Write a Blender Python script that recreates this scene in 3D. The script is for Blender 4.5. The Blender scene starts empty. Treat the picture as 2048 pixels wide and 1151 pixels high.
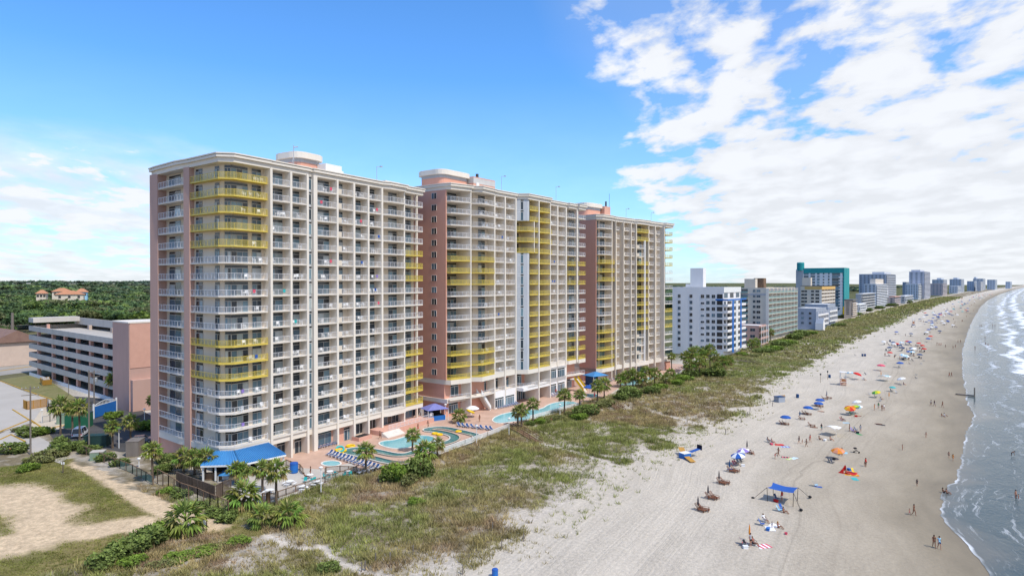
import bpy, math, random
import numpy as np
from mathutils import Vector, Matrix
from mathutils.geometry import tessellate_polygon
R = random.Random(11)
SC = bpy.context.scene
COL = SC.collection
PI = math.pi
# ---------------------------------------------------------------- camera model (metres; x right, y away, z up)
F = 1280.0; CX = 1024.0; CY = 575.5; YH = 565.0; CZ = 35.0; FH = 2.9; DZ = 2.1
PT = math.atan((CY - YH) / F); CP, SP = math.cos(PT), math.sin(PT)
def G(x, y, z=DZ):
    a = (x - CX) / F; b = (CY - y) / F
    d = (a, CP + b * SP, -SP + b * CP); t = (z - CZ) / d[2]
    return (d[0] * t, d[1] * t)
def P(x, s, fh=FH):
    d = F * fh / s
    return ((x - CX) / F * d, d)
TH = math.radians(35.4)
CT = (math.sin(TH), math.cos(TH)); CN = (math.cos(TH), -math.sin(TH))
def TN(X, Y): return X * CT[0] + Y * CT[1], X * CN[0] + Y * CN[1]
def XY(t, n): return t * CT[0] + n * CN[0], t * CT[1] + n * CN[1]
# ---------------------------------------------------------------- value noise in numpy
def _hash(ix, iy, seed):
    h = (ix.astype(np.int64) * 374761393 + iy.astype(np.int64) * 668265263 + seed * 1442695041) & 0x7fffffff
    h = (h ^ (h >> 13)) * 1274126177 & 0x7fffffff
    return ((h ^ (h >> 16)) & 0xffff) / 65535.0
def vnoise(x, y, seed=0):
    x = np.asarray(x, float); y = np.asarray(y, float)
    ix = np.floor(x); iy = np.floor(y); fx = x - ix; fy = y - iy
    fx = fx * fx * (3 - 2 * fx); fy = fy * fy * (3 - 2 * fy)
    a = _hash(ix, iy, seed); b = _hash(ix + 1, iy, seed); c = _hash(ix, iy + 1, seed); d = _hash(ix + 1, iy + 1, seed)
    return (a * (1 - fx) + b * fx) * (1 - fy) + (c * (1 - fx) + d * fx) * fy
def fbm(x, y, seed=0, o=4):
    x = np.asarray(x, float); y = np.asarray(y, float); r = 0; a = .5; tot = 0
    for i in range(o):
        r = r + a * vnoise(x * 2 ** i, y * 2 ** i, seed + i * 17); tot += a; a *= .5
    return r / tot
# ---------------------------------------------------------------- materials
def newmat(name):
    m = bpy.data.materials.new(name); m.use_nodes = True
    nt = m.node_tree; return m, nt, nt.nodes['Principled BSDF']
def rgba(c): return (c[0], c[1], c[2], 1)
def mat(name, c1, c2=None, scale=1.0, rough=.8, bump=0, bscale=None, metal=0, spec=.3, stretch=None):
    m, nt, b = newmat(name)
    b.inputs['Roughness'].default_value = rough; b.inputs['Metallic'].default_value = metal
    b.inputs['Specular IOR Level'].default_value = spec
    if c2 is None: c2 = [min(1, v * .86) for v in c1]
    g = nt.nodes.new('ShaderNodeNewGeometry'); src = g.outputs['Position']
    if stretch:
        mp = nt.nodes.new('ShaderNodeMapping'); mp.inputs['Scale'].default_value = stretch
        nt.links.new(src, mp.inputs[0]); src = mp.outputs[0]
    n = nt.nodes.new('ShaderNodeTexNoise'); n.inputs['Scale'].default_value = scale; n.inputs['Detail'].default_value = 6
    n.inputs['Roughness'].default_value = .65
    nt.links.new(src, n.inputs['Vector'])
    r = nt.nodes.new('ShaderNodeValToRGB'); r.color_ramp.elements[0].position = .32; r.color_ramp.elements[1].position = .68
    r.color_ramp.elements[0].color = rgba(c2); r.color_ramp.elements[1].color = rgba(c1)
    nt.links.new(n.outputs['Fac'], r.inputs[0]); nt.links.new(r.outputs[0], b.inputs['Base Color'])
    if bump:
        n2 = nt.nodes.new('ShaderNodeTexNoise'); n2.inputs['Scale'].default_value = bscale or scale * 6; n2.inputs['Detail'].default_value = 4
        nt.links.new(src, n2.inputs['Vector'])
        bp = nt.nodes.new('ShaderNodeBump'); bp.inputs['Strength'].default_value = bump; bp.inputs['Distance'].default_value = .05
        nt.links.new(n2.outputs['Fac'], bp.inputs['Height']); nt.links.new(bp.outputs[0], b.inputs['Normal'])
    return m
def vcmat(name, rough=.8, spec=.3, vary=.25, scale=2.0, trans=0, coat=0):
    """base colour from the face colour of the mesh, broken up by noise"""
    m, nt, b = newmat(name)
    b.inputs['Roughness'].default_value = rough; b.inputs['Specular IOR Level'].default_value = spec
    at = nt.nodes.new('ShaderNodeAttribute'); at.attribute_name = 'Col'
    g = nt.nodes.new('ShaderNodeNewGeometry')
    n = nt.nodes.new('ShaderNodeTexNoise'); n.inputs['Scale'].default_value = scale; n.inputs['Detail'].default_value = 3
    nt.links.new(g.outputs['Position'], n.inputs['Vector'])
    mr = nt.nodes.new('ShaderNodeMapRange'); mr.inputs[1].default_value = .3; mr.inputs[2].default_value = .7
    mr.inputs[3].default_value = 1 - vary; mr.inputs[4].default_value = 1 + vary
    nt.links.new(n.outputs['Fac'], mr.inputs[0])
    mx = nt.nodes.new('ShaderNodeVectorMath'); mx.operation = 'SCALE'
    nt.links.new(at.outputs['Color'], mx.inputs[0]); nt.links.new(mr.outputs[0], mx.inputs['Scale'])
    nt.links.new(mx.outputs[0], b.inputs['Base Color'])
    if coat: b.inputs['Coat Weight'].default_value = coat
    if trans:
        out = nt.nodes['Material Output']
        t = nt.nodes.new('ShaderNodeBsdfTranslucent'); nt.links.new(mx.outputs[0], t.inputs[0])
        ms = nt.nodes.new('ShaderNodeMixShader'); ms.inputs[0].default_value = trans
        nt.links.new(b.outputs[0], ms.inputs[1]); nt.links.new(t.outputs[0], ms.inputs[2]); nt.links.new(ms.outputs[0], out.inputs[0])
    return m
def screenmat(name, col, opac):
    """picket / mesh balustrade infill seen from afar: part opaque, part open"""
    m, nt, b = newmat(name); b.inputs['Base Color'].default_value = rgba(col); b.inputs['Roughness'].default_value = .5
    out = nt.nodes['Material Output']; t = nt.nodes.new('ShaderNodeBsdfTransparent')
    ms = nt.nodes.new('ShaderNodeMixShader'); ms.inputs[0].default_value = opac
    nt.links.new(t.outputs[0], ms.inputs[1]); nt.links.new(b.outputs[0], ms.inputs[2]); nt.links.new(ms.outputs[0], out.inputs[0])
    return m
M = {}
def defmats():
    M['cream'] = mat('cream_stucco', (.69, .60, .49), (.62, .54, .44), .35, .9, .05, 8, stretch=(1, 1, .25))
    M['trim'] = mat('trim_stucco', (.75, .685, .60), (.68, .62, .54), .3, .85, stretch=(1, 1, .2))
    M['white'] = mat('white_stucco', (.80, .78, .76), (.72, .70, .69), .25, .85, stretch=(1, 1, .2))
    M['pink'] = mat('pink_stucco', (.66, .345, .255), (.61, .315, .23), .5, .9, .05, 6, stretch=(1, 1, .3))
    M['pinkbase'] = mat('pink_base_stucco', (.63, .36, .275), (.57, .32, .245), .6, .9)
    M['pier'] = mat('mauve_stucco', (.52, .335, .28), (.475, .305, .255), .5, .9, stretch=(1, 1, .3))
    M['beigeband'] = mat('beige_band', (.56, .44, .36), (.50, .39, .32), .5, .9)
    M['roof'] = mat('roof_membrane', (.55, .54, .52), (.42, .41, .40), .15, .9)
    M['glass'] = vcmat('window_glass', .06, .6, .15, .8)
    M['frame'] = mat('window_frame', (.45, .44, .42), (.38, .37, .35), 1, .5)
    M['darkframe'] = mat('dark_louver', (.06, .06, .06), (.04, .04, .04), 1, .6)
    M['whiteframe'] = mat('white_frame', (.78, .78, .76), (.70, .70, .68), 1, .45)
    M['railw'] = mat('white_rail', (.72, .72, .74), (.66, .66, .68), 1, .4)
    M['raily'] = mat('yellow_rail', (.70, .54, .11), (.62, .48, .09), 1, .45)
    M['screenw'] = screenmat('white_pickets', (.70, .71, .75), .13)
    M['screeny'] = screenmat('yellow_pickets', (.62, .50, .09), .30)
    M['panelgrey'] = mat('grey_panel', (.50, .52, .55), (.44, .46, .49), .3, .7)
    M['grey'] = mat('grey_stucco', (.40, .41, .44), (.35, .36, .38), .3, .9)
    M['concrete'] = mat('concrete', (.54, .50, .45), (.45, .415, .37), .25, .9, .1, 4, stretch=(1, 1, .3))
    M['darkin'] = mat('dark_interior', (.03, .028, .026), (.02, .02, .02), 1, .95)
    M['paver'] = mat('deck_paver', (.56, .38, .29), (.44, .29, .22), .35, .85, .1, 5)
    M['terrace'] = mat('terrace_concrete', (.50, .46, .41), (.42, .385, .345), .3, .9)
    M['tancoping'] = mat('tan_coping', (.58, .45, .36), (.50, .385, .30), 1, .7)
    M['coping'] = mat('pool_coping', (.74, .70, .64), (.64, .60, .55), 1, .7)
    M['wood'] = mat('grey_wood', (.17, .125, .095), (.09, .068, .054), 1.5, .9, .2, 12, stretch=(1, 1, .15))
    M['timber'] = mat('brown_timber', (.24, .15, .09), (.14, .085, .05), 1.5, .85, stretch=(1, 1, .2))
    M['honey'] = mat('new_timber', (.50, .27, .06), (.40, .21, .04), 1.5, .8, stretch=(1, 1, .2))
    M['bluemetal'] = mat('blue_roof_metal', (.06, .25, .52), (.05, .215, .47), .6, .4, metal=0, spec=.5)
    M['bluefab'] = mat('blue_fabric', (.022, .10, .38), (.018, .085, .33), .8, .8)
    M['bluesling'] = mat('dark_blue_sling', (.025, .07, .20), (.02, .055, .16), 1, .8)
    M['navy'] = mat('navy_fabric', (.008, .010, .03), (.006, .008, .022), 1, .8)
    M['bluepaint'] = mat('blue_paint', (.02, .15, .48), (.018, .13, .42), 1, .5)
    M['darkblue'] = mat('dark_blue_paint', (.012, .06, .17), (.01, .05, .14), 1, .6)
    M['violetroof'] = mat('violet_shingle', (.19, .20, .46), (.16, .17, .40), 1, .7)
    M['yellow'] = mat('yellow_plastic', (.80, .52, .01), (.72, .46, .01), 1, .4)
    M['red'] = mat('red_fabric', (.60, .02, .015), (.52, .015, .012), 1, .7)
    M['orange'] = mat('orange_fabric', (.75, .26, .02), (.65, .21, .02), 1, .7)
    M['pinkf'] = mat('pink_fabric', (.70, .10, .16), (.60, .08, .13), 3, .7)
    M['salmon'] = mat('salmon_fabric', (.62, .28, .17), (.55, .23, .14), 1, .8)
    M['purple'] = mat('purple_fabric', (.20, .13, .42), (.30, .22, .52), 1, .8)
    M['teal'] = mat('teal_plastic', (.03, .42, .42), (.03, .36, .36), 1, .5)
    M['lightblue'] = mat('light_blue_fabric', (.25, .52, .68), (.35, .60, .75), 1, .7)
    M['green'] = mat('green_fabric', (.05, .32, .10), (.04, .26, .08), 1, .7)
    M['lime'] = mat('lime_fabric', (.45, .60, .03), (.38, .52, .03), 1, .7)
    M['cloth'] = mat('white_cloth', (.80, .80, .79), (.72, .72, .72), 1, .7)
    M['black'] = mat('black_fabric', (.015, .015, .017), (.01, .01, .012), 1, .7)
    M['plastic'] = mat('white_plastic', (.82, .82, .82), (.76, .76, .76), 1, .35)
    M['steel'] = mat('galvanised_steel', (.50, .52, .54), (.42, .44, .46), 1, .45, metal=.6)
    M['pole'] = mat('weathered_pole', (.22, .19, .165), (.15, .13, .11), 1, .9, stretch=(1, 1, .1))
    M['asphalt'] = mat('asphalt', (.085, .08, .078), (.06, .057, .055), .2, .95, .1, 10)
    M['paleroad'] = mat('pale_asphalt', (.34, .31, .27), (.28, .255, .225), .15, .95)
    M['lot'] = mat('pale_lot', (.46, .42, .37), (.40, .365, .32), .12, .95)
    M['sandypath'] = mat('sandy_path', (.58, .49, .37), (.49, .41, .30), .5, .95, .3, 6)
    M['kerby'] = mat('yellow_kerb', (.55, .33, .05), (.46, .27, .04), .6, .8)
    M['brownroof'] = mat('brown_shingle', (.25, .155, .12), (.20, .12, .095), .4, .9)
    M['tile'] = mat('orange_tile', (.48, .23, .13), (.42, .19, .10), .3, .85)
    M['carwhite'] = mat('white_car_paint', (.78, .78, .78), (.76, .76, .76), 1, .2, spec=.6)
    M['carsilver'] = mat('silver_car_paint', (.35, .37, .40), (.33, .35, .38), 1, .22, metal=.5)
    M['cardark'] = mat('dark_car_paint', (.03, .035, .04), (.028, .03, .035), 1, .2, spec=.6)
    M['carglass'] = mat('car_glass', (.02, .025, .03), (.018, .02, .025), 1, .05, spec=.6)
    M['tyre'] = mat('tyre_rubber', (.02, .02, .02), (.015, .015, .015), 1, .9)
    M['water'] = mat('pool_water', (.16, .46, .50), (.12, .40, .45), 1.2, .06, .25, 3, spec=.5)
    M['riverwater'] = mat('river_water', (.07, .22, .21), (.045, .16, .16), .8, .06, .25, 3, spec=.5)
    M['poolwall'] = mat('pool_wall', (.06, .17, .18), (.05, .14, .15), 1, .5)
    M['leaf'] = vcmat('leaf', .65, .25, .3, 1.5, trans=.25)
    M['bark'] = mat('palm_bark', (.17, .125, .09), (.095, .07, .05), 4, .95, .4, 10)
    M['skin'] = mat('skin', (.46, .24, .155), (.42, .21, .135), 5, .6)
    M['skind'] = mat('tanned_skin', (.26, .12, .07), (.23, .105, .06), 5, .6)
    M['hairb'] = mat('brown_hair', (.045, .025, .015), (.03, .018, .01), 6, .7)
    M['hairk'] = mat('dark_hair', (.014, .010, .008), (.01, .008, .006), 6, .7)
    M['pvc'] = vcmat('painted_face', .7, .3, .08, 1)
    M['vc'] = vcmat('painted', .75, .3, .10, .8)
    M['redwood'] = mat('red_brown_wood', (.23, .095, .05), (.15, .06, .035), 2, .8)
    M['tealroof'] = mat('teal_paint', (.02, .29, .30), (.018, .25, .26), .1, .6)
# ---------------------------------------------------------------- mesh builder
class MB:
    def __init__(s): s.v = []; s.f = []; s.m = []; s.c = []
    def face(s, pts, mi=0, col=(1, 1, 1)):
        b = len(s.v); s.v += [tuple(p) for p in pts]; s.f.append(tuple(range(b, b + len(pts)))); s.m.append(mi); s.c.append(col)
    def box(s, x0, x1, y0, y1, z0, z1, mi=0, col=(1, 1, 1)):
        s.prism([(x0, y0), (x1, y0), (x1, y1), (x0, y1)], z0, z1, mi, col)
    def prism(s, poly, z0, z1, mi=0, col=(1, 1, 1), top=None):
        a = sum(poly[i][0] * poly[(i + 1) % len(poly)][1] - poly[(i + 1) % len(poly)][0] * poly[i][1] for i in range(len(poly)))
        if a < 0: poly = poly[::-1]
        n = len(poly); b = len(s.v)
        s.v += [(p[0], p[1], z0) for p in poly] + [(p[0], p[1], z1) for p in poly]
        for i in range(n):
            j = (i + 1) % n; s.f.append((b + i, b + j, b + n + j, b + n + i)); s.m.append(mi); s.c.append(col)
        if n <= 4:
            s.f.append(tuple(range(b + n, b + 2 * n))); s.m.append(mi if top is None else top); s.c.append(col)
            s.f.append(tuple(range(b + n - 1, b - 1, -1))); s.m.append(mi); s.c.append(col)
        else:
            for tr in tessellate_polygon([[Vector((p[0], p[1], 0)) for p in poly]]):
                s.f.append((b + n + tr[0], b + n + tr[1], b + n + tr[2])); s.m.append(mi if top is None else top); s.c.append(col)
                s.f.append((b + tr[2], b + tr[1], b + tr[0])); s.m.append(mi); s.c.append(col)
    def beam(s, p, q, w, h, mi=0, col=(1, 1, 1)):
        """bar of width w and height h from p to q (3D), h measured upward-ish"""
        p = Vector(p); q = Vector(q); d = q - p
        if d.length < 1e-6: return
        d.normalize(); up = Vector((0, 0, 1)) if abs(d.z) < .95 else Vector((1, 0, 0))
        sd = d.cross(up).normalized() * w / 2; u = sd.cross(d).normalized() * h / 2
        b = len(s.v)
        for c in (p, q):
            s.v += [tuple(c - sd - u), tuple(c + sd - u), tuple(c + sd + u), tuple(c - sd + u)]
        for f in ((0, 1, 5, 4), (1, 2, 6, 5), (2, 3, 7, 6), (3, 0, 4, 7), (3, 2, 1, 0), (4, 5, 6, 7)):
            s.f.append(tuple(b + i for i in f)); s.m.append(mi); s.c.append(col)
    def tube(s, pts, rs, n=6, mi=0, col=(1, 1, 1), cap=True):
        pts = [Vector(p) for p in pts]
        if not isinstance(rs, (list, tuple)): rs = [rs] * len(pts)
        b = len(s.v)
        for i, p in enumerate(pts):
            d = (pts[min(i + 1, len(pts) - 1)] - pts[max(i - 1, 0)]).normalized()
            up = Vector((0, 0, 1)) if abs(d.z) < .9 else Vector((1, 0, 0))
            a = d.cross(up).normalized(); c = a.cross(d)
            for k in range(n):
                t = 2 * PI * k / n; s.v.append(tuple(p + (a * math.cos(t) + c * math.sin(t)) * rs[i]))
        for i in range(len(pts) - 1):
            for k in range(n):
                j = (k + 1) % n
                s.f.append((b + i * n + k, b + i * n + j, b + (i + 1) * n + j, b + (i + 1) * n + k)); s.m.append(mi); s.c.append(col)
        if cap:
            s.f.append(tuple(b + k for k in range(n))); s.m.append(mi); s.c.append(col)
            s.f.append(tuple(b + (len(pts) - 1) * n + k for k in range(n - 1, -1, -1))); s.m.append(mi); s.c.append(col)
    def lathe(s, prof, n=12, c=(0, 0, 0), mi=0, col=(1, 1, 1), cols=None):
        b = len(s.v)
        for r, z in prof:
            for k in range(n):
                t = 2 * PI * k / n; s.v.append((c[0] + r * math.cos(t), c[1] + r * math.sin(t), c[2] + z))
        for i in range(len(prof) - 1):
            for k in range(n):
                j = (k + 1) % n
                s.f.append((b + i * n + k, b + i * n + j, b + (i + 1) * n + j, b + (i + 1) * n + k))
                s.m.append(mi); s.c.append(cols[k % len(cols)] if cols else col)
    def ell(s, c, r, n=8, m=6, mi=0, col=(1, 1, 1)):
        prof = [(math.cos(-PI / 2 + PI * i / m), math.sin(-PI / 2 + PI * i / m)) for i in range(m + 1)]
        b = len(s.v)
        for a, z in prof:
            for k in range(n):
                t = 2 * PI * k / n; s.v.append((c[0] + r[0] * a * math.cos(t), c[1] + r[1] * a * math.sin(t), c[2] + r[2] * z))
        for i in range(m):
            for k in range(n):
                j = (k + 1) % n
                s.f.append((b + i * n + k, b + i * n + j, b + (i + 1) * n + j, b + (i + 1) * n + k)); s.m.append(mi); s.c.append(col)
    def add(s, o):
        b = len(s.v); s.v += o.v; s.f += [tuple(i + b for i in f) for f in o.f]; s.m += o.m; s.c += o.c
    def xf(s, M4):
        s.v = [tuple(M4 @ Vector(p)) for p in s.v]; return s
    def mesh(s, name, mats, smooth=False):
        me = bpy.data.meshes.new(name); me.from_pydata(s.v, [], s.f)
        for m in mats: me.materials.append(M[m] if isinstance(m, str) else m)
        me.polygons.foreach_set('material_index', s.m)
        if any(c != (1, 1, 1) for c in s.c):
            at = me.color_attributes.new('Col', 'FLOAT_COLOR', 'CORNER')
            arr = []
            for f, c in zip(s.f, s.c): arr += [c[0], c[1], c[2], 1] * len(f)
            at.data.foreach_set('color', arr)
        if smooth: me.polygons.foreach_set('use_smooth', [True] * len(s.f))
        me.update(); return me
    def build(s, name, mats, parent=None, smooth=False):
        if not s.f: return None
        return link(name, s.mesh(name, mats if isinstance(mats, (list, tuple)) else [mats], smooth), parent)
def link(name, me, parent=None):
    o = bpy.data.objects.new(name, me); COL.objects.link(o)
    if parent is not None: o.parent = parent
    return o
def tag(o, label=None, cat=None, group=None, kind=None):
    if label: o['label'] = label
    if cat: o['category'] = cat
    if group: o['group'] = group
    if kind: o['kind'] = kind
    return o
def thing(name, label, cat, loc=(0, 0, 0), rz=0, group=None):
    o = bpy.data.objects.new(name, None); COL.objects.link(o); o.location = loc; o.rotation_euler = (0, 0, rz)
    o.empty_display_size = .2
    return tag(o, label, cat, group)
KIDS = {}
def kids(o): return [c for c in COL.objects if c.parent == o] if o not in KIDS else KIDS[o]
def dup(root, loc, rz=0, label=None, cat=None, group=None, scale=None, mats=None, par=None):
    """copy of a thing with copies of its parts and sub-parts; meshes are shared; mats = {part: material} overrides"""
    r = root.copy(); COL.objects.link(r)
    if par is None:
        r.location = loc; r.rotation_euler = (0, 0, rz)
        if scale is not None: r.scale = scale if isinstance(scale, (tuple, list)) else (scale,) * 3
        tag(r, label, cat, group)
    else: r.parent = par
    base = root.name.split('.')[0]
    if mats and base in mats and r.type == 'MESH':
        ms = mats[base]
        for i, k in enumerate(ms if isinstance(ms, (list, tuple)) else [ms]):
            if k: r.material_slots[i].link = 'OBJECT'; r.material_slots[i].material = M[k]
    for c in kids(root): dup(c, None, par=r, mats=mats)
    return r
def bake_kids(o):
    KIDS[o] = [c for c in bpy.data.objects if c.parent == o]
    for c in KIDS[o]: bake_kids(c)
PROTOS = []
def proto(o):
    bpy.context.view_layer.update(); bake_kids(o); PROTOS.append(o); return o
def structure(name, me):
    return tag(link(name, me), kind='structure')
defmats()
# ---------------------------------------------------------------- camera, sun, sky
cam = bpy.data.cameras.new('camera'); co = bpy.data.objects.new('camera', cam); COL.objects.link(co)
co.location = (0, 0, CZ); co.rotation_euler = (PI / 2 - PT, 0, 0)
cam.sensor_fit = 'HORIZONTAL'; cam.sensor_width = 36; cam.lens = 36 * F / 2048; cam.clip_start = .5; cam.clip_end = 40000
SC.camera = co
SUN_AZ = math.radians(42); SUN_EL = math.radians(56)   # azimuth: from +x towards -y
sd = Vector((math.cos(SUN_AZ) * math.cos(SUN_EL), -math.sin(SUN_AZ) * math.cos(SUN_EL), math.sin(SUN_EL)))
sl = bpy.data.lights.new('sun', 'SUN'); sl.energy = 3.9; sl.angle = math.radians(.5); sl.color = (1, .95, .87)
so = bpy.data.objects.new('sun', sl); COL.objects.link(so); so.rotation_euler = sd.to_track_quat('Z', 'Y').to_euler()
SC.view_settings.view_transform = 'Standard'; SC.view_settings.look = 'None'; SC.view_settings.exposure = 0
SC.cycles.max_bounces = 6; SC.cycles.transparent_max_bounces = 12; SC.cycles.use_denoising = True
def world():
    w = bpy.data.worlds.new('World'); SC.world = w; w.use_nodes = True; nt = w.node_tree; N = nt.nodes; Lk = nt.links
    bg = N['Background']; bg.inputs[1].default_value = .115
    sky = N.new('ShaderNodeTexSky'); sky.sky_type = 'NISHITA'; sky.sun_disc = False
    sky.sun_elevation = SUN_EL; sky.sun_rotation = PI / 2 + SUN_AZ
    sky.air_density = 1.0; sky.dust_density = .3; sky.ozone_density = 2.0
    hs = N.new('ShaderNodeHueSaturation'); hs.inputs['Saturation'].default_value = 1.0; hs.inputs['Value'].default_value = 1.0
    hs.inputs['Hue'].default_value = .5
    Lk.new(sky.outputs[0], hs.inputs['Color'])
    tint = N.new('ShaderNodeVectorMath'); tint.operation = 'MULTIPLY'; tint.inputs[1].default_value = (.82, 1.48, 2.12); Lk.new(hs.outputs[0], tint.inputs[0])
    tc = N.new('ShaderNodeTexCoord'); sx = N.new('ShaderNodeSeparateXYZ'); Lk.new(tc.outputs['Generated'], sx.inputs[0])
    def math_(op, a, b=None, clamp=False):
        m = N.new('ShaderNodeMath'); m.operation = op; m.use_clamp = clamp
        for i, v in enumerate((a, b)):
            if v is None: continue
            if isinstance(v, (int, float)): m.inputs[i].default_value = v
            else: Lk.new(v, m.inputs[i])
        return m.outputs[0]
    def ramp(src, pts):
        r = N.new('ShaderNodeValToRGB'); e = r.color_ramp.elements
        e[0].position, e[1].position = pts[0][0], pts[-1][0]
        e[0].color, e[1].color = [(v, v, v, 1) for v in (pts[0][1], pts[-1][1])]
        for p, v in pts[1:-1]:
            x = e.new(p); x.color = (v, v, v, 1)
        Lk.new(src, r.inputs[0]); return r.outputs[0]
    zc = math_('MAXIMUM', sx.outputs['Z'], 0.0)
    zz = math_('ADD', zc, .16)
    px = math_('DIVIDE', sx.outputs['X'], zz); py = math_('DIVIDE', sx.outputs['Y'], zz)
    cv = N.new('ShaderNodeCombineXYZ'); Lk.new(px, cv.inputs[0]); Lk.new(py, cv.inputs[1])
    # rows of small cumulus, a sheet of thin cloud under them
    def noise(vec, sc, det, rough, off=(0, 0, 0), dist=0, st=(1, 1, 1), rot=0):
        mp = N.new('ShaderNodeMapping'); mp.inputs['Location'].default_value = off; mp.inputs['Scale'].default_value = st
        mp.inputs['Rotation'].default_value = (0, 0, rot)
        Lk.new(vec, mp.inputs[0])
        n = N.new('ShaderNodeTexNoise'); n.inputs['Scale'].default_value = sc; n.inputs['Detail'].default_value = det
        n.inputs['Roughness'].default_value = rough; n.inputs['Distortion'].default_value = dist
        Lk.new(mp.outputs[0], n.inputs['Vector']); return n.outputs['Fac']
    big = noise(cv.outputs[0], .9, 3, .5, (3.1, 1.7, 0))
    small = noise(cv.outputs[0], 4.6, 8, .52, (7.7, 4.2, 0), .15, (1, .8, 1), .5)
    fine = noise(cv.outputs[0], 9.0, 8, .6, (1.3, 9.1, 0), .3, (1, .7, 1), .4)
    # cover: azimuth to the right of the camera axis and low on the left
    az = math_('ARCTAN2', sx.outputs['X'], sx.outputs['Y'])
    edge = math_('ADD', az, math_('MULTIPLY', math_('SUBTRACT', big, .5), .30))
    # the clear sky runs further right the lower one looks, except in the bank on the horizon
    edge2 = math_('SUBTRACT', edge, math_('MULTIPLY', math_('MAXIMUM', math_('SUBTRACT', .41, zc), 0.0), .62))
    right = ramp(math_('ADD', math_('MULTIPLY', edge2, .7), .5), [(.4, 0), (.505, .0), (.56, .72), (.63, .95), (1, .97)])
    lowleft = math_('MULTIPLY', ramp(math_('ADD', math_('MULTIPLY', edge, .7), .5), [(.0, 1), (.20, 1), (.34, 0), (1, 0)]), ramp(zc, [(0, 1), (.13, 1), (.22, 0), (1, 0)]))
    bank = math_('MULTIPLY', ramp(math_('ADD', math_('MULTIPLY', edge, .7), .5), [(.5, 0), (.62, 0), (.70, .6), (.78, 1), (1, 1)]), ramp(zc, [(0, 1), (.10, .85), (.22, .25), (.4, 0), (1, 0)]))
    cover = math_('MAXIMUM', right, math_('MULTIPLY', lowleft, 1.0))
    d = math_('ADD', math_('MULTIPLY', small, .72), math_('MULTIPLY', fine, .28))
    thr = math_('SUBTRACT', .66, math_('MULTIPLY', cover, .229))
    thr = math_('SUBTRACT', thr, math_('MULTIPLY', bank, .23))
    dens = math_('MULTIPLY', math_('SUBTRACT', d, thr), 9.0, True)
    dens = math_('MULTIPLY', dens, ramp(cover, [(0, 0), (.3, .75), (.7, .97), (1, .97)]), True)
    soft = ramp(noise(cv.outputs[0], 1.5, 7, .55, (2.2, 5.1, 0), .2, (1, .6, 1)), [(0, 0), (.34, 0), (.54, .92), (1, .95)])
    dens = math_('MAXIMUM', dens, math_('MULTIPLY', soft, lowleft))
    haze = ramp(zc, [(0, .66), (.04, .42), (.12, .19), (.30, 0), (1, 0)])
    veil = math_('MULTIPLY', right, math_('ADD', .04, math_('MULTIPLY', big, .16)))
    dens = math_('MAXIMUM', dens, veil)
    dens = math_('MAXIMUM', dens, haze)
    shade = ramp(small, [(0, .84), (.42, .88), (.60, 1), (1, 1)])
    cc = N.new('ShaderNodeVectorMath'); cc.operation = 'SCALE'; cc.inputs[0].default_value = (8.2, 8.4, 8.8); Lk.new(shade, cc.inputs['Scale'])
    mx = N.new('ShaderNodeMix'); mx.data_type = 'RGBA'; Lk.new(dens, mx.inputs[0]); Lk.new(tint.outputs[0], mx.inputs[6]); Lk.new(cc.outputs[0], mx.inputs[7])
    Lk.new(mx.outputs[2], bg.inputs[0])
world()
# ================================================================ terrain, beach, sea
SHW = [(-200, 6), (60, 5), (96.5, 2.2), (99.5, 1.5), (105, 0), (109.8, -1.5), (115.5, -2.8), (119, -3.2), (123.7, -2.7), (124.7, -3.4), (128, -3.0), (133.7, -2.7), (135.8, -1.2),
       (149, -.9), (173.5, -.2), (207.5, 1.4), (233, .3), (295, -1.2), (404, -1.7), (548, .5), (734, 4.5), (1107, 15), (1590, 34), (2441, 82), (4366, 211), (9000, 560), (20000, 1500)]
VEG = [(-200, -46), (58, -46.7), (73, -47.1), (87, -47.3), (108, -50.2), (120, -48.7), (139, -47.6), (167, -45.2), (200, -47.8), (233, -52), (274, -50.5), (385, -51), (520, -50), (849, -43), (1408, -25), (2664, 36), (4504, 151), (9000, 500), (20000, 1440)]
_st, _sn = np.array(SHW).T; _vt, _vn = np.array(VEG).T
def nshore(t): return np.interp(t, _st, _sn)
def nveg(t): return np.interp(t, _vt, _vn)
TRAILS = [[(535, 1068), (575, 1085), (612, 1090), (650, 1085), (668, 1110), (720, 1135), (790, 1151)],
          [(1055, 870), (1110, 892), (1180, 910), (1240, 925), (1290, 940)],
          [(1300, 820), (1340, 830), (1400, 845), (1450, 852)], [(1200, 905), (1290, 915), (1350, 920)],
          [(1455, 742), (1500, 745), (1555, 752), (1600, 748)]]
TRW = [[G(x, y, 2.0) for x, y in tr] for tr in TRAILS]
def seg_dist(X, Y, pl):
    d = np.full(np.shape(X), 1e9)
    for (ax, ay), (bx, by) in zip(pl[:-1], pl[1:]):
        vx, vy = bx - ax, by - ay; k = np.clip(((X - ax) * vx + (Y - ay) * vy) / (vx * vx + vy * vy), 0, 1)
        d = np.minimum(d, np.hypot(X - ax - k * vx, Y - ay - k * vy))
    return d
DECK_N = -85.5
def sstep(a, b, x):
    k = np.clip((x - a) / (b - a), 0, 1); return k * k * (3 - 2 * k)
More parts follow.
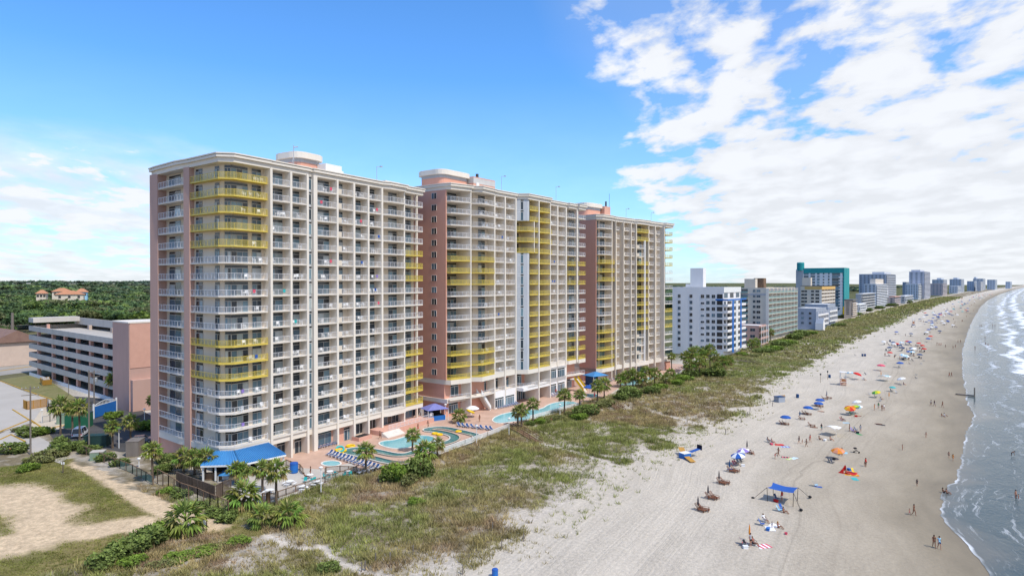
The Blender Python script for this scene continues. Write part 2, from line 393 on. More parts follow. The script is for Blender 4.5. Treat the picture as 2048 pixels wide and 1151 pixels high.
def terrain(X, Y):
    X = np.asarray(X, float); Y = np.asarray(Y, float); t, n = TN(X, Y)
    ns = nshore(t); nv = nveg(t); e = n - ns            # metres from the water line, inland negative
    z = np.where(e < 0, np.minimum(-e * .027, 1.4), -e * .05)
    v = nv - n                                           # metres inland of the grass edge
    k = sstep(-2, 14, v)
    dune = 1.5 + .75 * fbm(X * .11, Y * .11, 3) + .9 * (fbm(X * .045, Y * .045, 9) - .4)
    z = z * (1 - k) + k * np.clip(dune, 1.2, 2.6)
    k2 = sstep(24, 34, v); z = z * (1 - k2) + 2.0 * k2
    z = z + 26 * sstep(700, 2600, -n) * sstep(-3000, 0, t)
    for tr in TRW: z = z - .25 * k * np.exp(-(seg_dist(X, Y, tr) / 1.2) ** 2)
    return z
def TZ(x, y):
    """pixel of the photo's layout plan -> point on the terrain"""
    z = 1.5
    for _ in range(8):
        p = G(x, y, z); z = float(terrain(p[0], p[1]))
    return (p[0], p[1], z)
# areas that carry no dune grass
def inpoly(X, Y, poly):
    X = np.asarray(X); Y = np.asarray(Y); r = np.zeros(X.shape, bool); j = len(poly) - 1
    for i in range(len(poly)):
        (xi, yi), (xj, yj) = poly[i], poly[j]
        c = ((yi > Y) != (yj > Y)) & (X < (xj - xi) * (Y - yi) / ((yj - yi) or 1e-9) + xi); r ^= c; j = i
    return r
def gp(l, z=DZ): return [G(x, y, z) for x, y in l]
LEFTLOT = gp([(-300, 985), (0, 935), (130, 912), (330, 1000), (470, 1050), (530, 1062), (505, 1072), (420, 1062), (300, 1068), (230, 1110), (80, 1151), (-300, 1260)], 2.0)
SANDPATH = gp([(125, 905), (215, 925), (300, 985), (430, 1040), (470, 1060), (410, 1065), (340, 1020), (250, 965), (160, 940)], 2.0)
DECKPOLY = gp([(548, 1003), (720, 940), (860, 912), (1018, 851), (1075, 832), (1160, 806), (1215, 790), (1235, 776), (1370, 742), (1365, 728)]) + [XY(250, -130), XY(78, -130)] + gp([(425, 915), (452, 962), (470, 1000), (520, 1010)])
SANDTRACK = [(-300, 985), (-100, 955), (20, 975), (60, 1010), (100, 1060), (230, 1050), (330, 1040)]
def sandmask(X, Y):
    """0..1 bare sand in the lot on the left"""
    a = seg_dist(X, Y, gp([(-200, 985), (30, 990), (100, 1030), (60, 1080), (-200, 1110)], 2.0))
    b = seg_dist(X, Y, gp([(60, 1050), (160, 1065), (270, 1050)], 2.0))
    c = seg_dist(X, Y, gp([(170, 925), (250, 965), (330, 1010), (430, 1050)], 2.0))
    nz = fbm(X * .18, Y * .18, 31) + .35 * (fbm(X * .8, Y * .8, 33) - .5)
    return np.clip(np.maximum.reduce([sstep(6.5, 2.5, a + 5 * (nz - .5)), sstep(4, 1, b + 4 * (nz - .5)), sstep(3.2, 2.0, c + 2 * (nz - .5))]), 0, 1)
def grassdens(X, Y):
    t, n = TN(X, Y); v = nveg(t) - n
    nz = fbm(X * .16, Y * .16, 21); n2 = fbm(X * .5, Y * .5, 77, 3)
    d = sstep(-.4, 2.6, v + 7 * (nz - .5))
    holes = sstep(.50, .64, fbm(X * .13, Y * .13, 41)) * sstep(12, 2, v)
    spots = sstep(.64, .74, fbm(X * .10 + 9, Y * .10, 57))
    d = d * (1 - .92 * holes) * (1 - .55 * spots) * (.70 + .6 * n2)
    d = d * (1 - .42 * sstep(.52, .36, fbm(X * .75, Y * .75, 83, 3)))
    for tr in TRW: d = d * sstep(.3, 1.1, seg_dist(X, Y, tr) + .6 * (n2 - .5))
    d = np.where((v > 40) & (t > 58), 0, d)
    return np.clip(d, 0, 1)
def gridmesh(name, ts, ns, off=None, colf=None):
    T, Nn = np.meshgrid(np.array(ts), np.array(ns), indexing='ij')
    if off is not None: Nn = Nn + off(T)
    X = T * CT[0] + Nn * CN[0]; Y = T * CT[1] + Nn * CN[1]; Z = terrain(X, Y)
    a, b = X.shape
    me = bpy.data.meshes.new(name); me.vertices.add(a * b)
    me.vertices.foreach_set('co', np.stack([X, Y, Z], -1).astype(np.float32).ravel())
    i = np.arange((a - 1) * b).reshape(a - 1, b)[:, :-1].ravel()
    q = np.stack([i, i + b, i + b + 1, i + 1], -1)
    me.loops.add(q.size); me.loops.foreach_set('vertex_index', q.ravel().astype(np.int32))
    me.polygons.add(len(q)); me.polygons.foreach_set('loop_start', np.arange(0, q.size, 4, dtype=np.int32))
    me.update(calc_edges=True)
    me.polygons.foreach_set('use_smooth', [True] * len(q))
    if colf:
        c = colf(X, Y, Z, T, Nn).reshape(-1, 4).astype(np.float32)
        at = me.color_attributes.new('Col', 'FLOAT_COLOR', 'POINT'); at.data.foreach_set('color', c.ravel())
    return me
def mixc(c, a, k): return c * (1 - k[..., None]) + np.array(a) * k[..., None]
def groundcol(X, Y, Z, T, Nn):
    v = nveg(T) - Nn
    sand = np.array((.52, .465, .40)); dg = np.array((.17, .135, .075))
    c = np.ones(X.shape + (3,)) * sand
    gd = grassdens(X, Y)
    c = mixc(c, dg, np.clip(gd * .95, 0, 1))
    lot = (v > 28) & (T < 62)
    jx, jy = 3 * (fbm(X * .4, Y * .4, 66, 3) - .5), 3 * (fbm(X * .4, Y * .4, 67, 3) - .5)
    k = inpoly(X + jx, Y + jy, LEFTLOT) * 1.0
    gr = fbm(X * .3, Y * .3, 63)[..., None]
    grass = np.array((.085, .095, .022)) * (1 - gr) * 1.2 + np.array((.26, .20, .09)) * gr
    sm = sandmask(X, Y)[..., None] * .92
    lotc = grass * (1 - sm) + np.array((.60, .455, .30)) * sm
    c = c * (1 - k[..., None]) + lotc * k[..., None]
    far = sstep(40, 60, v) * sstep(150, 260, T)
    c = mixc(c, (.10, .105, .045), far)
    inl = sstep(150, 220, v) * sstep(260, 150, T)
    c = mixc(c, (.13, .12, .06), inl)
    return np.concatenate([c, np.ones(X.shape + (1,))], -1)
def groundmat():
    m, nt, b = newmat('terrain'); N = nt.nodes; Lk = nt.links
    b.inputs['Roughness'].default_value = .95; b.inputs['Specular IOR Level'].default_value = .1
    at = N.new('ShaderNodeAttribute'); at.attribute_name = 'Col'
    g = N.new('ShaderNodeNewGeometry')
    n1 = N.new('ShaderNodeTexNoise'); n1.inputs['Scale'].default_value = .9; n1.inputs['Detail'].default_value = 10; n1.inputs['Roughness'].default_value = .75
    Lk.new(g.outputs['Position'], n1.inputs['Vector'])
    mr = N.new('ShaderNodeMapRange'); mr.inputs[1].default_value = .3; mr.inputs[2].default_value = .7; mr.inputs[3].default_value = .66; mr.inputs[4].default_value = 1.3
    Lk.new(n1.outputs['Fac'], mr.inputs[0])
    n3 = N.new('ShaderNodeTexNoise'); n3.inputs['Scale'].default_value = 3.2; n3.inputs['Detail'].default_value = 6; n3.inputs['Roughness'].default_value = .8; Lk.new(g.outputs['Position'], n3.inputs['Vector'])
    m3 = N.new('ShaderNodeMapRange'); m3.inputs[1].default_value = .3; m3.inputs[2].default_value = .7; m3.inputs[3].default_value = .70; m3.inputs[4].default_value = 1.3; Lk.new(n3.outputs['Fac'], m3.inputs[0])
    mm = N.new('ShaderNodeMath'); mm.operation = 'MULTIPLY'; Lk.new(mr.outputs[0], mm.inputs[0]); Lk.new(m3.outputs[0], mm.inputs[1])
    sc = N.new('ShaderNodeVectorMath'); sc.operation = 'SCALE'; Lk.new(at.outputs['Color'], sc.inputs[0]); Lk.new(mm.outputs[0], sc.inputs['Scale'])
    Lk.new(sc.outputs[0], b.inputs['Base Color'])
    bp = N.new('ShaderNodeBump'); bp.inputs['Strength'].default_value = .6; bp.inputs['Distance'].default_value = .25
    Lk.new(n1.outputs['Fac'], bp.inputs['Height']); Lk.new(bp.outputs[0], b.inputs['Normal'])
    return m
M['terrain'] = groundmat()
ts = list(np.arange(20, 62, .5)) + list(np.arange(62, 300, 1.0)) + list(np.arange(300, 700, 4)) + list(np.arange(700, 2600, 40)) + list(np.arange(2600, 12001, 400))
ts = [-400, -200, -100, -60, -30, -10, 5] + ts
vs = [-1.0 * k for k in (6000, 4500, 3500, 3000, 2600, 2300, 2000, 1750, 1500, 1300, 1100, 950, 800, 700, 600, 520, 450, 400, 350, 300, 260, 230, 200, 180, 160, 145, 130, 120)] + list(np.arange(-112, -34, 1.0)) + list(np.arange(-34, 4.1, .5))
def voff(T): return nveg(T)
gme = gridmesh('ground', ts, vs, voff, groundcol); gme.materials.append(M['terrain'])
structure('ground', gme)
# ---------------------------------------------------------------- beach sand, from the grass edge to under the water
def beachmat():
    m, nt, b = newmat('beach_sand'); N = nt.nodes; Lk = nt.links
    b.inputs['Specular IOR Level'].default_value = .2
    uv = N.new('ShaderNodeUVMap'); uv.uv_map = 'shore'; sp = N.new('ShaderNodeSeparateXYZ'); Lk.new(uv.outputs[0], sp.inputs[0])
    def mth(op, a, b_=None, cl=False):
        x = N.new('ShaderNodeMath'); x.operation = op; x.use_clamp = cl
        for i, v in enumerate((a, b_)):
            if v is None: continue
            if isinstance(v, (int, float)): x.inputs[i].default_value = v
            else: Lk.new(v, x.inputs[i])
        return x.outputs[0]
    def noise(sc, st=(1, 1, 1), det=6, ro=.6, off=(0, 0, 0), dist=0):
        mp = N.new('ShaderNodeMapping'); mp.inputs['Scale'].default_value = st; mp.inputs['Location'].default_value = off; Lk.new(uv.outputs[0], mp.inputs[0])
        n = N.new('ShaderNodeTexNoise'); n.inputs['Scale'].default_value = sc; n.inputs['Detail'].default_value = det; n.inputs['Roughness'].default_value = ro
        n.inputs['Distortion'].default_value = dist
        Lk.new(mp.outputs[0], n.inputs['Vector']); return n.outputs['Fac']
    def ramp(src, pts):
        r = N.new('ShaderNodeValToRGB'); e = r.color_ramp.elements
        e[0].position, e[1].position = pts[0][0], pts[-1][0]; e[0].color, e[1].color = rgba(pts[0][1]), rgba(pts[-1][1])
        for p, v in pts[1:-1]: x = e.new(p); x.color = rgba(v)
        Lk.new(src, r.inputs[0]); return r.outputs[0]
    g1 = lambda v: (v, v, v)
    e = sp.outputs['X']                                   # metres from the water line (negative on land)
    big = noise(.05, (1, .35, 1), 5); med = noise(.22, (1, .3, 1), 8, .7)
    ee = mth('ADD', e, mth('MULTIPLY', mth('SUBTRACT', big, .5), 22))
    f = mth('DIVIDE', mth('ADD', ee, 52), 60, True)
    base = ramp(f, [(0, (.50, .445, .37)), (.34, (.48, .425, .35)), (.50, (.405, .35, .275)), (.62, (.375, .32, .245)), (.76, (.29, .243, .175)), (.88, (.205, .168, .115)), (1, (.14, .112, .075))])
    # driven tracks along the beach: bands with lines in them
    wob = mth('MULTIPLY', mth('SUBTRACT', noise(.010, (0, 1, 1), 2), .5), 12)
    te = mth('ADD', e, wob)
    cv = N.new('ShaderNodeCombineXYZ'); Lk.new(te, cv.inputs[0]); Lk.new(mth('MULTIPLY', sp.outputs['Y'], .008), cv.inputs[1])
    ln = N.new('ShaderNodeTexNoise'); ln.inputs['Scale'].default_value = 2.6; ln.inputs['Detail'].default_value = 5; ln.inputs['Roughness'].default_value = .7; Lk.new(cv.outputs[0], ln.inputs['Vector'])
    band = ramp(mth('DIVIDE', mth('ADD', te, 52), 60, True), [(0, g1(.1)), (.05, g1(.9)), (.33, g1(1)), (.40, g1(.15)), (.48, g1(.1)), (.53, g1(.9)), (.58, g1(.1)), (1, g1(.05))])
    lk = mth('MULTIPLY', mth('MULTIPLY', mth('SUBTRACT', ln.outputs['Fac'], .5), .55), band)
    foot = noise(2.3, (1, .8, 1), 5, .75)
    tot = mth('ADD', mth('ADD', .86, lk), mth('MULTIPLY', mth('MULTIPLY', mth('SUBTRACT', foot, .5), ramp(f, [(0, g1(1)), (.5, g1(.9)), (.8, g1(.35)), (1, g1(.1))])), 1.15))
    tot = mth('ADD', tot, mth('MULTIPLY', mth('SUBTRACT', med, .5), .62))
    ruts = ramp(mth('DIVIDE', mth('ADD', te, 52), 60, True), [(0, g1(0)), (.482, g1(0)), (.486, g1(1)), (.490, g1(0)), (.512, g1(0)), (.516, g1(1)), (.520, g1(0)), (.60, g1(0)), (.604, g1(.6)), (.609, g1(0)), (1, g1(0))])
    tot = mth('SUBTRACT', tot, mth('MULTIPLY', ruts, mth('MULTIPLY', med, .34)))
    tot = mth('ADD', tot, .14)
    sc = N.new('ShaderNodeVectorMath'); sc.operation = 'SCALE'; Lk.new(base, sc.inputs[0]); Lk.new(tot, sc.inputs['Scale'])
    Lk.new(sc.outputs[0], b.inputs['Base Color'])
    wet = ramp(mth('DIVIDE', mth('ADD', ee, 16), 20, True), [(0, g1(.95)), (.55, g1(.72)), (1, g1(.40))])
    Lk.new(wet, b.inputs['Roughness'])
    bp = N.new('ShaderNodeBump'); bp.inputs['Distance'].default_value = .18
    Lk.new(ramp(f, [(0, g1(1)), (.6, g1(.7)), (.85, g1(.08)), (1, g1(.02))]), bp.inputs['Strength'])
    h = mth('ADD', mth('MULTIPLY', foot, .8), mth('MULTIPLY', lk, 1.2))
    Lk.new(h, bp.inputs['Height']); Lk.new(bp.outputs[0], b.inputs['Normal'])
    return m
M['beach'] = beachmat()
def stripmesh(name, ts, es, base, zf, extra=None):
    T, E = np.meshgrid(np.array(ts, float), np.array(es, float), indexing='ij')
    Nn = E + base(T); X = T * CT[0] + Nn * CN[0]; Y = T * CT[1] + Nn * CN[1]; Z = zf(X, Y, T, E)
    a, b = X.shape
    me = bpy.data.meshes.new(name); me.vertices.add(a * b)
    me.vertices.foreach_set('co', np.stack([X, Y, Z], -1).astype(np.float32).ravel())
    i = np.arange((a - 1) * b).reshape(a - 1, b)[:, :-1].ravel(); q = np.stack([i, i + b, i + b + 1, i + 1], -1)
    me.loops.add(q.size); me.loops.foreach_set('vertex_index', q.ravel().astype(np.int32))
    me.polygons.add(len(q)); me.polygons.foreach_set('loop_start', np.arange(0, q.size, 4, dtype=np.int32))
    me.update(calc_edges=True); me.polygons.foreach_set('use_smooth', [True] * len(q))
    u = me.uv_layers.new(name='shore'); uvs = np.stack([E.ravel(), T.ravel()], -1)[q.ravel()]
    u.data.foreach_set('uv', uvs.astype(np.float32).ravel())
    return me
bts = [-400, -200, -100, -50, 0] + list(np.arange(20, 300, 1.5)) + list(np.arange(300, 900, 8)) + list(np.arange(900, 3000, 50)) + list(np.arange(3000, 12001, 400))
bes = list(np.arange(-56, 6.1, 1.0)) + [10, 20, 60]
bme = stripmesh('beach', bts, bes, nshore, lambda X, Y, T, E: terrain(X, Y) + .02 - .5 * sstep(2, 6, nveg(T) - (E + nshore(T))))
bme.materials.append(M['beach']); structure('beach', bme)
# ---------------------------------------------------------------- sea
def seamat():
    m, nt, b = newmat('sea_water'); N = nt.nodes; Lk = nt.links
    uv = N.new('ShaderNodeUVMap'); uv.uv_map = 'shore'; sp = N.new('ShaderNodeSeparateXYZ'); Lk.new(uv.outputs[0], sp.inputs[0])
    def mth(op, a, b_=None, cl=False):
        x = N.new('ShaderNodeMath'); x.operation = op; x.use_clamp = cl
        for i, v in enumerate((a, b_)):
            if v is None: continue
            if isinstance(v, (int, float)): x.inputs[i].default_value = v
            else: Lk.new(v, x.inputs[i])
        return x.outputs[0]
    def noise(sc, st=(1, 1, 1), det=6, ro=.6, dist=0, off=(0, 0, 0), typ=None):
        mp = N.new('ShaderNodeMapping'); mp.inputs['Scale'].default_value = st; mp.inputs['Location'].default_value = off; Lk.new(uv.outputs[0], mp.inputs[0])
        n = N.new('ShaderNodeTexNoise'); n.inputs['Scale'].default_value = sc; n.inputs['Detail'].default_value = det; n.inputs['Roughness'].default_value = ro
        n.inputs['Distortion'].default_value = dist
        Lk.new(mp.outputs[0], n.inputs['Vector']); return n.outputs['Fac']
    def ramp(src, pts):
        r = N.new('ShaderNodeValToRGB'); e = r.color_ramp.elements
        e[0].position, e[1].position = pts[0][0], pts[-1][0]; e[0].color, e[1].color = rgba(pts[0][1]), rgba(pts[-1][1])
        for p, v in pts[1:-1]: x = e.new(p); x.color = rgba(v)
        Lk.new(src, r.inputs[0]); return r.outputs[0]
    g1 = lambda v: (v, v, v)
    e = sp.outputs['X']; t = sp.outputs['Y']
    wob = mth('MULTIPLY', mth('SUBTRACT', noise(.02, (.6, 1, 1), 4), .5), 34)
    wob2 = mth('MULTIPLY', mth('SUBTRACT', noise(.12, (1, 1, 1), 5), .5), 5)
    ew = mth('ADD', mth('ADD', e, wob), wob2)
    base = ramp(mth('DIVIDE', ew, 90, True), [(0, (.13, .135, .125)), (.05, (.07, .095, .10)), (.35, (.036, .08, .10)), (.7, (.02, .068, .092)), (1, (.014, .056, .076))])
    # surf lines: where a ramp over distance says a wave breaks, broken by lace noise
    fr = ramp(mth('DIVIDE', ew, 72, True), [(0, g1(.0)), (.10, g1(.02)), (.15, g1(.34)), (.18, g1(.05)), (.27, g1(.16)), (.33, g1(.62)), (.37, g1(.22)), (.48, g1(.26)), (.55, g1(.68)), (.60, g1(.15)), (.74, g1(.12)), (.79, g1(.46)), (.83, g1(.05)), (1, g1(0))])
    lace = noise(.9, (1, .30, 1), 10, .75, .8); patch = noise(.06, (1, .16, 1), 6, .6, .3, (4, 2, 0))
    farm = ramp(mth('DIVIDE', t, 700, True), [(0, g1(.12)), (.19, g1(.25)), (.25, g1(.95)), (.40, g1(1.12)), (1, g1(1.15))])
    foam = mth('MULTIPLY', mth('ADD', fr, mth('MULTIPLY', mth('SUBTRACT', patch, .46), 1.1)), farm, True)
    k = mth('SUBTRACT', mth('ADD', mth('MULTIPLY', foam, .62), mth('MULTIPLY', lace, .62)), .47)
    k = mth('MULTIPLY', k, 4.5, True)
    # streaks of spent foam across the shallows close in, and the lip of the swash
    st = noise(.55, (1.0, .16, 1), 8, .7, 1.2, (9, 3, 0)); near = ramp(mth('DIVIDE', e, 26, True), [(0, g1(.5)), (.2, g1(1)), (.7, g1(.75)), (1, g1(0))])
    k2 = mth('MULTIPLY', mth('MULTIPLY', mth('SUBTRACT', st, .565), 7.0, True), near)
    lip = ramp(mth('ADD', e, mth('MULTIPLY', mth('SUBTRACT', noise(.5, (1, 1, 1), 4), .5), .8)), [(0, g1(1)), (.22, g1(.85)), (.5, g1(0)), (1, g1(0))])
    lip = mth('MULTIPLY', lip, ramp(noise(.09, (0, 1, 1), 3), [(0, g1(.05)), (.45, g1(.12)), (.62, g1(.85)), (1, g1(.85))]))
    kk = mth('MAXIMUM', k, mth('MAXIMUM', mth('MULTIPLY', k2, .75), lip))
    mx = N.new('ShaderNodeMix'); mx.data_type = 'RGBA'; Lk.new(kk, mx.inputs[0]); Lk.new(base, mx.inputs[6]); mx.inputs[7].default_value = (.74, .76, .78, 1)
    Lk.new(mx.outputs[2], b.inputs['Base Color'])
    rr = N.new('ShaderNodeMapRange'); rr.inputs[3].default_value = .10; rr.inputs[4].default_value = .85; Lk.new(kk, rr.inputs[0]); Lk.new(rr.outputs[0], b.inputs['Roughness'])
    b.inputs['IOR'].default_value = 1.33; b.inputs['Specular IOR Level'].default_value = .20
    w1 = noise(.30, (1, .4, 1), 4, .6, .5); w2 = noise(1.6, (1, .6, 1), 6, .65)
    hgt = mth('ADD', mth('ADD', mth('MULTIPLY', w1, 1.0), mth('MULTIPLY', w2, .35)), mth('MULTIPLY', kk, .25))
    bp = N.new('ShaderNodeBump'); bp.inputs['Distance'].default_value = .9
    Lk.new(ramp(mth('DIVIDE', e, 30, True), [(0, g1(.05)), (.25, g1(.30)), (1, g1(.55))]), bp.inputs['Strength'])
    Lk.new(hgt, bp.inputs['Height']); Lk.new(bp.outputs[0], b.inputs['Normal'])
    return m
M['sea'] = seamat()
def swash(T):
    """scalloped edge of the last wave"""
    return nshore(T) + 1.0 * (fbm(T * .16, T * 0 + 2, 5, 3) - .5) + .5 * (fbm(T * .7, T * 0 + 7, 8, 2) - .5)
ets = [-400, -200, -100, -50, 0] + list(np.arange(20, 330, .5)) + list(np.arange(330, 900, 6)) + list(np.arange(900, 3000, 50)) + list(np.arange(3000, 14001, 500))
ees = [0, .25, .5, 1, 1.5, 2, 3, 4, 6, 8, 11, 14, 18, 22, 27, 33, 40, 48, 57, 67, 78, 90, 105, 125, 150, 200, 300, 500, 900, 1600, 3000, 6000, 12000]
def wavez(X, Y, T, E):
    s = E + 9 * (fbm(T * .018, E * .02, 71) - .5)
    w = sum(a * np.exp(-((s - c) / wd) ** 2) for a, c, wd in ((.30, 40, 3.0), (.45, 66, 3.5), (.4, 95, 5)))
    return .03 + terrain(X, Y) * 0 + np.where(E < .6, terrain(X, Y) * .0 + .03, .04) + w * sstep(120, 330, T)
sme = stripmesh('sea', ets, ees, swash, wavez)
sme.materials.append(M['sea']); structure('sea', sme)
# ================================================================ the three resort towers
CAP = 96
GLASSES = [(.03, .045, .06), (.06, .105, .14), (.10, .17, .215), (.15, .235, .28), (.29, .34, .345), (.40, .43, .43), (.028, .031, .036)]
def gcol(w=(3, 3, 3, 3, 2, 2, 2)):
    c = R.choices(GLASSES, w)[0]; k = R.uniform(.8, 1.25); return tuple(v * k for v in c)
class Tower:
    def __init__(s, name, label, a, b, group=None):
        A = P(*a); B = P(*b); th = math.atan2(B[0] - A[0], B[1] - A[1])
        s.u = (math.sin(th), math.cos(th)); s.w = (-math.cos(th), math.sin(th)); s.O = A; s.th = th
        s.root = thing(name, label, 'hotel', (A[0], A[1], DZ), PI / 2 - th, group)
        s.bal = []; s.win = []
    def wx(s, u, w): return (s.O[0] + s.u[0] * u + s.w[0] * w, s.O[1] + s.u[1] * u + s.w[1] * w)
    def L(s, p):
        d = (p[0] - s.O[0], p[1] - s.O[1]); return (d[0] * s.u[0] + d[1] * s.u[1], d[0] * s.w[0] + d[1] * s.w[1])
    def fx(s, x, w=0.0):
        k = (x - CX) / F; ox, oy = s.O[0] + s.w[0] * w, s.O[1] + s.w[1] * w
        return (k * oy - ox) / (s.u[0] - k * s.u[1])
    def hx(s, x, A, B):
        """local point where the sight line of column x meets the local line A-B"""
        k = (x - CX) / F; a = s.wx(*A); b = s.wx(*B)
        t = (k * a[1] - a[0]) / ((b[0] - a[0]) - k * (b[1] - a[1]))
        return (A[0] + (B[0] - A[0]) * t, A[1] + (B[1] - A[1]) * t)
    def part(s, name, mb, mats): return mb.build(name, mats, s.root)
    def dist(s, u, w, z): 
        p = s.wx(u, w); return math.sqrt(p[0] ** 2 + p[1] ** 2 + (z + DZ - CZ) ** 2)
    def rail(s, pts, z, yellow=False, h=1.05, step=1.25, solid=0):
        """mats: 0 frame, 1 infill, 2 stucco"""
        m = MB()
        for i in range(len(pts) - 1):
            a, b = pts[i], pts[i + 1]; L = math.hypot(b[0] - a[0], b[1] - a[1])
            if L < .05: continue
            m.beam((a[0], a[1], z + h), (b[0], b[1], z + h), .07, .055); m.beam((a[0], a[1], z + .1), (b[0], b[1], z + .1), .05, .05)
            n = max(1, round(L / step))
            for k in range(n + (1 if i == len(pts) - 2 else 0)):
                q = (a[0] + (b[0] - a[0]) * k / n, a[1] + (b[1] - a[1]) * k / n)
                m.beam((q[0], q[1], z), (q[0], q[1], z + h), .045, .045)
            if solid and i == 0:
                c = (a[0] + (b[0] - a[0]) * solid, a[1] + (b[1] - a[1]) * solid)
                m.beam((a[0], a[1], z + .5), (c[0], c[1], z + .5), .14, 1.1, 2); a = c
            m.face([(a[0], a[1], z + .12), (b[0], b[1], z + .12), (b[0], b[1], z + h - .03), (a[0], a[1], z + h - .03)], 1)
        return m
    def balcony(s, pts, back, z, yellow=False, solid=0):
        sl = MB(); sl.prism(list(pts) + list(back)[::-1], z - .19, z, 1 if yellow else 0)
        inset = []
        cx = sum(p[0] for p in list(pts) + list(back)) / (len(pts) + len(back)); cy = sum(p[1] for p in list(pts) + list(back)) / (len(pts) + len(back))
        for p in pts:
            d = math.hypot(p[0] - cx, p[1] - cy); inset.append((p[0] + (cx - p[0]) / d * .06, p[1] + (cy - p[1]) / d * .06))
        rl = s.rail(inset, z, yellow, solid=solid)
        s.bal.append((s.dist(cx, cy, z) / max(1, math.sqrt(sum(math.hypot(pts[i + 1][0] - pts[i][0], pts[i + 1][1] - pts[i][1]) for i in range(len(pts) - 1)) / 4)), sl, rl, yellow))
    def window(s, A, B, z0, h, panes=2, out=.05, transom=True, frame='frame', gw=None):
        """glazed opening on the wall line A->B (outward = right hand of A->B)"""
        m = MB(); dx, dy = B[0] - A[0], B[1] - A[1]; L = math.hypot(dx, dy); dx /= L; dy /= L; nx, ny = dy, -dx
        def pt(k, o, z): return (A[0] + dx * k + nx * o, A[1] + dy * k + ny * o, z)
        ht = h * (.80 if transom else 1)
        for i in range(panes):
            a, b = L * i / panes, L * (i + 1) / panes
            m.face([pt(a, out, z0), pt(b, out, z0), pt(b, out, z0 + ht), pt(a, out, z0 + ht)], 1, gcol(gw or (3, 3, 3, 3, 2, 2, 2)))
        if transom: m.face([pt(0, out, z0 + ht), pt(L, out, z0 + ht), pt(L, out, z0 + h), pt(0, out, z0 + h)], 1, (.03, .035, .04))
        for i in range(panes + 1):
            k = L * i / panes; m.beam(pt(k, out + .01, z0), pt(k, out + .01, z0 + ht), .07, .08)
        m.beam(pt(0, out + .01, z0 + ht), pt(L, out + .01, z0 + ht), .08, .09); m.beam(pt(0, out + .01, z0 + h), pt(L, out + .01, z0 + h), .06, .06)
        s.win.append((s.dist((A[0] + B[0]) / 2, (A[1] + B[1]) / 2, z0) / math.sqrt(L), m, frame))
    def finish(s):
        s.bal.sort(key=lambda t: t[0]); s.win.sort(key=lambda t: t[0])
        def mats(y): return ['raily', 'screeny', 'cream'] if y else ['railw', 'screenw', 'cream']
        for d, sl, rl, y in s.bal[:CAP]:
            o = sl.build('balcony', ['trim', 'raily'], s.root); rl.build('railing', mats(y), o)
        rest = s.bal[CAP:]
        if rest:
            a = MB(); b = MB()
            for d, sl, rl, y in rest:
                a.add(sl); r = MB(); r.add(rl); r.m = [i + (3 if y else 0) for i in r.m]; b.add(r)
            o = a.build('balcony', ['trim', 'raily'], s.root); o['kind'] = 'stuff'
            o2 = b.build('railing', mats(0) + mats(1), o); o2['kind'] = 'stuff'
        for d, m, f in s.win[:CAP]: m.build('window', [f, 'glass'], s.root)
        a = {}
        for d, m, f in s.win[CAP:]: a.setdefault(f, MB()).add(m)
        full = MB(); fm = []
        for f, m in a.items():
            m2 = MB(); m2.add(m); o_ = len(fm); m2.m = [i + o_ for i in m2.m]; full.add(m2); fm += [f, 'glass']
        if full.f: full.build('window', fm, s.root)['kind'] = 'stuff'
    def bay(s, u0, u1, z, yellow=False, w0=-.05, wb=1.7, solid=0, frac=.93, panes=2, win=True, shift=0.0):
        s.balcony([(u0, w0), (u1, w0)], [(u0, wb), (u1, wb)], z, yellow, solid)
        if win:
            L = (u1 - u0) * frac; a = u0 + (u1 - u0) * shift + .1
            s.window((a, wb), (a + L - .2, wb), z + .02, 2.42, panes)
def offset(poly, d):
    a = sum(poly[i][0] * poly[(i + 1) % len(poly)][1] - poly[(i + 1) % len(poly)][0] * poly[i][1] for i in range(len(poly)))
    sg = 1 if a > 0 else -1; r = []; n = len(poly)
    for i in range(n):
        p0, p1, p2 = [Vector(poly[(i + k) % n]) for k in (-1, 0, 1)]
        d1 = (p1 - p0).normalized(); d2 = (p2 - p1).normalized()
        n1 = Vector((d1.y, -d1.x)) * sg; n2 = Vector((d2.y, -d2.x)) * sg
        b = n1 + n2; b = b / max(.35, b.length_squared / 2) ; b = b * .5 * 1.0 if False else b / 1.0
        bl = (n1 + n2); k = bl.length_squared
        v = bl * (2 / max(k, .8)) * d
        r.append((p1.x + v.x / 1, p1.y + v.y / 1))
    return r
def cornice(t, poly, z, h=1.55):
    m = MB()
    m.prism(offset(poly, .12), z, z + h * .52); m.prism(offset(poly, .50), z + h * .52, z + h * .80)
    m.prism(offset(poly, .30), z + h * .80, z + h * .86); m.prism(offset(poly, .62), z + h * .86, z + h)
    t.part('cornice', m, ['trim'])
def lamp_mast(t, u, w, z, h):
    m = MB(); m.tube([(u, w, z), (u, w, z + h)], .055, 6); m.box(u - .2, u + .2, w - .2, w + .2, z - .4, z + .1)
    m.beam((u, w, z + h), (u + .9, w - .6, z + h + .15), .12, .12); m.box(u + .5, u + 1.0, w - .8, w - .4, z + h, z + h + .25)
    t.part('roof_floodlight', m, ['steel'])
def yrows(*r): return set(r)
